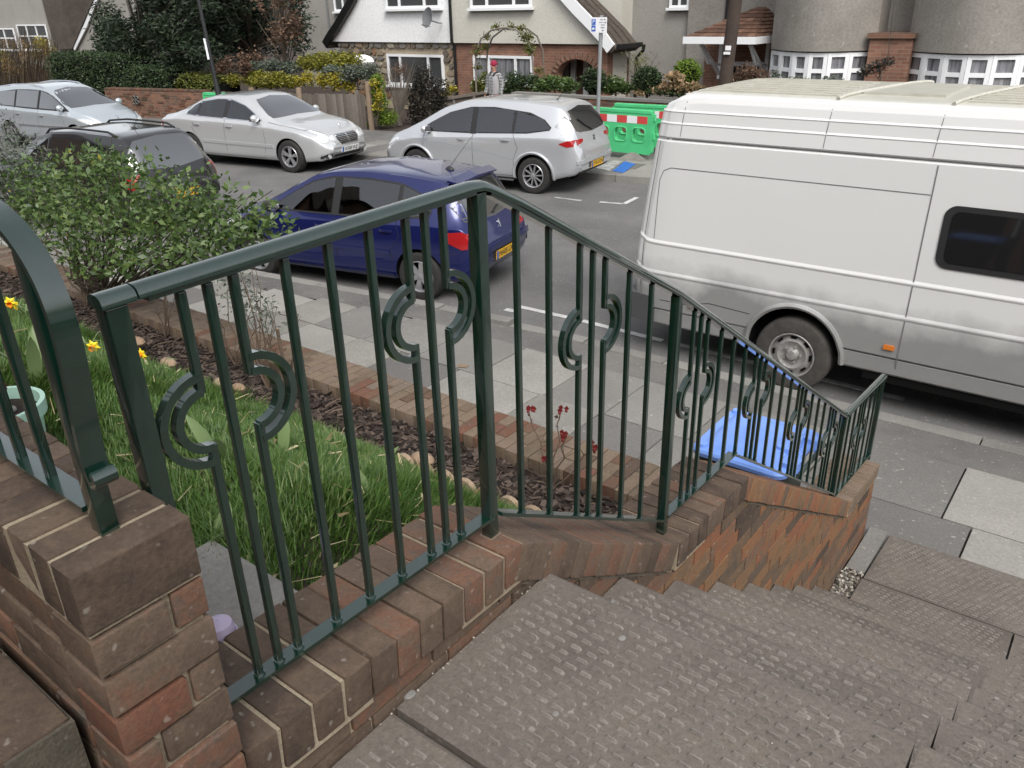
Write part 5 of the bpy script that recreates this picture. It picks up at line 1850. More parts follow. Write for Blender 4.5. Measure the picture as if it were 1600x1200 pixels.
bcen = Vector((-7.90, 7.125, 0))
hd = math.pi + R(11.5)
blue = Car("parked_car", "dark blue five-door hatchback parked behind the railing at our kerb", "car", tuple(bcen), hd, "paint_blue", T, "cars parked along the street")
c = blue
blue.root.scale = (.95, .95, .95)
c.side_panel("side_window", S2, .00, .97, [(0, .985), (.97, .968)], [(0, 1.395), (.35, 1.32), (.70, 1.155), (.97, .985)], "car_glass", 0.008)
c.side_panel("side_window", S2, -.98, -.12, [(-.98, 1.01), (-.12, .985)], [(-.98, 1.365), (-.5, 1.40), (-.12, 1.40)], "car_glass", 0.008)
c.side_panel("side_window", S2, -1.43, -1.04, [(-1.43, 1.055), (-1.04, 1.015)], [(-1.43, 1.13), (-1.27, 1.28), (-1.04, 1.355)], "car_glass", 0.008)
c.cabin_fit([(-0.12, 0.0, 0.97, 1.4), (-1.04, -0.98, 1.0, 1.36)], [(0.3, 0), (-0.75, 1)], 0.93)
c.end_panel("windscreen", 1, -.66, .66, [(-.66, 1.03), (0, 1.045), (.66, 1.03)], [(-.66, 1.11), (-.52, 1.29), (0, 1.325), (.52, 1.29), (.66, 1.11)], "glass_dark", 0.006)
c.end_panel("rear_window", -1, -.60, .60, [(-.60, 1.02), (0, .98), (.60, 1.02)], [(-.60, 1.12), (-.48, 1.33), (0, 1.365), (.48, 1.33), (.60, 1.12)], "glass_dark", 0.006)
c.end_panel("window_band", -1, -.665, .665, [(-.665, .99), (0, .945), (.665, .99)], [(-.665, 1.16), (-.5, 1.36), (0, 1.39), (.5, 1.36), (.665, 1.16)], "trim_grey", 0.0025)
for sd in S2:
    c.side_panel("tail_lamp", (sd,), -1.965, -1.66, [(-1.965, .70), (-1.9, .69), (-1.66, .79)], [(-1.965, .865), (-1.9, .905), (-1.66, .88)], "lamp_red", 0.006)
    c.skin("tail_lamp_lens", lambda u, v, e, sd=sd: c.end_pt(u * sd, v, -1, e), list(np.linspace(.50, .66, 6)), lambda u: .725, lambda u: .89, "lamp_red", 0.006, 4)
    c.side_panel("headlamp", (sd,), 1.55, 2.02, [(1.55, .76), (2.02, .56)], [(1.55, .80), (1.8, .76), (2.02, .66)], "lamp_clear", 0.006)
    c.side_panel("sill_strip", (sd,), -.92, .92, .235, .30, "paint_blue", 0.012, 12, 2)
    c.side_panel("rubbing_strip", (sd,), -.90, .92, .555, .60, "paint_blue", 0.010, 12, 2)
    c.handle(.14, .83, sd, "paint_blue")
    c.handle(-.86, .85, sd, "paint_blue")
    f = lambda x, z, e, sd=sd: c.side_pt(x, z, sd, e)
    c.seam("door_gap", [(.97, .93), (.98, .6), (.90, .30)], f)
    c.seam("door_gap", [(-.06, .96), (-.08, .30)], f)
    c.seam("door_gap", [(-.98, 1.0), (-1.05, .80), (-.92, .62), (-.90, .30)], f)
    c.seam("door_gap", [(.9, .30), (-.9, .30)], f)
    c.seam("bumper_gap", [(-1.63, .62), (-2.02, .66)], f)
    c.mirror(.93, .96, sd, "trim_black" if sd > 0 else "paint_blue")
    for ax in (1.304, -1.304):
        c.wheel(ax, sd, "six")
fe = lambda y, z, e: c.end_pt(y, z, -1, e)
c.seam("tailgate_gap", [(-.70, 1.0), (-.69, .72), (-.55, .64), (.55, .64), (.69, .72), (.70, 1.0)], fe)
c.end_panel("bumper_lip", -1, -.70, .70, .585, .655, "paint_blue", 0.030, 14, 3)
c.end_panel("plate_recess", -1, -.31, .31, .425, .575, "trim_black", 0.003, 8, 3)
c.plate(-1, .50, "MA05 LXZ", True)
c.end_panel("reflector", -1, .5, .64, .40, .43, "lamp_red", 0.006, 3, 2)
# spoiler, aerial, badge of a standing animal, wiper
sp_ = MB()
loft(sp_, [[(-1.60 - .0, y, z) for y, z in ((-.55, 1.425), (.55, 1.425), (.55, 1.452), (0, 1.478), (-.55, 1.452))], [(-1.73, y, z) for y, z in ((-.50, 1.395), (.50, 1.395), (.50, 1.410), (0, 1.432), (-.50, 1.410))]])
o = sp_.build("spoiler", "paint_blue")
o.parent = c.root
fix_normals(o)
p = c.top_pt(-1.32, 0, 0)
o = MB().lathe([(.055, 0), (.04, .02), (.012, .04), (.001, .045)], 12, Matrix.Translation(p) @ Matrix.Diagonal((1.3, .6, 1, 1))).build("aerial_base", "trim_black", None, True)
o.parent = c.root
o = MB().tube([p + Vector((0, 0, .03)), p + Vector((-.36, 0, .44))], [.004, .002], 5).build("aerial", "trim_black")
o.parent = c.root
bd = [(-.012, 0), (.012, 0), (.006, .03), (.022, .05), (.028, .075), (.012, .072), (.004, .09), (.014, .112), (-.004, .122), (-.02, .10), (-.016, .07), (-.028, .05), (-.012, .035)]
o = MB().prism([c.end_pt(y * .8, .80 + z * .8, -1, .012) for y, z in bd], (.010, 0, 0)).build("badge", "chrome")
o.parent = c.root
o = MB().tube([c.end_pt(.05, .985, -1, .015), c.end_pt(-.1, 1.03, -1, .02), c.end_pt(-.42, 1.08, -1, .02)], .011, 6).build("rear_wiper", "trim_black")
o.parent = c.root
for sd in S2:
    for x_ in (.45, -.35):
        seat_ = MB()
        break

# ------------------------------------------------------------------ silver compact people carrier across the street
T = dict(cabin=[(1.2, 1.01), (0.95, 1.15), (0.55, 1.335), (0.1, 1.44), (-0.4, 1.455), (-1.15, 1.385), (-1.45, 1.28), (-1.6, 1.16), (-1.58, 1.135), (-1.15, 1.07), (0.1, 1.02)], x=(-2.16, 2.30), axles=(1.289, -1.289), arch=0.372, wr=0.325, track=0.775, hw=0.885,
    zb=[(-2.16, .46), (-2.10, .36), (-1.9, .30), (-1.6, .22), (1.7, .21), (2.1, .25), (2.24, .36), (2.30, .45)],
    zt=[(-2.16, .70), (-2.14, .80), (-2.08, 1.02), (-2.0, 1.16), (-1.86, 1.38), (-1.75, 1.50), (-1.55, 1.545), (-1.0, 1.585), (-.2, 1.60), (.3, 1.56), (.75, 1.43), (1.2, 1.20), (1.55, 1.04), (1.9, .92), (2.12, .80), (2.25, .66), (2.30, .55)],
    zs=[(-2.16, .62), (-2.05, .99), (-1.6, 1.01), (-.6, .98), (.6, .93), (1.3, .89), (1.8, .80), (2.12, .66), (2.30, .50)],
    w=[(-2.16, .66), (-2.10, .76), (-1.95, .83), (-1.6, .87), (-1.0, .885), (.6, .885), (1.3, .875), (1.75, .835), (2.05, .74), (2.22, .60), (2.30, .46)],
    wt=[(-2.16, .60), (-2.05, .68), (-1.8, .60), (-1.4, .60), (-.5, .62), (.3, .62), (.9, .67), (1.5, .75), (1.8, .72), (2.1, .60), (2.30, .40)])
def on_road(px, py, ax_x, ax_y, heading):
    """car origin from the ground contact of one wheel"""
    p = on_z(px, py, 0)
    v = Matrix.Rotation(heading, 3, 'Z') @ Vector((ax_x, ax_y, 0))
    return (p.x - v.x, p.y - v.y, 0)
hd = math.pi + R(8.3)
altea = Car("parked_car", "silver people carrier with red tail lamps parked in front of the man across the street", "car", on_road(833, 303, -1.289, 0.87, hd), hd, "paint_silver", T, "cars parked along the street")
c = altea
c.side_panel("side_window", S2, .05, 1.18, [(.05, 1.03), (1.18, 1.005)], [(.05, 1.445), (.55, 1.34), (.95, 1.165), (1.18, 1.02)], "car_glass", 0.008)
c.side_panel("side_window", S2, -.83, -.07, [(-.83, 1.055), (-.07, 1.03)], [(-.83, 1.425), (-.07, 1.45)], "car_glass", 0.008)
c.side_panel("side_window", S2, -1.58, -.89, [(-1.58, 1.14), (-1.15, 1.075), (-.89, 1.06)], [(-1.58, 1.16), (-1.42, 1.30), (-.89, 1.41)], "car_glass", 0.008)
c.cabin_fit([(-0.07, 0.05, 1.0, 1.46), (-0.89, -0.83, 1.05, 1.42)], [(0.35, 0), (-0.65, 1)], 0.98)
c.end_panel("windscreen", 1, -.70, .70, [(-.70, 1.06), (0, 1.08), (.70, 1.06)], [(-.70, 1.15), (-.56, 1.44), (0, 1.50), (.56, 1.44), (.70, 1.15)], "glass_dark", 0.006)
c.end_panel("rear_window", -1, -.74, .74, [(-.74, 1.15), (-.5, 1.08), (0, 1.05), (.5, 1.08), (.74, 1.15)], [(-.74, 1.18), (-.58, 1.42), (0, 1.475), (.58, 1.42), (.74, 1.18)], "glass_dark", 0.006)
for sd in S2:
    c.side_panel("tail_lamp", (sd,), -2.055, -1.80, [(-2.055, .87), (-1.95, .855), (-1.80, .90)], [(-2.055, .975), (-1.95, .965), (-1.80, .915)], "lamp_red", 0.006)
    c.skin("tail_lamp_lens", lambda u, v, e, sd=sd: c.end_pt(u * sd, v, -1, e), list(np.linspace(.47, .69, 6)), c.tab([(.47, .93), (.69, .88)]), lambda u: .975, "lamp_red", 0.006, 4)
    c.side_panel("headlamp", (sd,), 1.78, 2.20, [(1.78, .80), (2.2, .60)], [(1.78, .84), (2.0, .80), (2.2, .70)], "lamp_clear", 0.006)
    c.handle(.22, .90, sd, "paint_silver")
    c.handle(-.72, .93, sd, "paint_silver")
    f = lambda x, z, e, sd=sd: c.side_pt(x, z, sd, e)
    c.seam("door_gap", [(1.10, .97), (1.12, .6), (1.02, .30)], f)
    c.seam("door_gap", [(-.01, 1.02), (-.02, .30)], f)
    c.seam("door_gap", [(-.86, 1.05), (-.98, .80), (-.90, .62), (-.86, .30)], f)
    c.seam("door_gap", [(1.02, .30), (-.86, .30)], f)
    c.seam("swage_line", [(1.6, .86), (.6, .80), (-.4, .68), (-.9, .58)], f, "paint_silver_blue", 0.02)
    c.side_panel("sill", (sd,), -.88, .90, .215, .265, "trim_grey", 0.006, 12, 2)
    c.mirror(1.02, .99, sd, "paint_silver")
    for ax in (1.289, -1.289):
        c.wheel(ax, sd, "ten", width=.21)
        # flared arch lip
        pts = [f(ax + .405 * math.cos(a), .335 + .405 * math.sin(a), .012) for a in np.linspace(R(-8), R(188), 22)]
        o = MB().tube(pts, 0.022, 6).build("arch_lip", "paint_silver", None, True)
        o.parent = c.root
fe = lambda y, z, e: c.end_pt(y, z, -1, e)
c.seam("tailgate_gap", [(-.78, 1.05), (-.62, .84), (-.50, .62), (.50, .62), (.62, .84), (.78, 1.05)], fe)
c.end_panel("bumper_lip", -1, -.74, .74, .56, .62, "paint_silver", 0.032, 14, 3)
c.end_panel("bumper_skirt", -1, -.66, .66, .36, .42, "trim_black", 0.006, 12, 2)
c.end_panel("plate_recess", -1, -.34, .34, .43, .55, "trim_grey", 0.003, 8, 3)
c.plate(-1, .49, "LV56 KDN", True)
o = MB().prism([c.end_pt(y, .93 + z, -1, .008) for y, z in ((-.04, -.04), (.04, -.04), (.05, .0), (.01, .0), (.04, .045), (-.04, .045), (-.05, .005), (-.01, .005))], (.006, 0, 0)).build("badge", "trim_grey")
o.parent = c.root
o = MB().tube([c.end_pt(.0, 1.07, -1, .015), c.end_pt(.2, 1.16, -1, .02), c.end_pt(.36, 1.28, -1, .02)], .011, 6).build("rear_wiper", "trim_black")
o.parent = c.root
p = c.top_pt(-1.35, 0, 0)
o = MB().tube([p, p + Vector((-.10, 0, .10))], [.012, .003], 6).build("aerial", "trim_black")
o.parent = c.root

# ------------------------------------------------------------------ silver saloon with upright chrome grille
T = dict(cabin=[(0.97, 0.99), (0.75, 1.12), (0.45, 1.265), (0.08, 1.36), (-0.35, 1.37), (-0.8, 1.315), (-1.12, 1.21), (-1.28, 1.08), (-1.27, 1.045), (-0.5, 1.015)], surround="chrome", x=(-2.28, 2.54), axles=(1.70, -1.154), arch=0.36, wr=0.325, track=0.79, hw=0.91,
    zb=[(-2.28, .50), (-2.2, .36), (-2.0, .26), (-1.5, .19), (2.0, .19), (2.36, .22), (2.48, .32), (2.54, .42)],
    zt=[(-2.28, .72), (-2.24, .92), (-2.1, 1.00), (-1.75, 1.06), (-1.35, 1.18), (-.95, 1.36), (-.5, 1.455), (0, 1.475), (.4, 1.44), (.8, 1.28), (1.22, 1.06), (1.4, 1.00), (1.8, .95), (2.15, .87), (2.40, .77), (2.50, .66), (2.54, .52)],
    zs=[(-2.28, .60), (-2.1, .92), (-1.5, .96), (-.6, .95), (.6, .92), (1.3, .89), (1.9, .83), (2.3, .70), (2.54, .46)],
    w=[(-2.28, .66), (-2.2, .76), (-2.0, .84), (-1.5, .895), (-.6, .91), (.8, .91), (1.6, .90), (2.0, .865), (2.3, .77), (2.46, .64), (2.54, .48)],
    wt=[(-2.28, .60), (-2.0, .70), (-1.6, .68), (-1.2, .60), (-.7, .575), (0, .585), (.6, .63), (1.2, .74), (1.6, .76), (2.1, .68), (2.4, .55), (2.54, .40)])
hd = R(8.3)
merc = Car("parked_car", "silver saloon with slatted chrome grille parked by the wooden fence across the street", "car", on_road(456, 270, 1.70 * 1.05, -0.89 * 1.05, hd), hd, "paint_silver_warm", T, "cars parked along the street")
c = merc
merc.root.scale = (1.05, 1.05, 1.03)
c.side_panel("side_window", S2, .02, .95, [(.02, 1.01), (.95, .985)], [(.02, 1.365), (.45, 1.265), (.75, 1.115), (.95, 1.0)], "car_glass", 0.008)
c.side_panel("side_window", S2, -.86, -.10, [(-.86, 1.03), (-.10, 1.01)], [(-.86, 1.295), (-.4, 1.36), (-.10, 1.37)], "car_glass", 0.008)
c.side_panel("side_window", S2, -1.26, -.92, [(-1.26, 1.05), (-.92, 1.03)], [(-1.26, 1.10), (-1.12, 1.205), (-.92, 1.28)], "car_glass", 0.008)
c.cabin_fit([(-0.1, 0.02, 1.0, 1.38), (-0.92, -0.86, 1.02, 1.31)], [(0.28, 0), (-0.7, 1)], 0.96)
c.end_panel("windscreen", 1, -.70, .70, [(-.70, 1.04), (0, 1.06), (.70, 1.04)], [(-.70, 1.10), (-.53, 1.36), (0, 1.405), (.53, 1.36), (.70, 1.10)], "glass_dark", 0.006)
c.end_panel("rear_window", -1, -.62, .62, [(-.62, 1.10), (0, 1.085), (.62, 1.10)], [(-.62, 1.14), (-.5, 1.34), (0, 1.39), (.5, 1.34), (.62, 1.14)], "glass_dark", 0.006)
for sd in S2:
    c.side_panel("tail_lamp", (sd,), -2.24, -1.98, [(-2.24, .64), (-2.1, .66), (-1.98, .82)], [(-2.24, .86), (-2.1, .89), (-1.98, .87)], "lamp_red", 0.006)
    c.handle(.10, .86, sd, "paint_silver_warm")
    c.handle(-.86, .87, sd, "paint_silver_warm")
    f = lambda x, z, e, sd=sd: c.side_pt(x, z, sd, e)
    c.seam("door_gap", [(1.05, .95), (1.10, .6), (1.02, .26)], f)
    c.seam("door_gap", [(-.04, .99), (-.05, .26)], f)
    c.seam("door_gap", [(-.92, 1.0), (-1.02, .78), (-.82, .50), (-.76, .26)], f)
    c.seam("door_gap", [(1.02, .26), (-.76, .26)], f)
    c.side_panel("rubbing_strip", (sd,), -.74, 1.30, [(-.74, .50), (1.3, .48)], [(-.74, .56), (1.3, .54)], "paint_silver_warm", 0.012, 12, 2)
    c.mirror(.90, .985, sd, "paint_silver_warm")
    # paired oval headlamps
    for (y0, z0, ry, rz) in ((.60, .665, .115, .085), (.40, .655, .075, .070)):
        vs_ = []
        M_ = MB()
        ring = [c.end_pt(sd * (y0 + ry * math.cos(a)), z0 + rz * math.sin(a), 1, .004) for a in np.linspace(0, 2 * math.pi, 20, endpoint=False)]
        ring2 = [c.end_pt(sd * (y0 + ry * .75 * math.cos(a)), z0 + rz * .75 * math.sin(a), 1, .016) for a in np.linspace(0, 2 * math.pi, 20, endpoint=False)]
        loft(M_, [ring, ring2], False, True)
        o = M_.build("headlamp", "lamp_clear", None, True)
        o.parent = c.root
        fix_normals(o)
    o = MB().lathe([(.045, 0), (.05, .012), (.001, .012)], 16, Matrix.Translation(c.end_pt(sd * .55, .33, 1, .002)) @ Matrix.Rotation(R(90), 4, 'Y')).build("fog_lamp", "lamp_clear", None, True)
    o.parent = c.root
    c.skin("fog_recess", lambda u, v, e, sd=sd: c.end_pt(u * sd, v, 1, e), list(np.linspace(.46, .70, 6)), lambda u: .285, lambda u: .375, "trim_black", 0.002, 3)
    for ax in (1.70, -1.154):
        c.wheel(ax, sd, "five", width=.22)
fe = lambda y, z, e: c.end_pt(y, z, 1, e)
c.end_panel("grille_frame", 1, -.335, .335, [(-.335, .64), (-.25, .535), (.25, .535), (.335, .64)], [(-.335, .70), (-.30, .735), (.30, .735), (.335, .70)], "chrome", 0.010, 16, 4)
c.end_panel("grille", 1, -.305, .305, [(-.305, .64), (-.235, .555), (.235, .555), (.305, .64)], [(-.305, .69), (-.28, .715), (.28, .715), (.305, .69)], "trim_black", 0.014, 16, 4)
for k in range(5):
    z_ = .575 + k * .029
    wd = .25 + .012 * k
    c.end_panel("grille_slat", 1, -wd, wd, z_, z_ + .010, "chrome", 0.020, 12, 1)
c.end_panel("grille_slat", 1, -.008, .008, .555, .715, "chrome", 0.022, 1, 5)
c.end_panel("lower_grille", 1, -.42, .42, .28, .345, "trim_black", 0.003, 10, 2)
c.plate(1, .425, "KS08 VUJ", False)
o = MB().tube([(2.33, 0, .80), (2.33, 0, .84)], .005, 5).build("bonnet_star", "chrome")
ring = [(2.33, .032 * math.cos(a), .87 + .032 * math.sin(a)) for a in np.linspace(0, 2 * math.pi, 17)]
o.parent = c.root
o2 = MB().tube(ring, .004, 5).tube([(2.33, 0, .87), (2.33, 0, .902)], .003, 4).tube([(2.33, 0, .87), (2.33, .027, .854)], .003, 4).tube([(2.33, 0, .87), (2.33, -.027, .854)], .003, 4).build("star", "chrome")
o2.parent = o
c.seam("bonnet_gap", [(1.15, .80), (1.9, .76), (2.35, .52)], lambda x, y, e: c.top_pt(x, y, e))
c.seam("bonnet_gap", [(1.15, -.80), (1.9, -.76), (2.35, -.52)], lambda x, y, e: c.top_pt(x, y, e))

# ------------------------------------------------------------------ pale silver estate at the edge of the photo
T = dict(x=(-2.30, 2.12), axles=(1.354, -1.354), arch=0.352, wr=0.312, track=0.77, hw=0.878,
    zb=[(-2.30, .48), (-2.2, .32), (-1.9, .22), (1.7, .20), (1.98, .24), (2.08, .34), (2.12, .45)],
    zt=[(-2.30, .70), (-2.26, .95), (-2.18, 1.15), (-2.05, 1.40), (-1.9, 1.50), (-1.0, 1.545), (-.4, 1.545), (.05, 1.50), (.42, 1.40), (.85, 1.20), (1.3, 1.00), (1.5, .95), (1.78, .87), (1.96, .77), (2.06, .66), (2.12, .56)],
    zs=[(-2.30, .60), (-2.1, .96), (-1.5, .96), (-.6, .93), (.5, .90), (1.1, .88), (1.6, .81), (1.95, .68), (2.12, .50)],
    w=[(-2.30, .68), (-2.2, .78), (-1.9, .845), (-1.2, .875), (0, .878), (1.2, .87), (1.6, .85), (1.9, .78), (2.04, .66), (2.12, .50)],
    wt=[(-2.30, .60), (-2.1, .62), (-1.9, .60), (-.5, .60), (.2, .60), (.6, .63), (1.25, .73), (1.6, .71), (1.95, .60), (2.12, .42)])
hd = R(9)
estate = Car("parked_car", "pale silver-blue estate with roof rails parked beside the clipped hedge", "car", on_road(124, 237, 1.354, -0.87, hd), hd, "paint_silver_blue", T, "cars parked along the street")
c = estate
c.side_panel("window_surround", S2, -2.0, 1.16, [(-2.0, 1.04), (-.5, .985), (1.16, .95)], [(-2.0, 1.15), (-1.8, 1.36), (-1.0, 1.43), (-.3, 1.44), (.1, 1.42), (.42, 1.33), (.82, 1.13), (1.16, .965)], "trim_black", 0.003)
for (x0, x1, h0, h1) in ((.03, 1.02, 1.41, .995), (-.95, -.06, 1.415, 1.415), (-1.9, -1.03, 1.22, 1.40)):
    c.side_panel("side_window", S2, x0, x1, [(-2, 1.05), (1.1, .98)], [(x0, h0), (.42 if x0 > 0 else x0 + .2, 1.31 if x0 > 0 else max(h0, 1.37)), (x1, h1)], "glass_dark", 0.008)
c.end_panel("windscreen", 1, -.68, .68, [(-.68, 1.03), (0, 1.05), (.68, 1.03)], [(-.68, 1.12), (-.54, 1.41), (0, 1.46), (.54, 1.41), (.68, 1.12)], "glass_dark", 0.006)
for sd in S2:
    c.side_panel("headlamp", (sd,), 1.50, 2.03, [(1.5, .77), (1.8, .68), (2.03, .56)], [(1.5, .80), (1.8, .78), (2.03, .67)], "lamp_clear", 0.008)
    c.handle(.14, .84, sd, "paint_silver_blue")
    c.handle(-.86, .86, sd, "paint_silver_blue")
    f = lambda x, z, e, sd=sd: c.side_pt(x, z, sd, e)
    c.seam("door_gap", [(1.0, .94), (1.01, .6), (.93, .30)], f)
    c.seam("door_gap", [(-.02, .97), (-.03, .30)], f)
    c.seam("door_gap", [(-1.0, 1.0), (-1.05, .8), (-.92, .3)], f)
    c.side_panel("rubbing_strip", (sd,), -.9, .95, .555, .60, "chrome", 0.010, 12, 2)
    c.mirror(.98, .98, sd, "paint_silver_blue")
    pts = [c.top_pt(x_, sd * .54, .03 if -1.7 < x_ < -.05 else .0) for x_ in (.05, -.1, -.6, -1.2, -1.7, -1.85)]
    o = MB().tube(pts, .016, 6).build("roof_rail", "chrome", None, True)
    o.parent = c.root
    for ax in (1.354, -1.354):
        c.wheel(ax, sd, "five", width=.20)
c.end_panel("grille", 1, -.5, .5, .30, .50, "trim_black", 0.004, 10, 3)
o = MB().prism([c.end_pt(y * .9, .70 + z * .9, 1, .010) for y, z in bd], (.010, 0, 0)).build("badge", "chrome")
o.parent = c.root
c.plate(1, .38, "GU54 FTP", False)

# ------------------------------------------------------------------ black estate half hidden by the shrub
T = dict(x=(-2.16, 2.10), axles=(1.30, -1.30), arch=0.352, wr=0.312, track=0.77, hw=0.878,
    zb=[(-2.16, .48), (-2.08, .34), (-1.9, .24), (1.7, .20), (1.98, .24), (2.1, .42)],
    zt=[(-2.16, .72), (-2.12, .90), (-2.02, 1.10), (-1.84, 1.36), (-1.70, 1.49), (-1.4, 1.53), (-.5, 1.555), (.0, 1.53), (.40, 1.42), (.85, 1.20), (1.28, 1.00), (1.7, .90), (1.96, .76), (2.10, .56)],
    zs=[(-2.16, .62), (-2.0, .97), (-1.5, .98), (-.6, .95), (.5, .91), (1.1, .88), (1.6, .81), (1.95, .66), (2.10, .50)],
    w=[(-2.16, .68), (-2.08, .77), (-1.9, .84), (-1.2, .875), (0, .878), (1.2, .87), (1.6, .85), (1.9, .76), (2.10, .50)],
    wt=[(-2.16, .60), (-2.0, .64), (-1.75, .585), (-.5, .60), (.2, .60), (.6, .63), (1.25, .73), (1.6, .71), (1.95, .58), (2.10, .42)])
hd = math.pi + R(9)
_p = on_z(345, 300, .45)
_v = Matrix.Rotation(hd, 3, "Z") @ Vector((-2.08, -.76, 0))
black = Car("parked_car", "black car with roof rails parked at our kerb behind the big evergreen shrub", "car", (_p.x - _v.x, _p.y - _v.y, 0), hd, "paint_black", T, "cars parked along the street")
c = black
for (x0, x1, h0, h1) in ((.03, 1.00, 1.42, 1.0), (-.90, -.06, 1.42, 1.425), (-1.62, -.98, 1.16, 1.40)):
    c.side_panel("side_window", S2, x0, x1, [(-2, 1.07), (1.1, .985)], [(x0, h0), (.42 if x0 > 0 else x0 + .25, 1.32 if x0 > 0 else max(h0, 1.34)), (x1, h1)], "glass_dark", 0.006)
c.end_panel("windscreen", 1, -.68, .68, [(-.68, 1.03), (0, 1.05), (.68, 1.03)], [(-.68, 1.12), (-.54, 1.41), (0, 1.47), (.54, 1.41), (.68, 1.12)], "glass_dark", 0.006)
c.end_panel("rear_window", -1, -.70, .70, [(-.70, 1.05), (0, .99), (.70, 1.05)], [(-.70, 1.16), (-.54, 1.42), (0, 1.455), (.54, 1.42), (.70, 1.16)], "glass_dark", 0.006)
for sd in S2:
    c.side_panel("tail_lamp", (sd,), -2.04, -1.88, [(-2.04, .74), (-1.88, .80)], [(-2.04, .98), (-1.88, .96)], "lamp_red", 0.006, 5)
    pts = [c.top_pt(x_, sd * .54, .045 if -1.4 < x_ < .1 else .0) for x_ in (.2, .05, -.4, -.9, -1.35, -1.52)]
    o = MB().tube(pts, .017, 6).build("roof_rail", "trim_black", None, True)
    o.parent = c.root
    c.handle(.14, .85, sd, "chrome")
    c.handle(-.8, .87, sd, "chrome")
    c.mirror(.98, .98, sd, "paint_black")
    for ax in (1.30, -1.30):
        c.wheel(ax, sd, "five", width=.20)
p = c.top_pt(-1.25, 0, 0)
o = MB().lathe([(.05, 0), (.03, .02), (.001, .04)], 10, Matrix.Translation(p)).build("aerial_base", "trim_black", None, True)
o.parent = c.root
o = MB().tube([p + Vector((0, 0, .03)), p + Vector((-.28, 0, .34))], [.004, .002], 5).build("aerial", "trim_black")
o.parent = c.root
c.plate(-1, .60, "LN03 BTE", True)

# ------------------------------------------------------------------ white high-roof van
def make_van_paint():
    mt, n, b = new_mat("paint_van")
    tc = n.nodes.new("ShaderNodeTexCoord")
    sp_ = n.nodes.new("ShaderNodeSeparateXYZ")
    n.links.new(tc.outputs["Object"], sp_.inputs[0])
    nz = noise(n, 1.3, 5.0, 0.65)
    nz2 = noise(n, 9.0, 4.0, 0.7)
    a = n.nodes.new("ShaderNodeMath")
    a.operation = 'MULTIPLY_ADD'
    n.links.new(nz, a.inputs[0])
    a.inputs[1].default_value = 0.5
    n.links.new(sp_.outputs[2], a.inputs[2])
    dirt_and_shade = n.nodes.new("ShaderNodeMapRange")  # grey towards the sill: real dirt plus shading put into the colour
    n.links.new(a.outputs[0], dirt_and_shade.inputs[0])
    dirt_and_shade.inputs[1].default_value = 0.96
    dirt_and_shade.inputs[2].default_value = 1.24
    dirt_and_shade.inputs[3].default_value = 0.95
    dirt_and_shade.inputs[4].default_value = 0.0
    lower_grey = mixc(n, mulf(n, nz2, 0.55), (0.25, 0.25, 0.245), (0.165, 0.165, 0.16))
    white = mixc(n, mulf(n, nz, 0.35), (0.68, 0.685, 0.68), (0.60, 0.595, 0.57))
    c = mixc(n, dirt_and_shade.outputs[0], white, lower_grey)
    # grimy, lichen-stained roof
    rf = n.nodes.new("ShaderNodeMapRange")
    n.links.new(sp_.outputs[2], rf.inputs[0])
    rf.inputs[1].default_value = 2.435
    rf.inputs[2].default_value = 2.465
    c = mixc(n, rf.outputs[0], c, mixc(n, nz2, (0.56, 0.55, 0.49), (0.36, 0.345, 0.28)))
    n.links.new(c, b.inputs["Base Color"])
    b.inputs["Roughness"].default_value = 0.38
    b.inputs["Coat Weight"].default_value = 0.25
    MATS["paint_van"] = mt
make_van_paint()
def van_ring(x, b, sh, t, W, WT, zc):
    k = 1.0 if t > 2.35 else (t - b) / (2.47 - b)
    tt = t if t > 2.35 else 2.47
    pr = [(0, b), (W * .8, b), (W * .945, b), (W * .965, b + .02), (W * .972, b + .145), (W * .963, b + .155), (W * .985, b + .175), (W * .990, b + .40), (W * .990, b + .495), (W * .9965, b + .512), (W * .9965, b + .523), (W * .986, b + .545), (W * .986, b + .66), (W * .986, b + .785), (W * .9925, b + .800), (W * .9925, b + .810), (W * .982, b + .832),
          (W * .972, b + 1.2), (W * .940, 2.052), (W * .918, 2.062), (W * .918, 2.082), (W * .934, 2.092), (W * .920, 2.195), (W * .924, 2.203), (W * .912, 2.218), (W * .902, 2.295), (W * .906, 2.303), (W * .893, 2.318), (W * .878, tt - .095), (W * .855, tt - .05), (W * .81, tt - .022), (W * .70, tt - .010), (W * .35, tt), (0, tt)]
    return [(y, b + (z - b) * k) for y, z in pr]
T = dict(x=(-3.60, 2.75), axles=(1.75, -2.0), arch=0.405, wr=0.335, track=0.865, hw=0.985, arch_dz=0.035, raw=True, sharp=9, ring=van_ring, lean=lambda x, z: .17 * min(1, max(0, (z - 1.0) / 1.4)) * min(1, max(0, (-2.7 - x) / .8)),
    zb=[(-3.60, .40), (-3.5, .34), (2.4, .34), (2.75, .40)],
    zt=[(-3.60, 2.37), (-3.55, 2.40), (-3.44, 2.45), (-3.2, 2.475), (.45, 2.475), (.8, 2.40), (1.2, 2.16), (1.95, 1.36), (2.5, 1.10), (2.70, .90), (2.75, .75)],
    zs=[(-3.6, 1.0), (2.75, 1.0)],
    w=[(-3.60, .90), (-3.57, .945), (-3.50, .975), (-3.35, .985), (2.2, .985), (2.6, .90), (2.75, .75)],
    wt=[(-3.6, .8), (2.75, .8)])
VX, VY = -0.10, 6.62 + 0.985
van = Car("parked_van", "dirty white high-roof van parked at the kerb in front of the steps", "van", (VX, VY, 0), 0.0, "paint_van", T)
c = van
def vloc(px, py):
    p = on_y(px, py, 6.63)
    return p.x - VX, p.z
f = lambda x, z, e: c.side_pt(x, z, -1, e)
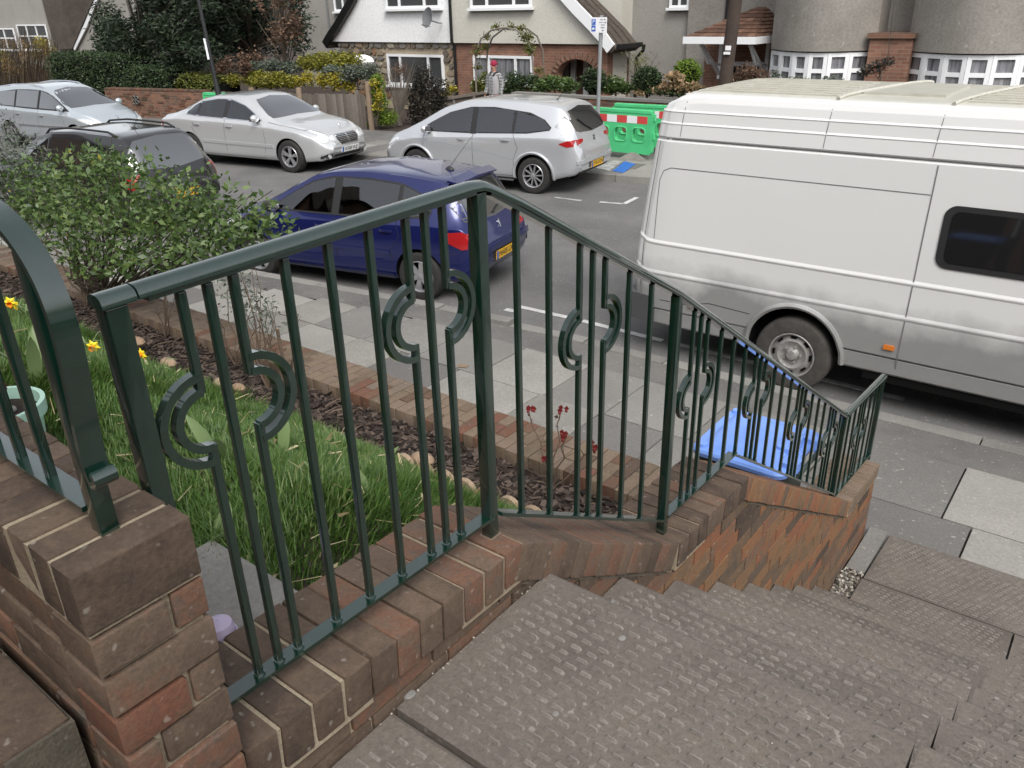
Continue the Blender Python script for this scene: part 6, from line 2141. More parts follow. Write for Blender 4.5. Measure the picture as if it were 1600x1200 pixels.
# side window: rubber frame with rounded corners, glass, sliding pane edge
def rr_tab(x0, x1, z0, z1, r):
    lo_, hi_ = [], []
    for k in range(7):
        a = math.pi / 2 * k / 6
        lo_.append((x0 + r - r * math.cos(a), z0 + r - r * math.sin(a)))
        hi_.append((x0 + r - r * math.cos(a), z1 - r + r * math.sin(a)))
    for k in range(7):
        a = math.pi / 2 * k / 6
        lo_.append((x1 - r + r * math.sin(a), z0 + r - r * math.cos(a)))
        hi_.append((x1 - r + r * math.sin(a), z1 - r + r * math.cos(a)))
    return lo_, hi_
def rr_panel(name, x0, x1, z0, z1, r, mat, eps, sd=-1):
    lo_, hi_ = rr_tab(x0, x1, z0, z1, r)
    us = sorted(set(p[0] for p in lo_))
    return c.skin(name, lambda u, v, e: c.side_pt(u, v, sd, e), us, c.tab(lo_), c.tab(hi_), mat, eps, 4)
rr_panel("window_frame", -1.02, .42, 1.305, 1.775, .085, "trim_black", .010)
wg = rr_panel("side_window", -.965, .365, 1.350, 1.735, .055, "van_glass", .014)
MB().box((0, 0, 0), (.02, .006, .36)).build("pane_edge", "trim_black", None).parent = c.root
bpy.data.objects["pane_edge"].location = f(-.32, 1.54, .016)
rr_panel("side_window", -.62, 1.2, 1.31, 1.74, .08, "glass_dark", .010, 1)
c.end_panel("windscreen", 1, -.78, .78, 1.42, 2.0, "glass_dark", .006)
for sd in (-1, 1):
    c.side_panel("door_window", (sd,), .62, 1.55, 1.32, [(.62, 1.95), (1.0, 1.93), (1.55, 1.42)], "glass_dark", .008)
# shut lines and the outline of the pressed side panel
c.seam("door_gap", [(-1.13, 2.045), (-1.135, 1.2), (-1.15, .345)], f, "seam_grey", w=.009, eps=.004)
c.seam("door_gap", [(.55, 2.04), (.55, .345)], f, w=.009)
c.seam("panel_edge", [(-3.40, 1.18), (-3.385, 1.72), (-3.35, 1.80), (-3.28, 1.83), (-1.14, 1.83)], f, "seam_grey", w=.008)
c.seam("panel_edge", [(-3.42, 2.05), (-3.51, 1.2), (-3.53, .7)], f, "seam_grey", w=.008)
c.seam("sill_gap", [(-1.60, .495), (-.4, .495), (.5, .495)], f, w=.006)
c.seam("sill_gap", [(-2.41, .64), (-2.8, .66), (-3.05, .60), (-3.3, .60)], f, w=.006)
c.seam("gutter_line", [(-3.36, 2.072), (.4, 2.072)], f, "seam_grey", w=.010)
for xs_ in (-3.22, -1.98, -1.18):
    c.seam("roof_seam", [(xs_, 2.10), (xs_ + .015, 2.39)], f, "seam_grey", w=.006)
# raised welts across the roof
for xs_ in (-1.95, -1.13, -.3):
    pts = [c.top_pt(xs_ + .02 * k, -.80 + .1 * k, .012) for k in range(17)]
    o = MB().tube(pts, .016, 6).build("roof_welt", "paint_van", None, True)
    o.parent = c.body
for ys_ in (-.68, -.55, -.42, -.28, -.1, .1, .28, .45):
    for (xa, xb) in ((-3.3, -1.99), (-1.06, .35)):
        pts = [c.top_pt(xa + (xb - xa) * k / 8, ys_, .004) for k in range(9)]
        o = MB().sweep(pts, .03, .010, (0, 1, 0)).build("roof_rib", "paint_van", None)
        o.parent = c.body
        fix_normals(o)
o = MB()
loft(o, [[(c.top_pt(x_, y_, e_)) for x_, y_ in ((-1.85, -.5), (-1.25, -.5), (-1.25, .4), (-1.85, .4))] for e_ in (0, .018)])
# roof vent hatch between the welts
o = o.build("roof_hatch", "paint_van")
o.parent = c.body
fix_normals(o)
# lamps, bumper, arch lips, wheels
for (px, py, w_, h_) in ((1389, 543, .085, .038), (1082, 478, .085, .038)):
    x_, z_ = vloc(px, py)
    rr_panel("side_lamp", x_ - w_ / 2, x_ + w_ / 2, z_ - h_ / 2, z_ + h_ / 2, .008, "lamp_amber", .016)
mb = MB()
loft(mb, [[(-3.70, y_, z_) for y_, z_ in ((-.93, .36), (-.93, .62), (.93, .62), (.93, .36))], [(-3.36, y_, z_) for y_, z_ in ((-1.0, .35), (-1.0, .62), (1.0, .62), (1.0, .35))]])
o = mb.build("rear_bumper", "trim_grey")
o.parent = c.root
fix_normals(o)
for sd in (-1, 1):
    c.end_panel("tail_lamp", -1, sd * .76 - .1, sd * .76 + .1, .75, 1.25, "lamp_red", .01, 4, 4)
    for ax in (1.75, -2.0):
        c.wheel(ax, sd, "steel", width=.215, tyre="rubber_dusty", rim="steel_dirty", rr=.205)
        g = lambda x, z, e, sd=sd: c.side_pt(x, z, sd, e)
        pts = [g(ax + .425 * math.cos(a), .37 + .425 * math.sin(a), .004) for a in np.linspace(R(-2), R(182), 26)]
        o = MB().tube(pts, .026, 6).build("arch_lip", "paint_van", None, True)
        o.parent = c.root
# side step with a scuffed end under the sill
o = MB().box((-.45, -.90, .30), (1.9, .06, .06)).build("sill_rail", "under_black")
o.parent = c.root
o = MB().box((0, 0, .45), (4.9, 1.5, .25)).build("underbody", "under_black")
o.parent = c.root

# ================================================================== HOUSES ACROSS THE STREET
def make_net():
    mt, n, b = new_mat("glass_net")
    tc = n.nodes.new("ShaderNodeTexCoord")
    mp = n.nodes.new("ShaderNodeMapping")
    mp.inputs["Scale"].default_value = (9.0, 9.0, 0.6)
    n.links.new(tc.outputs["Object"], mp.inputs[0])
    f_ = noise(n, 1.6, 3.0, 0.6, vec=mp.outputs[0])
    n.links.new(ramp(n, [(0.35, (0.06, 0.065, 0.07)), (0.55, (0.20, 0.20, 0.215)), (0.72, (0.33, 0.33, 0.345))], f_), b.inputs["Base Color"])
    b.inputs["Roughness"].default_value = 0.5
    b.inputs["Coat Weight"].default_value = 1.0
    b.inputs["Coat Roughness"].default_value = 0.03
    MATS["glass_net"] = mt
make_net()
def frame_bar(mb, a, b, w, d):
    mb.sweep([a, b], d, w, (b - a).cross(Vector((0, 0, 1))) if abs((b - a).normalized().z) < .9 else mb.depthdir)
def window_on(parent, O, U, w, h, cols, rows_, glass="glass_window", fr=0.055, depth=0.09, sill=True, N=None, mat="upvc_white", opener=None):
    """a window: O lower corner, U unit vector along the wall, N out of the wall; cols / rows_ are fractions where bars run"""
    N = N or Vector((0, -1, 0))
    Z = Vector((0, 0, 1))
    def bar(mb, u0, u1, z0, z1, d0, d1):
        ps = [O + U * u + Z * z + N * d for u in (u0, u1) for z in (z0, z1) for d in (d0, d1)]
        mb.add(ps, [(0, 1, 3, 2), (4, 6, 7, 5), (0, 4, 5, 1), (2, 3, 7, 6), (0, 2, 6, 4), (1, 5, 7, 3)])
    mb = MB()
    bar(mb, 0, w, 0, fr, -.05, .025)
    bar(mb, 0, w, h - fr, h, -.05, .025)
    bar(mb, 0, fr, fr, h - fr, -.05, .025)
    bar(mb, w - fr, w, fr, h - fr, -.05, .025)
    for c_ in cols:
        bar(mb, w * c_ - fr / 2, w * c_ + fr / 2, fr, h - fr, -.05, .022)
    us = [fr] + [v for c_ in cols for v in (w * c_ - fr / 2, w * c_ + fr / 2)] + [w - fr]
    for r__ in rows_:
        for k in range(len(us) // 2):
            bar(mb, us[2 * k], us[2 * k + 1], h * r__ - fr / 2, h * r__ + fr / 2, -.05, .020)
    win = fix_normals(mb.build("window", mat, parent))
    zs = [fr] + [v for r__ in rows_ for v in (h * r__ - fr / 2, h * r__ + fr / 2)] + [h - fr]
    for k in range(len(us) // 2):
        for j in range(len(zs) // 2):
            g = MB()
            bar(g, us[2 * k], us[2 * k + 1], zs[2 * j], zs[2 * j + 1], -.045, -.02)
            o = fix_normals(g.build("pane", glass, win))
            o.matrix_parent_inverse = Matrix.Identity(4)
    if sill:
        s_ = MB()
        bar(s_, -.06, w + .06, -.07, -.002, -.05, .10)
        o = fix_normals(s_.build("sill", mat, win))
        o.matrix_parent_inverse = Matrix.Identity(4)
    return win
UX = Vector((1, 0, 0))
YH = 20.5
def win_px(parent, x0, y0, x1, y1, Y, cols, rows_, **k):
    a, b = on_y(x0, y1, Y), on_y(x1, y0, Y)
    z1 = k.pop("ztop", None) or b.z
    z0 = k.pop("zbot", None) or a.z
    return window_on(parent, Vector((a.x, Y, z0)), UX, b.x - a.x, z1 - z0, cols, rows_, **k)

XPL = -18.05          # party line between the two halves of the pair
def half_house(side):
    white = side < 0
    if white:
        ts = thing("gable_house", "white-rendered half of a gabled pair with rubble stone ground floor and satellite dish", "house", (-20.9, YH, -.4), "houses across the street")
    else:
        ts = thing("gable_house", "cream-rendered half of a gabled pair with brick ground floor and arched porch", "house", (-15.2, YH, -.4), "houses across the street")
    eave = 2.06
    ridge = 8.4
    def vx(z):      # verge curve
        pts_ = [(2.06, -23.80), (2.5, -23.20), (3.38, -22.21), (4.6, -21.15), (8.4, XPL)] if white else [(1.98, -12.35), (2.4, -12.75), (3.22, -13.80), (4.4, -15.0), (8.4, XPL)]
        return float(np.interp(z, [p[0] for p in pts_], [p[1] for p in pts_]))
    zz = [2.10, 2.3, 2.5, 2.8, 3.1, 3.38, 3.8, 4.2, 4.6, 6, 8.4]
    poly = [Vector((XPL, YH - .06, 2.10))] + [Vector((vx(z), YH - .06, z)) for z in zz]
    o = MB().prism(poly, (0, 0.30, 0)).build("gable_wall", "render_white" if white else "render_cream", ts)
    fix_normals(o)
    x_out = vx(2.06) + (0.35 if white else -0.12)
    xa, xb = (x_out, XPL) if white else (XPL, x_out)
    mat = "rubble_mortar" if white else "brick_far_red"
    if white:
        MB().box(((xa + xb) / 2, YH + .2, .77), (xb - xa, .3, 2.65)).build("ground_floor_wall", "mortar_pale", ts)
        rr = random.Random(3)
        # rubble facing: every stone a piece
        z = -.05
        wx0, wx1, wz0, wz1 = -21.05, -18.52, .55, 1.82
        while z < 2.06:
            h = rr.uniform(.15, .27)
            h = min(h, 2.075 - z)
            x = xa
            while x < xb - .05:
                w = min(rr.uniform(.16, .42), xb - x)
                cx_, cz_ = x + w / 2, z + h / 2
                if not (wx0 - .02 < cx_ < wx1 + .02 and wz0 - .05 < cz_ < wz1 + .05) and h > .06 and w > .07:
                    if wx0 < x + w and x < wx1 and wz0 < z + h and z < wz1:
                        pass
                    g_ = .014
                    k_ = rr.randint(5, 7)
                    pl_ = []
                    for q_ in range(k_):
                        a_ = 2 * math.pi * (q_ + rr.uniform(-.25, .25)) / k_
                        rx_, rz_ = (w / 2 - g_), (h / 2 - g_)
                        ca, sa = math.cos(a_), math.sin(a_)
                        m__ = max(abs(ca), abs(sa))
                        pl_.append((cx_ + ca / m__ * rx_ * rr.uniform(.82, 1.0), YH + .055, cz_ + sa / m__ * rz_ * rr.uniform(.82, 1.0)))
                    if z > .3:
                        o = MB().prism(pl_, (0, -.05 - rr.uniform(0, .03), 0)).build("stone", "rubble", ts)
                        fix_normals(o)
                x += w
            z += h
        win_px(ts, 608, 86, 692, 132, YH - .02, [.24, .74], [], fr=.075)
        win_px(ts, 603, -20, 686, 14, YH - .13, [.26, .72], [], ztop=3.95, fr=.075)
        # top light bar in the outer lights
        a = on_y(675, 87, YH)
    else:
        # brick front with an arched porch opening
        ax0, ax1, az = -14.25, -12.85, 1.62
        acx, ar = (ax0 + ax1) / 2, (ax1 - ax0) / 2
        arch = [(acx - ar * math.cos(t_), 1.20 + .50 * math.sin(t_)) for t_ in np.linspace(0, math.pi, 13)]
        left = [(xa, -.55), (ax0, -.55)] + arch + [(ax1, -.55), (xb, -.55), (xb, 2.09), (xa, 2.09)]
        o = MB().prism([(x, YH + .05, z) for x, z in left], (0, .3, 0)).build("ground_floor_wall", "brick_far_red", ts)
        fix_normals(o)
        # arch of voussoirs
        for t_ in np.linspace(R(4), R(176), 15):
            p = Vector((acx - (ar + .09) * math.cos(t_), YH + .04, 1.20 + (.50 + .09) * math.sin(t_)))
            ang_ = math.atan2(.50 * math.sin(t_) * ar, ar * math.cos(t_) * .5)
            me = worn_box((.17, .06, .075), .006, "brick_far_brown", "arch_brick", 0)
            place(me, "arch_brick", ts, Matrix.Translation(p) @ Matrix.Rotation(math.atan2(math.sin(t_), -math.cos(t_)) * -1, 4, 'Y'))
        MB().box((acx, YH + 1.2, .5), (2.0, .1, 2.4)).build("porch_back", "brick_far_brown", ts)
        MB().box((acx + .1, YH + 1.13, .4), (.8, .05, 2.0)).build("front_door", "gloss_black", ts)
        for px_ in (896, 916):
            p = on_y(px_, 110, YH + 1.0)
            MB().box((p.x, YH + 1.0, .5), (.16, .08, 2.2)).build("porch_post", "upvc_white", ts)
        win_px(ts, 741, 88, 832, 128, YH - .02, [.27, .72], [], fr=.075, glass="glass_net")
        win_px(ts, 735, -20, 830, 13, YH - .13, [.28, .72], [], ztop=3.95, fr=.075)
        # gutter box and downpipe at the eave corner
        q = [on_y(*p_, YH) for p_ in ((956, 68), (972, 65), (982, 62))]
        MB().box((-12.08, YH + .45, 2.05), (.14, 1.2, .12)).build("gutter", "gloss_black", ts)
        MB().tube([(-11.95, YH + 1.0, 2.05), (-11.97, YH + 1.0, 1.9), (-12.2, YH + 1.05, 1.70), (-12.2, YH + 1.05, -.5)], .05, 8).build("downpipe", "gloss_black", ts)
    # barge board following the verge
    bz = [2.0, 2.3, 2.6, 3.0, 3.38, 3.8, 4.3, 4.8, 6.5, 8.45]
    pts_ = [(vx(z) + (-.10 if white else .10) * 1, YH - .22, z) for z in bz]
    o = MB().sweep(pts_, .06, .30 if not white else .26, (0, 1, 0)).build("barge_board", "gloss_black" if white else "upvc_white", ts)
    fix_normals(o)
    # tiled roof slope: courses of tiles as overlapping strips
    out = -.16 if white else .16
    rows__ = []
    zr = 1.98
    P_ = [(vx(max(z, 1.98)) + out, z) for z in np.linspace(1.98, 8.5, 60)]
    mbr = MB()
    mbr.prism([(x, YH - .17, z) for x, z in P_] + [(x - out * .7, YH - .17, z - .10) for x, z in P_[::-1]], (0, 9.0 if white else 1.35, 0))
    fix_normals(mbr.build("roof", "roof_tile", ts))
    rows_of = MB()
    for k in range(0, 58):
        (x0, z0), (x1, z1) = P_[k], P_[k + 1]
        for j in range(4 if (not white and k < 26) else 0):
            y0 = YH - .16 + j * .33
            t_ = .018
            d_ = out / abs(out)
            rows_of.add([(x0 + d_ * (.02 + t_), y0 + .01, z0 - .02), (x0 + d_ * (.02 + t_), y0 + .29, z0 - .02), (x1 + d_ * .01, y0 + .29, z1 + .02), (x1 + d_ * .01, y0 + .01, z1 + .02), (x0 + d_ * .01, y0 + .01, z0 - .03), (x0 + d_ * .01, y0 + .29, z0 - .03)], [(0, 1, 2, 3), (0, 4, 5, 1)])
    if rows_of.v:
        rows_of.build("roof_tiles", "roof_tile", ts)["kind"] = "stuff"
    # flank and back
    if white:
        MB().box(((xa + xb) / 2, YH + 4.6, .75), (xb - xa - .02, 8.5, 2.55)).build("house_body", "render_grey", ts)
    else:
        xr_ = on_y(971, 40, YH + 1.3).x
        MB().box(((XPL + xr_) / 2, YH + 1.75 + 4, 3.8), (xr_ - XPL, 8.9, 9.0)).build("main_wall", "render_cream", ts)
        MB().box((xb - .16, YH + .85, .75), (.3, 1.0, 2.55)).build("return_wall", "render_cream", ts)
    return ts
hw = half_house(-1)
hc = half_house(1)
o = MB().tube([(XPL, YH - .13, 4.5), (XPL, YH - .13, 2.12), (XPL, YH - .02, 2.02), (XPL + .0, YH - .02, -.5)], .048, 8).build("downpipe", "gloss_black", hw)
# satellite dish
dd = thing("satellite_dish", "grey satellite dish on the white gable", "satellite dish", tuple(on_y(678, 28, YH - .1)))
p = on_y(671, 28, YH - .62)
M = Matrix.Translation(p) @ Matrix.Rotation(R(-20), 4, 'Z') @ Matrix.Rotation(R(78), 4, 'X')
MB().lathe([(.001, 0.0), (.12, .012), (.24, .05), (.29, .08), (.295, .075), (.24, .04), (.12, -.002), (.001, -.012)], 28, M @ Matrix.Diagonal((1.1, 1, 1, 1))).build("dish", "dish_grey", dd, True)
q = on_y(690, 36, YH - .1)
MB().tube([p + Vector((.02, .06, -.08)), q + Vector((0, -.1, 0)), q], .022, 6).build("bracket", "dish_grey", dd)
MB().tube([p + Vector((0, .0, -.24)), p + Vector((.04, -.34, -.18))], .012, 5).ball(p + Vector((.04, -.35, -.17)), .04, 8, 6).build("feed_arm", "dish_grey", dd)

# --- grey pebble-dashed house with porch and bow windows
YB2 = 19.6
gh = thing("pebbledash_house", "grey pebble-dashed pair with white bow windows, brick centre pier and hipped tile porch", "house", (-6.5, YB2, -.4), "houses across the street")
fx0, fx1 = on_y(969, 40, 22.4).x, on_y(1079, 40, 22.4).x
MB().box(((fx0 + fx1) / 2, 26.4, 3.7), (fx1 - fx0, 8.0, 8.6)).build("flank_wall", "render_grey", gh)
fix_normals(MB().prism([(fx1 + .01, 22.2, -.6), (fx1 + .01, 22.2, 8.0), (-1.0, 22.2, 8.0), (-1.0, 22.2, -.6)], (0, 8, 0)).build("main_wall", "pebbledash", gh))
win_px(gh, 1046, -14, 1078, 12, 22.33, [.5], [], ztop=3.9, fr=.06)
MB().tube([(-9.85, 22.1, 6), (-9.85, 22.1, -.5)], .05, 8).build("downpipe", "gloss_black", gh)
# bow fronts: curved wall above, band of lights below
def bow(x0, x1, bulge, z0, z1, n=10, y=None):
    out = []
    for k in range(n + 1):
        t_ = k / n
        out.append(Vector((x0 + (x1 - x0) * t_, YB2 + .45 - bulge * math.sin(math.pi * t_) ** .85 if 0 < t_ < 1 else YB2 + .45, 0)))
    return out
for (px0, px1, x_ext) in ((1203, 1362, 0), (1417, 1640, 1)):
    x0, x1 = on_y(px0, 80, YB2 + .3).x, on_y(px1, 80, YB2 + .3).x
    zt_, zb_ = 2.03, .62
    n_ = 6
    pts_ = bow(x0, x1, .75, 0, 0, n_)
    fine = bow(x0 - .03, x1 + .03, .80, 0, 0, 24)
    for nm, za, zb2, mt_ in (("bow_wall", zt_ + .03, 7.5, "pebbledash"), ("bow_apron", -.6, zb_ - .06, "brick_far_brown")):
        vs_, fs_ = [], []
        for q_ in fine:
            vs_ += [(q_.x, q_.y - .03, za), (q_.x, q_.y - .03, zb2)]
        for k in range(len(fine) - 1):
            fs_.append((2 * k, 2 * k + 2, 2 * k + 3, 2 * k + 1))
        b_ = len(vs_)
        for q_ in fine:
            vs_ += [(q_.x, YB2 + 3.0, za), (q_.x, YB2 + 3.0, zb2)]
        N_ = len(fine)
        for k in range(N_ - 1):
            fs_.append((2 * k, b_ + 2 * k, b_ + 2 * k + 2, 2 * k + 2))
            fs_.append((2 * k + 1, 2 * k + 3, b_ + 2 * k + 3, b_ + 2 * k + 1))
        fs_.append((0, 1, b_ + 1, b_))
        fs_.append((2 * N_ - 2, b_ + 2 * N_ - 2, b_ + 2 * N_ - 1, 2 * N_ - 1))
        fix_normals(MB().add(vs_, fs_).build(nm, mt_, gh))
    for k in range(n_):
        a, b = pts_[k], pts_[k + 1]
        U = (b - a)
        L = U.length
        U = U / L
        N_ = Vector((U.y, -U.x, 0))
        window_on(gh, Vector((a.x, a.y, zb_)), U, L, zt_ - zb_, [], [.735], glass="glass_net", fr=.085, N=N_, sill=False)
    s_ = MB().sweep([(q_.x, q_.y - .03, zb_ - .035) for q_ in fine], .16, .07, (0, 0, 1)).build("bow_sill", "upvc_white", gh)
# brick pier between the bows
xq0, xq1 = on_y(1360, 70, YB2).x, on_y(1419, 70, YB2).x
ztp = on_y(1390, 60, YB2).z
MB().box(((xq0 + xq1) / 2, YB2 + .55, (ztp - .6) / 2), (xq1 - xq0 + .1, .9, ztp + .6)).build("centre_pier", "brick_far_red", gh)
MB().box(((xq0 + xq1) / 2, YB2 + .52, ztp + .05), (xq1 - xq0 + .2, .98, .10)).build("pier_cap", "brick_far_brown", gh)
o = MB().box(((xq0 + xq1) / 2, YB2 + 1.6, 4.5), (xq1 - xq0 + .3, .9, 6.0)).build("recess_wall", "pebbledash", gh)
# porch: brick reveals, white posts and brackets, hipped tile roof
pa, pb_ = on_y(1076, 58, YB2 + .3), on_y(1184, 58, YB2 + .3)
zp = pa.z
yw = YB2 + 1.6
MB().box(((pa.x + pb_.x) / 2, yw + .5, .8), (2.3, .5, 3.0)).build("porch_wall", "brick_far_red", gh)
MB().box(((pa.x + pb_.x) / 2 - .05, yw + .22, .55), (.95, .06, 2.2)).build("front_door", "gloss_black", gh)
for ux_ in (-.58, .52):
    MB().box(((pa.x + pb_.x) / 2 + ux_, yw + .2, .5), (.12, .12, 2.3)).build("door_post", "upvc_white", gh)
MB().box(((pa.x + pb_.x) / 2 - .03, yw + .2, 1.62), (1.1, .1, .1)).build("door_lintel", "upvc_white", gh)
apx0, apx1 = on_y(1128, 20, YB2 + 1.5), on_y(1160, 20, YB2 + 1.5)
roof = MB()
e0, e1, e2, e3 = Vector((pa.x, YB2 + .1, zp)), Vector((pb_.x, YB2 + .1, zp)), Vector((pb_.x + .25, yw + .4, zp)), Vector((pa.x - .1, yw + .4, zp))
r0, r1 = Vector(((pa.x * .42 + pb_.x * .58), yw + .35, zp + .62)), Vector(((pa.x * .30 + pb_.x * .70), yw + .35, zp + .62))
roof.add([e0, e1, e2, e3, r0, r1], [(0, 1, 5, 4), (1, 2, 5), (0, 4, 3), (3, 4, 5, 2), (0, 3, 2, 1)])
ro = fix_normals(roof.build("porch_roof", "roof_red", gh))
# tiles of the porch roof, laid course by course
def tile_face(A, B, C, D, nr, pitch):
    """quad face A-B along the eave, D-C along the top"""
    nrm = (B - A).cross(D - A).normalized()
    if nrm.z < 0:
        nrm = -nrm
    for r__ in range(nr):
        t0, t1 = r__ / nr, (r__ + 1.12) / nr
        a0, b0 = A.lerp(D, t0), B.lerp(C, t0)
        a1, b1 = A.lerp(D, min(t1, 1)), B.lerp(C, min(t1, 1))
        n__ = max(1, int((b0 - a0).length / pitch))
        for k in range(n__):
            u0, u1 = (k + .03 + .5 * (r__ % 2) / n__ * 0) / n__, (k + .97) / n__
            q_ = [a0.lerp(b0, u0), a0.lerp(b0, u1), a1.lerp(b1, u1), a1.lerp(b1, u0)]
            up = [q_[0] + nrm * .035, q_[1] + nrm * .035, q_[2] + nrm * .012, q_[3] + nrm * .012]
            o_ = MB().add(q_ + up, [(4, 5, 6, 7), (0, 1, 5, 4), (1, 2, 6, 5), (3, 0, 4, 7)]).build("roof_tile", "roof_red", ro)
            o_.matrix_parent_inverse = Matrix.Identity(4)
tile_face(e0, e1, r1, r0, 8, .17)
tile_face(e1, e2, r1, r1, 8, .17)
fix_normals(MB().box(((pa.x + pb_.x) / 2, YB2 + .08, zp - .06), (pb_.x - pa.x + .06, .05, .16)).build("fascia", "upvc_white", gh))
fix_normals(MB().prism([(pb_.x, YB2 + .06, zp - .14), (pb_.x + .25, yw + .4, zp - .14), (pb_.x + .25, yw + .4, zp + .02), (pb_.x, YB2 + .06, zp + .02)], (.04, 0, 0)).build("fascia", "upvc_white", gh))
for bx_ in (pa.x + .35, pb_.x - .18):
    MB().sweep([(bx_, YB2 + .3, zp - .15), (bx_, yw - .1, zp - .95)], .08, .07, (1, 0, 0)).build("bracket", "upvc_white", gh)
    MB().box((bx_, yw - .1, zp - .6), (.10, .08, .9)).build("bracket_post", "upvc_white", gh)
    MB().sweep([(bx_, YB2 + .35, zp - .2), (bx_, YB2 + .75, zp - .62), (bx_, yw - .1, zp - .7)], .05, .05, (1, 0, 0)).build("bracket_brace", "upvc_white", gh)
# cable down to the pier
p0, p1 = on_y(1402, -40, 16.5), on_y(1387, 90, YB2 + .05)
o = MB().tube([p0, p0.lerp(p1, .5) + Vector((0, 0, -.05)), p1], .006, 4).build("overhead_cable", "dish_grey")
tag(o, "thin pale overhead cable running to the brick pier between the bow windows", "cable")

# --- the grey houses beyond the conifers
YL = 27.0
lh = thing("gable_house", "grey-rendered house with small white windows beyond the bare brown hedge", "house", (on_y(40, 60, YL).x, YL, -.4), "houses across the street")
a, b = on_y(-40, 140, YL), on_y(62, 0, YL)
c1, d1 = on_y(84, 75, YL), on_y(64, 0, YL)
fix_normals(MB().prism([(a.x - 6, YL, -.8), (c1.x + .1, YL, -.8), (c1.x, YL, c1.z), (d1.x, YL, d1.z), (d1.x - 1.4, YL, d1.z + 3.6), (a.x - 6, YL, d1.z + 3.6)], (0, 6, 0)).build("front_wall", "render_grey", lh))
win_px(lh, -2, 44, 20, 78, YL - .08, [.5], [.55], fr=.08)
win_px(lh, 35, 38, 70, 78, YL - .08, [.33, .66], [.55], fr=.08)
r0_, r1_, r2_ = on_y(84, 72, YL - .2), on_y(66, 0, YL - .2), on_y(128, 70, YL + 3)
top_ = r1_ + (r1_ - r0_) * 1.2
fix_normals(MB().prism([r0_ + Vector((0.05, 0, -.15)), r1_, top_, top_ + Vector((2.8, 0, 0)), r0_ + Vector((2.6, 0, -.15))], (0, 6.0, 0)).build("tiled_flank", "roof_tile", lh))
YM = 24.5
mh = thing("gable_house", "house with a white barge board glimpsed beside the dark conifer", "house", (on_y(135, 60, YM).x, YM, -.4), "houses across the street")
q0, q1 = on_y(116, 76, YM), on_y(150, 0, YM)
ex_ = q1 + (q1 - q0) * 1.4
fix_normals(MB().sweep([q0, q0.lerp(q1, .5) + Vector((.08, 0, -.05)), q1, ex_], .08, .24, (0, 1, 0)).build("barge_board", "upvc_white", mh))
fix_normals(MB().prism([q0 + Vector((.15, .1, -.05)), q1 + Vector((.15, .1, -.05)), ex_ + Vector((.15, .1, 0)), ex_ + Vector((7, .1, 0)), q0 + Vector((7, .1, -3)), q0 + Vector((.15, .1, -3))], (0, 6, 0)).build("front_wall", "render_grey", mh))
fix_normals(MB().sweep([q0 + Vector((-.14, .5, .0)), q1 + Vector((-.14, .5, .04)), ex_ + Vector((-.14, .5, 0))], 1.2, .06, (0, 1, 0)).build("roof", "roof_tile", mh))
win_px(mh, 121, -18, 134, 30, YM + 4, [.5], [], fr=.09)
YN = 25.5
nh = thing("rendered_house", "plain grey-rendered house wall behind the bronze tree", "house", (on_y(490, 60, YN).x, YN, -.4), "houses across the street")
a, b = on_y(478, 90, YN), on_y(560, 90, YN)
MB().box(((a.x + b.x) / 2, YN + 3, 3.5), (b.x - a.x + .5, 6, 9)).build("front_wall", "render_grey", nh)
win_px(nh, 523, -16, 547, 18, YN - .08, [.5], [.4], ztop=4.6, fr=.08)
p = on_y(514, 40, YN - .08)
MB().tube([(p.x, YN - .08, 7), (p.x, YN - .08, -.5)], .04, 6).build("downpipe", "dish_grey", nh)

# ================================================================== FAR SIDE WALLS, FENCES AND STREET FURNITURE
TB = math.tan(BEND)
def far_line(px, py, Y):
    p = on_y(px, py, Y)
    return p
# red brick wall with a pierced block
a, b = on_y(162, 137, 14.0), on_y(322, 141, 14.9)
bw = thing("brick_wall", "weathered red brick garden wall with a pierced block behind the saloon", "wall", ((a.x + b.x) / 2, 14.4, 0.1))
d = Vector((b.x - a.x, b.y - a.y, 0))
L = d.length
d.normalize()
nv = Vector((-d.y, d.x, 0))
zt_ = (a.z + b.z) / 2
q = [Vector((a.x, a.y, 0.0)), Vector((b.x, b.y, 0.0)), Vector((b.x, b.y, b.z - .07)), Vector((a.x, a.y, a.z - .07))]
fix_normals(MB().prism(q, nv * .22).build("wall_face", "brick_far_brown", bw))
rr = random.Random(2)
k = 0.0
while k < L - .1:
    p = Vector((a.x, a.y, 0)) + d * (k + .053) + nv * .11
    me = worn_box((.100, .24, .065), .008, "brick_warm" if rr.random() < .7 else "brick_dark", "coping_brick", rr.randint(0, 3))
    place(me, "coping_brick", bw, Matrix.Translation((p.x, p.y, a.z + (b.z - a.z) * k / L - .033 + rr.uniform(-.006, .006))) @ Matrix.Rotation(math.atan2(d.y, d.x), 4, 'Z'))
    k += .108
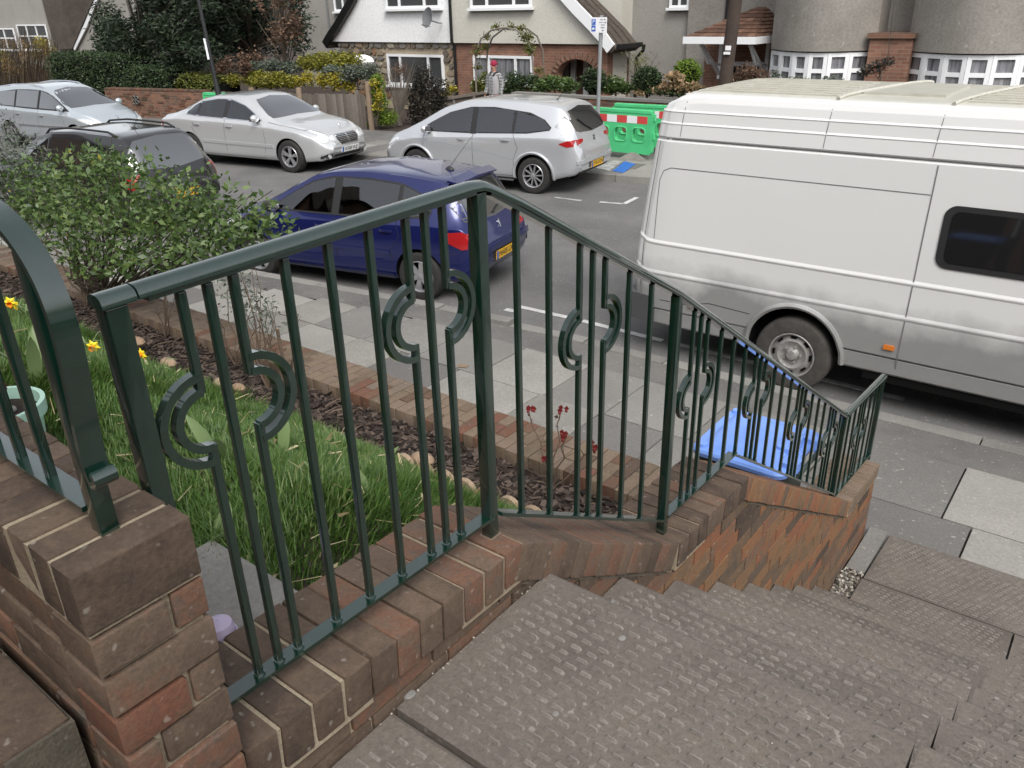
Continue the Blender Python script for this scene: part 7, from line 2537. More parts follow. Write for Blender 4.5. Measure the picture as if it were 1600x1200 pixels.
# patches of paler and redder bricks standing proud, as on an old repaired wall
for i in range(46):
    kx, kz = rr.uniform(.1, L - .3), rr.choice([.16 + .075 * j for j in range(11)])
    if kz > zt_ - .12:
        continue
    p = Vector((a.x, a.y, 0)) + d * kx - nv * .004
    me = worn_box((.215, .02, .064), .003, "brick_warm", "brick", rr.randint(0, 2))
    place(me, "brick", bw, Matrix.Translation((p.x, p.y, kz)) @ Matrix.Rotation(math.atan2(d.y, d.x), 4, 'Z'))
p = on_y(213, 156, 14.22)
for i in range(2):
    for j in range(2):
        c_ = p + d * (.125 * (i - .5)) + Vector((0, -.02, .125 * (j - .5)))
        M = Matrix.Translation(c_) @ Matrix.Rotation(math.atan2(d.y, d.x), 4, 'Z') @ Matrix.Rotation(R(90), 4, 'X')
        MB().lathe([(.05, -.03), (.058, -.03), (.058, .03), (.05, .03), (.05, -.03)], 14, M).build("pierced_block", "slab_grey", bw)
        MB().lathe([(.001, -.01), (.05, -.01)], 14, M).build("block_opening", "under_black", bw)

# grey timber fence: every board and post a piece
a, b = on_y(318, 140, 14.9), on_y(568, 145, 16.0)
tf = thing("timber_fence", "grey close-board timber fence with brown posts behind the silver saloon", "fence", ((a.x + b.x) / 2, 15.5, .1))
d = Vector((b.x - a.x, b.y - a.y, 0))
L = d.length
d.normalize()
ang_ = math.atan2(d.y, d.x)
k = 0.0
while k < L:
    p = Vector((a.x, a.y, 0)) + d * (k + .06)
    h = a.z + (b.z - a.z) * k / L + rr.uniform(-.012, .012) - .05
    me = worn_box((.118, .02, round(h - .06, 2)), .003, "timber_grey", "board", 0)
    place(me, "board", tf, Matrix.Translation((p.x, p.y, .06 + (round(h - .06, 2)) / 2)) @ Matrix.Rotation(ang_ + rr.uniform(-.03, .03), 4, 'Z'))
    k += .122
for px_, py_ in ((574, 127), (466, 137), (392, 137)):
    t_ = (on_y(px_, py_, 15.6).x - a.x) / (b.x - a.x)
    p = Vector((a.x, a.y, 0)) + Vector((b.x - a.x, b.y - a.y, 0)) * t_ - Vector((0, .07, 0))
    q = on_y(px_, py_, p.y)
    me = worn_box((.11, .10, round(q.z, 2)), .006, "timber_warm", "post", 0)
    place(me, "post", tf, Matrix.Translation((q.x, p.y, q.z / 2)) @ Matrix.Rotation(ang_, 4, 'Z'))
# low fence beside the path
p0, p1 = on_y(672, 158, 17.6), on_y(782, 141, 19.3)
lf_ = thing("low_fence", "low weathered wooden rail fence beside the dark shrub and the path", "fence", (p0.x, 18, .1))
fix_normals(MB().sweep([p0, p1], .07, .09, (0, 0, 1)).build("rail", "timber_grey", lf_))
for t_, e in ((0, .06), (.34, 0), (.62, .05), (1, .05)):
    p = p0.lerp(p1, t_)
    me = worn_box((.11 if e else .04, .09, round(p.z + e, 2)), .006, "timber_grey", "post", 0)
    place(me, "post", lf_, Matrix.Translation((p.x - .02, p.y, (p.z + e) / 2)))
for j in range(4):
    z_ = .2 + j * .17
    q0_, q1_ = Vector((p0.x, p0.y + .06, z_)), Vector((p1.x, p1.y + .06, z_ + .1))
    fix_normals(MB().sweep([q0_, q1_], .02, .15, (Vector((-(q1_ - q0_).y, (q1_ - q0_).x, 0)))).build("board", "timber_grey", lf_))
# dark low wall in front of the cream house and its neighbour
for (pxa, pxb, Y_, lab) in ((800, 1100, 17.4, "low dark garden wall behind the green barriers"),):
    a, b = on_y(pxa, 143, Y_), on_y(pxb, 147, Y_)
    w_ = thing("garden_wall", lab, "wall", ((a.x + b.x) / 2, Y_, .1))
    MB().box(((a.x + b.x) / 2, Y_ + .11, .55), (b.x - a.x, .22, 1.0)).build("wall_face", "brick_far_brown", w_)
    MB().box(((a.x + b.x) / 2, Y_ + .11, 1.08), (b.x - a.x + .02, .27, .06)).build("coping", "slab_grey", w_)

# green plastic road-works barriers with hollow openings, red and white band, grey feet
def barrier(x, y, rz, label, holes=True):
    t = thing("roadworks_barrier", label, "barrier", (x, y, .115), "green barriers", local=True, rz=rz)
    t.scale = (1.0, 1.0, 1.06)
    W_, H_, D_ = 1.95, .78, .10
    z0 = .13
    def panel(name, x0, x1, za, zb, y0=-D_ / 2, y1=D_ / 2, mat="barrier_green"):
        o = MB().box(((x0 + x1) / 2, (y0 + y1) / 2, (za + zb) / 2), (x1 - x0, y1 - y0, zb - za)).build(name, mat)
        o.parent = t
        bv = o.modifiers.new("r", 'BEVEL')
        bv.width = .012
        bv.segments = 2
        return o
    # a single moulding with four rounded openings
    n_h = 4
    outer = [(-W_ / 2, z0 + .05), (-W_ / 2 + .05, z0), (W_ / 2 - .05, z0), (W_ / 2, z0 + .05), (W_ / 2, z0 + H_ - .04), (W_ / 2 - .04, z0 + H_), (-W_ / 2 + .04, z0 + H_), (-W_ / 2, z0 + H_ - .04)]
    bm = bmesh.new()
    def loop(pts_):
        vs_ = [bm.verts.new((p_[0], -D_ / 2, p_[1])) for p_ in pts_]
        return [bm.edges.new((vs_[i], vs_[(i + 1) % len(vs_)])) for i in range(len(vs_))]
    es = loop(outer)
    hole_pts = []
    for k in range(n_h):
        cx_ = -W_ / 2 + .10 + (W_ - .20) * (k + .5) / n_h
        hp = [(p_[0], p_[1]) for p_ in rrect(cx_, z0 + .36, .31, .27, .08, 0, 4)]
        hole_pts.append(hp)
        es += loop(hp)
    bmesh.ops.triangle_fill(bm, use_beauty=True, edges=es, use_dissolve=False)
    # drop faces inside the holes
    kill = []
    for f_ in bm.faces:
        c_ = f_.calc_center_median()
        for k in range(n_h):
            cx_ = -W_ / 2 + .10 + (W_ - .20) * (k + .5) / n_h
            if abs(c_.x - cx_) < .12 and abs(c_.z - (z0 + .36)) < .11:
                kill.append(f_)
                break
    bmesh.ops.delete(bm, geom=kill, context='FACES_ONLY')
    ex = bmesh.ops.extrude_face_region(bm, geom=list(bm.faces))
    bmesh.ops.translate(bm, vec=(0, D_, 0), verts=[v for v in ex["geom"] if isinstance(v, bmesh.types.BMVert)])
    bmesh.ops.recalc_face_normals(bm, faces=bm.faces)
    me = bpy.data.meshes.new("moulding")
    bm.to_mesh(me)
    bm.free()
    me.materials.append(MATS["barrier_green"])
    o = bpy.data.objects.new("moulding", me)
    COL.objects.link(o)
    o.parent = t
    # raised lips round the openings
    for hp in hole_pts:
        for sy in (-1, 1):
            q_ = [Vector((p_[0], sy * (D_ / 2), p_[1])) for p_ in hp]
            o2 = MB().tube(q_ + [q_[0]], .016, 6, False).build("opening_lip", "barrier_green", None, True)
            o2.parent = t
    panel("top_rail", -W_ / 2 + .02, W_ / 2 - .02, z0 + H_ - .02, z0 + H_ + .05, -D_ / 2 - .012, D_ / 2 + .012)
    for sy in (-1, 1):
        for k in range(7):
            xa = -W_ / 2 + .12 + (W_ - .24) * k / 7
            xb = xa + (W_ - .24) / 7
            y_ = sy * (D_ / 2 + .004)
            panel("reflective_band", xa, xb, z0 + .575, z0 + .715, min(y_, y_ - sy * .006), max(y_, y_ - sy * .006), "barrier_red" if k % 2 == 0 else "barrier_white")
    for fx_ in (-.55, .55):
        m_ = MB().prism([(fx_ - .30, -.14, 0), (fx_ + .30, -.14, 0), (fx_ + .26, -.12, .05), (fx_ + .07, -.06, .15), (fx_ - .07, -.06, .15), (fx_ - .26, -.12, .05)], (0, .28, 0))
        o = m_.build("foot", "barrier_foot")
        fix_normals(o)
        o.parent = t
    for sx in (-1, 1):
        for z_ in (.35, .7):
            o = MB().tube([(sx * (W_ / 2 + .02), 0, z0 + z_ - .06), (sx * (W_ / 2 + .02), 0, z0 + z_ + .06)], .03, 8).build("link_lug", "barrier_green")
            o.parent = t
    return t
p = on_z(968, 243, .115)
barrier(-9.25, 15.45, R(-1), "green road-works barrier with red and white band standing behind the people carrier")
barrier(-8.75, 16.35, R(4), "green road-works barrier standing just behind the banded one")
q = on_y(355, 134, 13.75)
barrier(q.x, 13.75, R(8.3), "green road-works barrier showing above the roof of the silver saloon")

# parking sign on its grey post
sg = thing("parking_sign", "white and blue parking sign on a grey post behind the people carrier", "sign", (-9.10, 14.62, .11))
MB().tube([(-9.13, 14.62, .1), (-9.08, 14.62, 2.93)], .038, 12).build("post", "galvanised", sg, True)
s0, s1 = on_y(924, 28, 14.57), on_y(948, 52, 14.57)
o = MB().box(((s0.x + s1.x) / 2, 14.565, (s0.z + s1.z) / 2 + .01), (s1.x - s0.x, .012, s0.z - s1.z)).build("plate", "sign_white", sg)
wS, cz_ = s1.x - s0.x, (s0.z + s1.z) / 2
FR = Matrix(((1, 0, 0), (0, 0, -1), (0, 1, 0))).to_4x4()
for k, dz_ in ((0, .055), (1, -.06)):
    MB().box((s0.x + .062, 14.556, cz_ + dz_ + .01), (.088, .006, .10)).build("symbol_panel", "sign_blue", sg)
text_mesh("P", .10, "sign_white", "lettering", Matrix.Translation((s0.x + .062, 14.551, cz_ + .065)) @ FR, sg)
# small car-on-kerb pictogram
mb = MB()
mb.box((s0.x + .062, 14.551, cz_ - .055), (.06, .003, .018))
mb.box((s0.x + .060, 14.551, cz_ - .040), (.035, .003, .015))
mb.box((s0.x + .045, 14.551, cz_ - .070), (.014, .003, .014))
mb.box((s0.x + .078, 14.551, cz_ - .070), (.014, .003, .014))
mb.build("pictogram", "sign_white", sg)["kind"] = "stuff"
for k, t_ in enumerate(("Mon - Fri", "10 am - 2 pm", "Permit", "holders", "only")):
    text_mesh(t_, .030, "ink_black", "lettering", Matrix.Translation((s1.x - .085, 14.557, cz_ + .105 - k * .047)) @ FR, sg)

# telegraph pole with small white notices
tp = thing("telegraph_pole", "brown wooden telegraph pole with small white notices behind the van", "pole", (-6.45, 14.6, .1))
MB().tube([(-6.52, 14.6, .1), (-6.36, 14.6, 3.2), (-6.24, 14.6, 6.5)], [.125, .112, .10], 14).build("pole", "pole_wood", tp, True)
for (px_, py_, w_, h_) in ((1136, 75, .10, .075), (1134, 83, .12, .045)):
    q = on_y(px_, py_, 14.46)
    MB().box((q.x + .02, 14.462, q.z), (w_, .012, h_)).build("notice", "sign_white", tp)
# lamp post by the saloon
lp = thing("lamp_post", "thin black lamp post with a white strip leaning beside the saloon", "lamp post", (-20.6, 13.6, .1))
a, b = on_y(340, 141, 13.6), on_y(309, -5, 13.6)
top_ = b + (b - a) * 1.2
fix_normals(MB().tube([a + (a - b) * .55, a, a.lerp(b, .12)], [.075, .075, .06], 10).build("base_sleeve", "lamp_post_black", lp, True))
MB().tube([a, b, top_], [.055, .045, .04], 10).build("shaft", "lamp_post_black", lp, True)
q0, q1 = on_y(319, 60, 13.52), on_y(326, 93, 13.52)
MB().tube([q0, q1], .030, 6).build("white_strip", "sign_white", lp)
MB().tube([top_, top_ + Vector((.1, -.5, .3)), top_ + Vector((.1, -1.2, .35))], .03, 6).build("arm", "lamp_post_black", lp)
MB().box(top_ + Vector((.1, -1.4, .33)), (.2, .55, .1)).build("lantern", "dish_grey", lp)

# ================================================================== TREES, HEDGES AND SHRUBS ACROSS THE STREET
def plant(name, label, cat, px_clumps, Y, n, size, leaf, base_px=None, stem_r=0.06, group=None, up=0.4, aspect=0.5, shell=.55, nst=1, depth=.8, stem_mat="trunk", stem_name=None, droop=0.0, base_z=None, leaf_name="foliage"):
    """px_clumps: (x, y, rx_px, ry_px[, dY]) ellipsoid clumps sized in photo pixels at distance Y"""
    cl = []
    for c_ in px_clumps:
        dY = c_[4] if len(c_) > 4 else 0.0
        p = on_y(c_[0], c_[1], Y + dY)
        k = (p - EYE).dot(CF) / FPX
        rx, rz = c_[2] * k, c_[3] * k * 1.06
        cl.append(((p.x, Y + dY, p.z), (rx, max(.15, (rx + rz) / 2 * depth), rz)))
    if base_px:
        b = on_y(base_px[0], base_px[1], Y)
        base = Vector((b.x, Y, b.z if base_z is None else base_z))
    else:
        xs_ = [c_[0][0] for c_ in cl]
        base = Vector((sum(xs_) / len(xs_), Y, .08 if base_z is None else base_z))
    t = thing(name, label, cat, tuple(base), group)
    P = clump_points(cl, n, shell)
    foliage(leaf_name, P, size, leaf, t, up, aspect, 0.02, droop)
    if stem_r:
        tips = [c_[0] for c_ in cl] if nst else []
        if nst == 1:
            for c_ in cl:
                pass
        nm = stem_name or ("trunk" if name.endswith("tree") else "branch")
        big = max(cl, key=lambda c_: c_[1][0] * c_[1][2])
        MB().tube([base, base.lerp(Vector(big[0]), .5) + Vector((.05, 0, 0)), Vector(big[0])], [stem_r, stem_r * .8, stem_r * .4], 8).build(nm, stem_mat, t, True)
        for c_ in cl:
            if c_ is big:
                continue
            m_ = base.lerp(Vector(big[0]), .45)
            MB().tube([m_, m_.lerp(Vector(c_[0]), .5) + Vector((0, 0, .1)), Vector(c_[0])], [stem_r * .5, stem_r * .35, stem_r * .15], 5).build("branch", stem_mat, t, True)
    return t
rng_ = random.Random(77)
def scatter(x0, y0, x1, y1, n, r0, r1, dmax=1.2):
    return [(rng_.uniform(x0, x1), rng_.uniform(y0, y1), rng_.uniform(r0, r1), rng_.uniform(r0, r1) * .9, rng_.uniform(-dmax, dmax)) for _ in range(n)]
cl = scatter(165, -130, 330, 95, 52, 22, 40) + [(170, 70, 30, 25), (205, 92, 30, 18), (250, 92, 30, 20), (300, 80, 30, 25)]
plant("conifer_tree", "big dark evergreen tree with a pale leaning trunk behind the brick wall", "tree", cl, 17.0, 34000, .19, "conifer_leaf", (272, 134), .13, "dark evergreens across the street", .7, .26, .6, droop=.75, stem_mat="timber_grey")
cl = scatter(318, -120, 400, 70, 34, 22, 36) + [(460, 20, 26, 40, .8), (470, 60, 20, 30, .8), (455, -40, 30, 40, .8), (400, 10, 34, 40, 1.0), (430, 60, 30, 30, 1.2)]
plant("conifer_tree", "second dark evergreen tree behind the bronze-twigged one", "tree", cl, 18.6, 22000, .19, "conifer_leaf", (385, 130), .12, "dark evergreens across the street", .7, .26, .6, droop=.7)
cl = scatter(405, -70, 470, 82, 18, 14, 26, .6) + [(400, 90, 22, 14), (385, 98, 22, 12)]
bt = plant("bronze_tree", "thin-limbed tree with faded bronze leaves rising from the fence hedge", "tree", cl, 17.2, 2600, .10, "bronze_leaf", (447, 118), .035, None, .5, .6, .3)
b = on_y(447, 118, 17.2)
for px_, py_ in ((420, 20), (432, -20), (455, 10), (470, 0), (410, 60), (440, 30), (478, 40), (400, 30)):
    q = on_y(px_, py_, 17.1)
    MB().tube([b, b.lerp(q, .35) + Vector((.1, 0, .15)), q], [.028, .018, .006], 5).build("limb", "trunk", bt, True)
plant("bronze_shrub", "small bronze-leaved shrub between the lamp post and the hedge", "shrub", scatter(340, 92, 385, 122, 9, 9, 16, .3), 16.4, 1500, .09, "bronze_leaf", (362, 135), .03, None)
# clipped hedge beside the estate car
def box_hedge(name, label, x0p, x1p, ytop, Y, depth, n, leaf, zb=.1, wob=.06, round_=.3, size=.075):
    a, b = on_y(x0p, ytop, Y), on_y(x1p, ytop, Y)
    zt_ = (a.z + b.z) / 2
    rng = np.random.default_rng(int(abs(x0p) + 9))
    P = rng.uniform(0, 1, (n, 3))
    x = a.x + (b.x - a.x) * P[:, 0]
    y = Y + depth * P[:, 1]
    edge = np.minimum(P[:, 0], 1 - P[:, 0])
    top = zt_ - np.where(edge < .12, (1 - edge / .12) ** 2 * .25, 0) + wob * np.sin(x * 3.1) * .5
    u = rng.uniform(0, 1, n)
    face = rng.uniform(0, 1, n)
    z = zb + (top - zb) * u
    y = np.where(face < .62, Y + rng.normal(0, .03, n) + np.where(u > .88, (u - .88) * 1.2, 0), y)
    z = np.where(face >= .62, top + rng.normal(0, .035, n), z)
    t = thing(name, label, "hedge", ((a.x + b.x) / 2, Y, zb))
    foliage("foliage", np.stack([x, y, z], 1), size, leaf, t, .6, .55)
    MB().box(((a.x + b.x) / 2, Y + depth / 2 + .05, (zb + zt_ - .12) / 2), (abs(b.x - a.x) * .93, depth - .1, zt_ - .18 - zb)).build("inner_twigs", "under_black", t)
    return t
box_hedge("clipped_hedge", "dense clipped dark green hedge behind the estate car", 68, 194, 87, 15.6, 1.6, 9000, "hedge_leaf")
box_hedge("clipped_hedge", "lower rounded hedge under the big evergreen, behind the brick wall", 188, 262, 108, 15.4, 1.3, 4500, "hedge_leaf")
box_hedge("clipped_hedge", "yellow-green low hedge between the evergreen trunk and the lamp post", 272, 332, 121, 15.6, 1.0, 3500, "olive_leaf")
bh = plant("bare_hedge", "tall bare brown hedge of upright twigs before the grey house windows", "hedge", scatter(2, 66, 78, 120, 14, 12, 20, .6) + [(30, 110, 40, 16)], 17.0, 1500, .10, "orange_twig", (40, 130), 0, None, 1.6, .2, .35)
mbt = MB()
for k in range(330):
    px_ = rng_.uniform(-6, 92)
    top_y = 55 + 9 * math.sin(px_ * .13) + (20 if px_ > 78 else 0) + rng_.uniform(-6, 22)
    Yk = 17.0 + rng_.uniform(-.5, .5)
    p0_, p1_ = on_y(px_ + rng_.uniform(-6, 6), 136, Yk), on_y(px_ + rng_.uniform(-5, 5), top_y, Yk + rng_.uniform(-.2, .2))
    mbt.tube([p0_, p0_.lerp(p1_, .5) + Vector((rng_.uniform(-.08, .08), 0, 0)), p1_], [.012, .009, .004], 3, False)
mbt.build("twigs", "bare_twig", bh)["kind"] = "stuff"
plant("golden_shrub", "orange-brown twiggy shrub at the end of the bare hedge", "shrub", [(66, 72, 20, 14), (80, 84, 12, 12), (4, 92, 14, 20), (60, 88, 18, 10)], 17.8, 1500, .11, "yellow_leaf", (66, 110), .03, None, 1.2, .3, .4)
# planting over the timber fence
plant("olive_shrub", "rounded olive-green shrub, tallest over the timber fence", "shrub", [(515, 95, 48, 13), (548, 97, 28, 13), (480, 99, 24, 11), (520, 104, 54, 11)], 17.2, 6500, .085, "gold_green_leaf", (515, 130), .04, "shrubs over the timber fence")
plant("olive_shrub", "low olive-green hedge plant along the top of the fence near the lamp post", "shrub", [(365, 126, 22, 9), (400, 123, 28, 12), (432, 125, 28, 12), (350, 130, 14, 7), (415, 128, 44, 10), (450, 128, 24, 11)], 16.3, 6500, .08, "gold_green_leaf", (400, 138), .03, "shrubs over the timber fence")
plant("grey_green_shrub", "grey-green feathery shrub behind the olive hedge plant", "shrub", [(398, 105, 22, 9), (425, 103, 24, 9), (455, 106, 24, 10)], 17.0, 2400, .08, "grey_leaf", (425, 125), .03, "shrubs over the timber fence")
plant("grey_green_shrub", "blue-grey shrub spreading over the fence's end post", "shrub", [(520, 112, 22, 9), (552, 114, 24, 12), (578, 113, 20, 12), (545, 124, 18, 8)], 16.4, 3000, .08, "grey_leaf", (560, 138), .03, "shrubs over the timber fence")
plant("golden_shrub", "golden-leaved shrub on top of the fence beside its end post", "shrub", [(528, 126, 24, 14), (505, 126, 14, 12), (480, 124, 16, 12), (460, 128, 16, 9), (545, 134, 12, 9)], 16.35, 3000, .075, "yellow_leaf", (520, 142), .03, "shrubs over the timber fence")
plant("climber", "yellow and green climbing shrub past the end of the timber fence", "shrub", [(588, 140, 14, 18), (596, 165, 12, 20), (584, 165, 10, 18), (590, 125, 12, 9), (600, 185, 10, 12)], 16.3, 2400, .07, "lime_leaf", (590, 198), .03, None)
plant("climber", "small golden growth along the end post", "shrub", [(585, 130, 9, 8), (592, 150, 8, 12), (590, 168, 7, 8)], 16.05, 420, .07, "yellow_leaf", (588, 195), .015, None)
# tall bare shrub, vase-shaped
b = on_z(624, 196, .1)
bs = thing("bare_shrub", "vase-shaped bare shrub with fine grey twigs in front of the stone wall", "shrub", tuple(b))
for k in range(46):
    tx, ty = rng_.uniform(600, 650), rng_.uniform(92, 128)
    q = on_y(tx, ty, b.y + rng_.uniform(-.3, .3))
    m_ = b.lerp(q, .45) + Vector((rng_.uniform(-.04, .04), 0, .1))
    MB().tube([b + Vector((rng_.uniform(-.05, .05), rng_.uniform(-.05, .05), 0)), m_, q], [.016, .012, .004], 4).build("stem", "timber_grey", bs, True)
foliage("foliage", clump_points([((on_y(625, 112, b.y)).to_tuple(), (.36, .3, .28))], 800, .3), .06, "bronze_leaf", bs, 1.4, .2)
plant("dark_shrub", "large dark purple-leaved shrub before the stone house window", "shrub", [(660, 125, 20, 22), (650, 155, 18, 30), (672, 150, 18, 28), (685, 165, 14, 22), (655, 182, 22, 14), (690, 140, 12, 16)], 17.6, 5200, .075, "dark_leaf", (662, 196), .04, None)
plant("low_shrub", "low grassy tuft at the foot of the bare shrub", "shrub", [(600, 190, 18, 9), (575, 198, 9, 5), (612, 186, 12, 12)], 16.6, 900, .12, "lime_leaf", (600, 199), 0, None, 2.5, .14, .3)
plant("golden_shrub", "small golden bush by the downpipe under the brick front", "shrub", [(705, 140, 12, 7), (698, 146, 9, 5)], 19.5, 500, .07, "yellow_leaf", (704, 155), .015, None)
# front garden of the cream house
plant("leafy_shrub", "green leafy shrub behind the man's shoulder", "shrub", [(757, 125, 12, 12), (745, 135, 12, 12), (770, 140, 26, 10)], 19.2, 1300, .08, "olive_leaf", (760, 150), .02, None)
plant("leafy_shrub", "mixed dark green shrub beside the man under the brick front", "shrub", [(805, 128, 20, 14), (830, 130, 20, 13), (800, 140, 26, 10)], 18.8, 2200, .08, "hedge_leaf", (812, 150), .03, None)
plant("leafy_shrub", "bright leafy shrub below the arched porch", "shrub", [(860, 130, 22, 12), (885, 134, 22, 12), (845, 138, 20, 9)], 18.8, 2200, .08, "bush_leaf", (868, 150), .03, None)
plant("leafy_shrub", "green shrub between the two clipped balls", "shrub", [(958, 132, 20, 12), (975, 138, 18, 9), (950, 140, 22, 8)], 18.6, 1700, .08, "bush_leaf", (962, 150), .03, None)
def topiary(px, py, rpx, Y, label, leaf, n=2600):
    p = on_y(px, py, Y)
    r = rpx * (p - EYE).dot(CF) / FPX
    t = thing("topiary_ball", label, "topiary", (p.x, Y, .08), "clipped ball shrubs")
    foliage("foliage", clump_points([(tuple(p), (r, r, r * .95))], n, .9), .055, leaf, t, .5, .6)
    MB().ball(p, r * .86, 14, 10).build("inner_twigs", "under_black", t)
    MB().tube([(p.x, Y, .05), (p.x, Y, p.z)], .03, 6).build("trunk", "trunk", t)
topiary(928, 126, 18, 18.3, "dark clipped ball shrub behind the sign post", "hedge_leaf")
topiary(1012, 127, 21, 17.9, "largest dark clipped ball shrub in front of the grey wall", "hedge_leaf", 3400)
topiary(1073, 115, 20, 18.6, "bright lime-green clipped ball shrub beside the porch", "lime_leaf", 3000)
plant("hydrangea", "shrub with faded pinkish-buff flower heads behind the green barriers", "shrub", [(1055, 122, 14, 9), (1045, 138, 16, 9), (1070, 140, 18, 9), (1030, 142, 14, 6), (1085, 138, 9, 8), (1000, 146, 12, 4)], 17.7, 1500, .085, "pink_leaf", (1055, 150), .02, None, .5, .8)
plant("leafy_shrub", "dark green growth under the pinkish flower heads", "shrub", [(1050, 144, 40, 7), (1095, 146, 24, 6)], 17.75, 1400, .08, "hedge_leaf", (1060, 152), .015, None)
b = on_y(1000, 140, 18.4)
ts = thing("bare_shrub", "spindly bare shrub against the grey flank wall", "shrub", (b.x, 18.4, .08))
for k in range(26):
    q = on_y(rng_.uniform(968, 1028), rng_.uniform(72, 120), 18.4 + rng_.uniform(-.3, .3))
    MB().tube([b, b.lerp(q, .5) + Vector((rng_.uniform(-.08, .08), 0, .08)), q], [.010, .007, .003], 4).build("stem", "timber_grey", ts, True)
foliage("foliage", clump_points([(tuple(on_y(1000, 100, 18.4)), (.5, .3, .4))], 420, .3), .06, "olive_leaf", ts, 1.2, .25)
# rose round the arch over the path
ra = thing("rose_arch", "rustic garden arch with a leafy climbing rose over the path", "arch", (on_y(787, 150, 18.9).x, 18.9, .08))
ptsA = [on_y(px_, py_, 18.9) for px_, py_ in ((745, 160), (743, 110), (744, 80), (752, 60), (768, 47), (787, 43), (806, 46), (822, 58), (831, 80), (833, 110), (835, 160))]
fix_normals(MB().tube(ptsA, .025, 6).build("arch_frame", "timber_grey", ra, True))
fix_normals(MB().tube([p_ + Vector((0, .5, 0)) for p_ in ptsA], .025, 6).build("arch_frame", "timber_grey", ra, True))
cl = [((p_.x + rng_.uniform(-.06, .06), p_.y + rng_.uniform(-.1, .5), p_.z + rng_.uniform(-.05, .08)), (.17, .2, .13)) for p_ in ptsA[1:-1]]
cl += [((ptsA[8].x - .1, 18.9, ptsA[8].z + .1), (.22, .2, .22)), ((ptsA[7].x - .05, 18.9, ptsA[7].z), (.25, .2, .16)), ((ptsA[2].x + .05, 18.9, ptsA[2].z), (.2, .2, .2))]
foliage("foliage", clump_points(cl, 1500, .3), .065, "olive_leaf", ra, .6, .5)
foliage("old_leaves", clump_points(cl, 260, .3), .06, "bronze_leaf", ra, .6, .5)
plant("bare_shrub", "dark bare climber against the brick pier between the bow windows", "shrub", [(1372, 104, 14, 10), (1352, 112, 12, 9), (1388, 98, 9, 8)], 19.0, 420, .07, "dark_leaf", (1372, 140), .02, None)
plant("leafy_shrub", "sparse green shrub in front of the white bow window beside the porch", "shrub", [(1240, 128, 36, 7), (1300, 126, 24, 6), (1212, 122, 10, 10)], 18.9, 520, .08, "grey_leaf", (1250, 150), .02, None)
plant("bare_shrub", "red-brown bare shrub below the porch bracket", "shrub", [(1165, 115, 16, 14), (1150, 125, 18, 10), (1190, 120, 14, 12)], 18.4, 900, .08, "bronze_leaf", (1165, 145), .02, None, 1.2, .25)
p = on_y(565, 96, 19.4)
o = MB().ball(p, .34, 16, 8, (1.5, .9, .62)).build("garden_cover", "render_white", None, True)
tag(o, "pale domed cover showing behind the olive shrub by the stone wall", "cover")

# ================================================================== MAN IN THE CRIMSON HAT
MX, MY, MG = -14.50, 18.0, 0.02
man = thing("person", "man in a crimson knit hat, grey padded vest and checked shirt walking along the path", "person", (MX, MY, MG))
def skin_body(name, joints, edges, mat, parent, sub=2):
    me = bpy.data.meshes.new(name)
    me.from_pydata([j[0] for j in joints], edges, [])
    o = bpy.data.objects.new(name, me)
    COL.objects.link(o)
    md = o.modifiers.new("skin", 'SKIN')
    for i, j in enumerate(joints):
        me.skin_vertices[0].data[i].radius = (j[1], j[2] if len(j) > 2 else j[1])
    me.skin_vertices[0].data[0].use_root = True
    md.use_smooth_shade = True
    o.modifiers.new("sub", 'SUBSURF').levels = sub
    o.modifiers["sub"].render_levels = sub
    bpy.context.view_layer.update()
    m2 = bpy.data.meshes.new_from_object(o.evaluated_get(bpy.context.evaluated_depsgraph_get()))
    bpy.data.objects.remove(o)
    m2.materials.clear()
    m2.materials.append(MATS[mat])
    m2.polygons.foreach_set("use_smooth", [True] * len(m2.polygons))
    return link(bpy.data.objects.new(name, m2), parent)
B = lambda x, y, z: (MX + x, MY + y, MG + z)
# facing the street (-Y), turned slightly towards the camera, mid-stride
J = [(B(0, 0, .94), .13, .09), (B(0, 0, 1.12), .12, .085), (B(0, 0, 1.32), .13, .085), (B(0, .01, 1.45), .075, .06), (B(0, .0, 1.53), .055, .055), (B(0.0, -.01, 1.60), .065, .08), (B(0.0, -.015, 1.68), .074, .092), (B(0, -.01, 1.75), .055, .07),
     (B(-.17, 0, 1.41), .05), (B(-.25, .02, 1.15), .042), (B(-.25, -.10, .92), .034), (B(.17, 0, 1.41), .05), (B(.25, .02, 1.15), .042), (B(.25, -.06, .91), .034),
     (B(-.09, -.02, .86), .092), (B(-.10, -.10, .48), .062), (B(-.10, -.02, .10), .043), (B(.09, .02, .86), .092), (B(.10, .03, .48), .062), (B(.10, .16, .12), .043),
     (B(-.10, -.14, .045), .04), (B(.10, .05, .045), .04)]
E_ = [(0, 1), (1, 2), (2, 3), (3, 4), (4, 5), (5, 6), (6, 7), (2, 8), (8, 9), (9, 10), (2, 11), (11, 12), (12, 13), (0, 14), (14, 15), (15, 16), (0, 17), (17, 18), (18, 19), (16, 20), (19, 21)]
skin_body("body", J, E_, "skin", man)
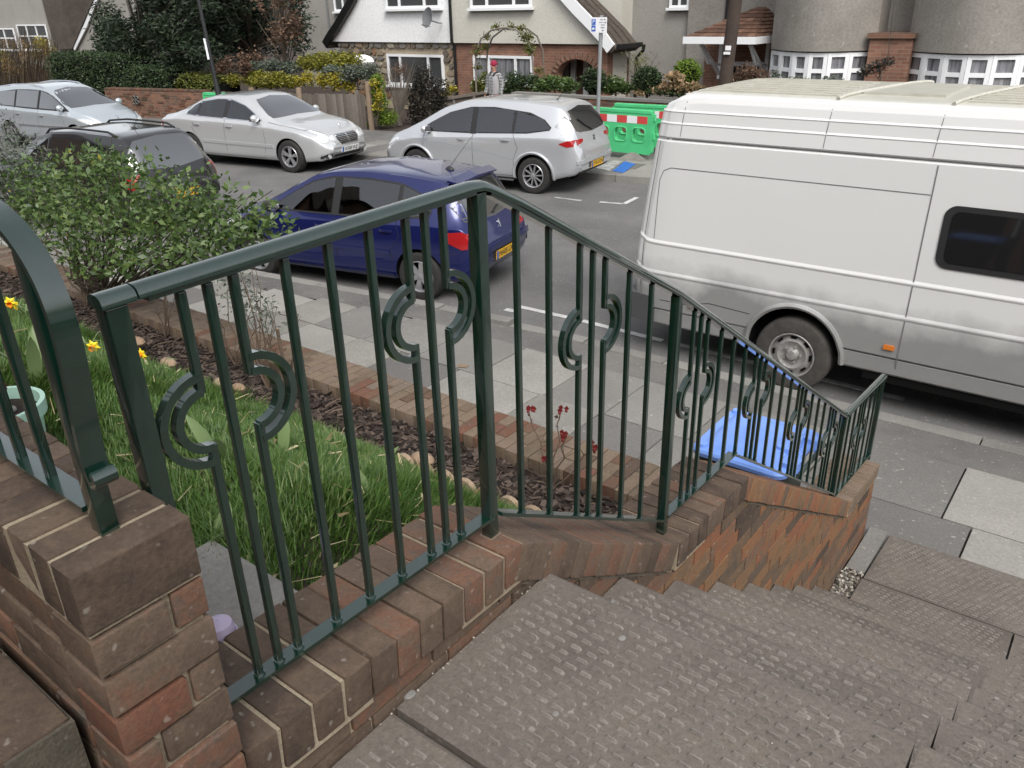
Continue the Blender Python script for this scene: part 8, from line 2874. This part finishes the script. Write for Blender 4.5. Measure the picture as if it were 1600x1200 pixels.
# clothes follow the body
plaid_m, pn, pb2 = new_mat("plaid")
tc = pn.nodes.new("ShaderNodeTexCoord")
sp3 = pn.nodes.new("ShaderNodeSeparateXYZ")
pn.links.new(tc.outputs["Object"], sp3.inputs[0])
def stripe(sock, period, duty):
    q_ = pn.nodes.new("ShaderNodeMath")
    q_.operation = 'MULTIPLY'
    pn.links.new(sock, q_.inputs[0])
    q_.inputs[1].default_value = 1 / period
    r__ = pn.nodes.new("ShaderNodeMath")
    r__.operation = 'FRACT'
    pn.links.new(q_.outputs[0], r__.inputs[0])
    g_ = pn.nodes.new("ShaderNodeMath")
    g_.operation = 'GREATER_THAN'
    pn.links.new(r__.outputs[0], g_.inputs[0])
    g_.inputs[1].default_value = duty
    return g_.outputs[0]
c_ = mixc(pn, stripe(sp3.outputs[0], .062, .62), (0.09, 0.10, 0.11), (0.26, 0.26, 0.255))
c_ = mixc(pn, stripe(sp3.outputs[2], .075, .66), c_, (0.30, 0.30, 0.295))
pn.links.new(c_, pb2.inputs["Base Color"])
pb2.inputs["Roughness"].default_value = .9
MATS["plaid"] = plaid_m
g = 1.14
def torso(name, mat, rows_, n=20):
    mb = MB()
    loft(mb, [[B(rx * math.cos(t_), cy_ + ry * math.sin(t_), z) for t_ in np.linspace(0, 2 * math.pi, n, endpoint=False)] for (z, rx, ry, cy_) in rows_])
    o = mb.build(name, mat, man, True)
    return fix_normals(o)
shirt_b = torso("shirt", "plaid", [(.93, .160, .118, 0), (1.05, .160, .12, 0), (1.2, .165, .12, 0), (1.35, .178, .115, 0), (1.43, .165, .095, .01), (1.475, .10, .075, .01), (1.50, .065, .06, .005)])
for sx, wy in ((-1, -.10), (1, -.06)):
    o = MB().tube([B(sx * .13, .01, 1.425), B(sx * .19, .01, 1.40), B(sx * .225, .015, 1.30), B(sx * .25, .02, 1.15), B(sx * .253, -.02, 1.06), B(sx * .25, wy + .01, .955)], [.07, .072, .066, .060, .056, .048], 12).build("sleeve", "plaid", man, True)
torso("vest", "vest_grey", [(.96, .176, .132, 0), (1.05, .180, .136, 0), (1.2, .184, .138, 0), (1.34, .186, .130, 0), (1.42, .160, .105, .01), (1.468, .108, .085, .015), (1.48, .085, .07, .015)])
fix_normals(MB().prism([B(.012, -.150, 1.05), B(.055, -.150, 1.05), B(.06, -.150, 1.34), B(.035, -.12, 1.44), B(-.035, -.12, 1.44), B(-.02, -.150, 1.34)], (0, -.012, 0)).build("shirt_front", "plaid", man))
for sx in (-1, 1):
    fix_normals(MB().sweep([B(sx * .085, .03, 1.50), B(sx * .078, -.05, 1.49), B(sx * .055, -.118, 1.42)], .05, .02, (sx, .3, .2)).build("collar", "collar_black", man, True))
skin_body("trousers", [(B(0, 0, .99), .158, .12), (B(0, 0, .90), .165, .125), (B(-.09, -.02, .82), .10), (B(-.10, -.10, .48), .075), (B(-.10, -.03, .12), .065), (B(.09, .02, .82), .10), (B(.10, .03, .48), .075), (B(.10, .15, .14), .065)], [(0, 1), (1, 2), (2, 3), (3, 4), (1, 5), (5, 6), (6, 7)], "trousers", man)
for (sx, y0) in ((-.10, -.08), (.10, .10)):
    MB().ball(B(sx, y0, .055), .10, 12, 8, (.5, 1.3, .55)).build("shoe", "gloss_black", man, True)
# head: ears, nose, brow, eyes, mouth, hat
for sx in (-1, 1):
    MB().ball(B(sx * .078, .0, 1.655), .026, 8, 6, (.45, .8, 1.2)).build("ear", "skin", man, True)
    MB().ball(B(sx * .030, -.090, 1.672), .010, 8, 6, (1.2, .6, .7)).build("eye", "eye_dark", man, True)
MB().ball(B(0, -.103, 1.648), .017, 8, 6, (.8, 1.1, 1.6)).build("nose", "skin", man, True)
MB().box(B(0, -.094, 1.605), (.044, .008, .008)).build("mouth", "wool_crimson", man)
MB().ball(B(0, -.005, 1.705), .098, 18, 12, (.92, 1.08, .98)).build("hat", "wool_crimson", man, True)
fix_normals(MB().lathe([(.090, -.022), (.098, -.02), (.100, .0), (.097, .022), (.088, .024)], 22, Matrix.Translation(B(0, -.005, 1.703)) @ Matrix.Diagonal((.93, 1.08, 1, 1))).build("hat_brim", "wool_crimson", man, True))
# hands: palm, four bent fingers of different lengths and a thumb from the side
for sx, wy, wz in ((-1, -.10, .92), (1, -.06, .91)):
    h0 = B(sx * .25, wy, wz)
    js = [(h0, .022, .03), ((h0[0], h0[1] - .025, h0[2] - .045), .018, .036), ((h0[0], h0[1] - .04, h0[2] - .085), .015, .036)]
    es = [(0, 1), (1, 2)]
    for k, ln in enumerate((.058, .070, .066, .050)):
        oy = -.028 + .019 * k
        a_ = (h0[0], h0[1] - .04 + oy, h0[2] - .09)
        b_ = (h0[0] - sx * .008, a_[1] - .006, a_[2] - ln * .55)
        c_ = (h0[0] - sx * .024, a_[1] - .010, a_[2] - ln * .95)
        i0 = len(js)
        js += [(a_, .0095), (b_, .0085), (c_, .007)]
        es += [(2, i0), (i0, i0 + 1), (i0 + 1, i0 + 2)]
    i0 = len(js)
    js += [((h0[0] - sx * .012, h0[1] - .06, h0[2] - .05), .011), ((h0[0] - sx * .022, h0[1] - .078, h0[2] - .085), .009)]
    es += [(1, i0), (i0, i0 + 1)]
    skin_body("hand", js, es, "skin", man, 1)
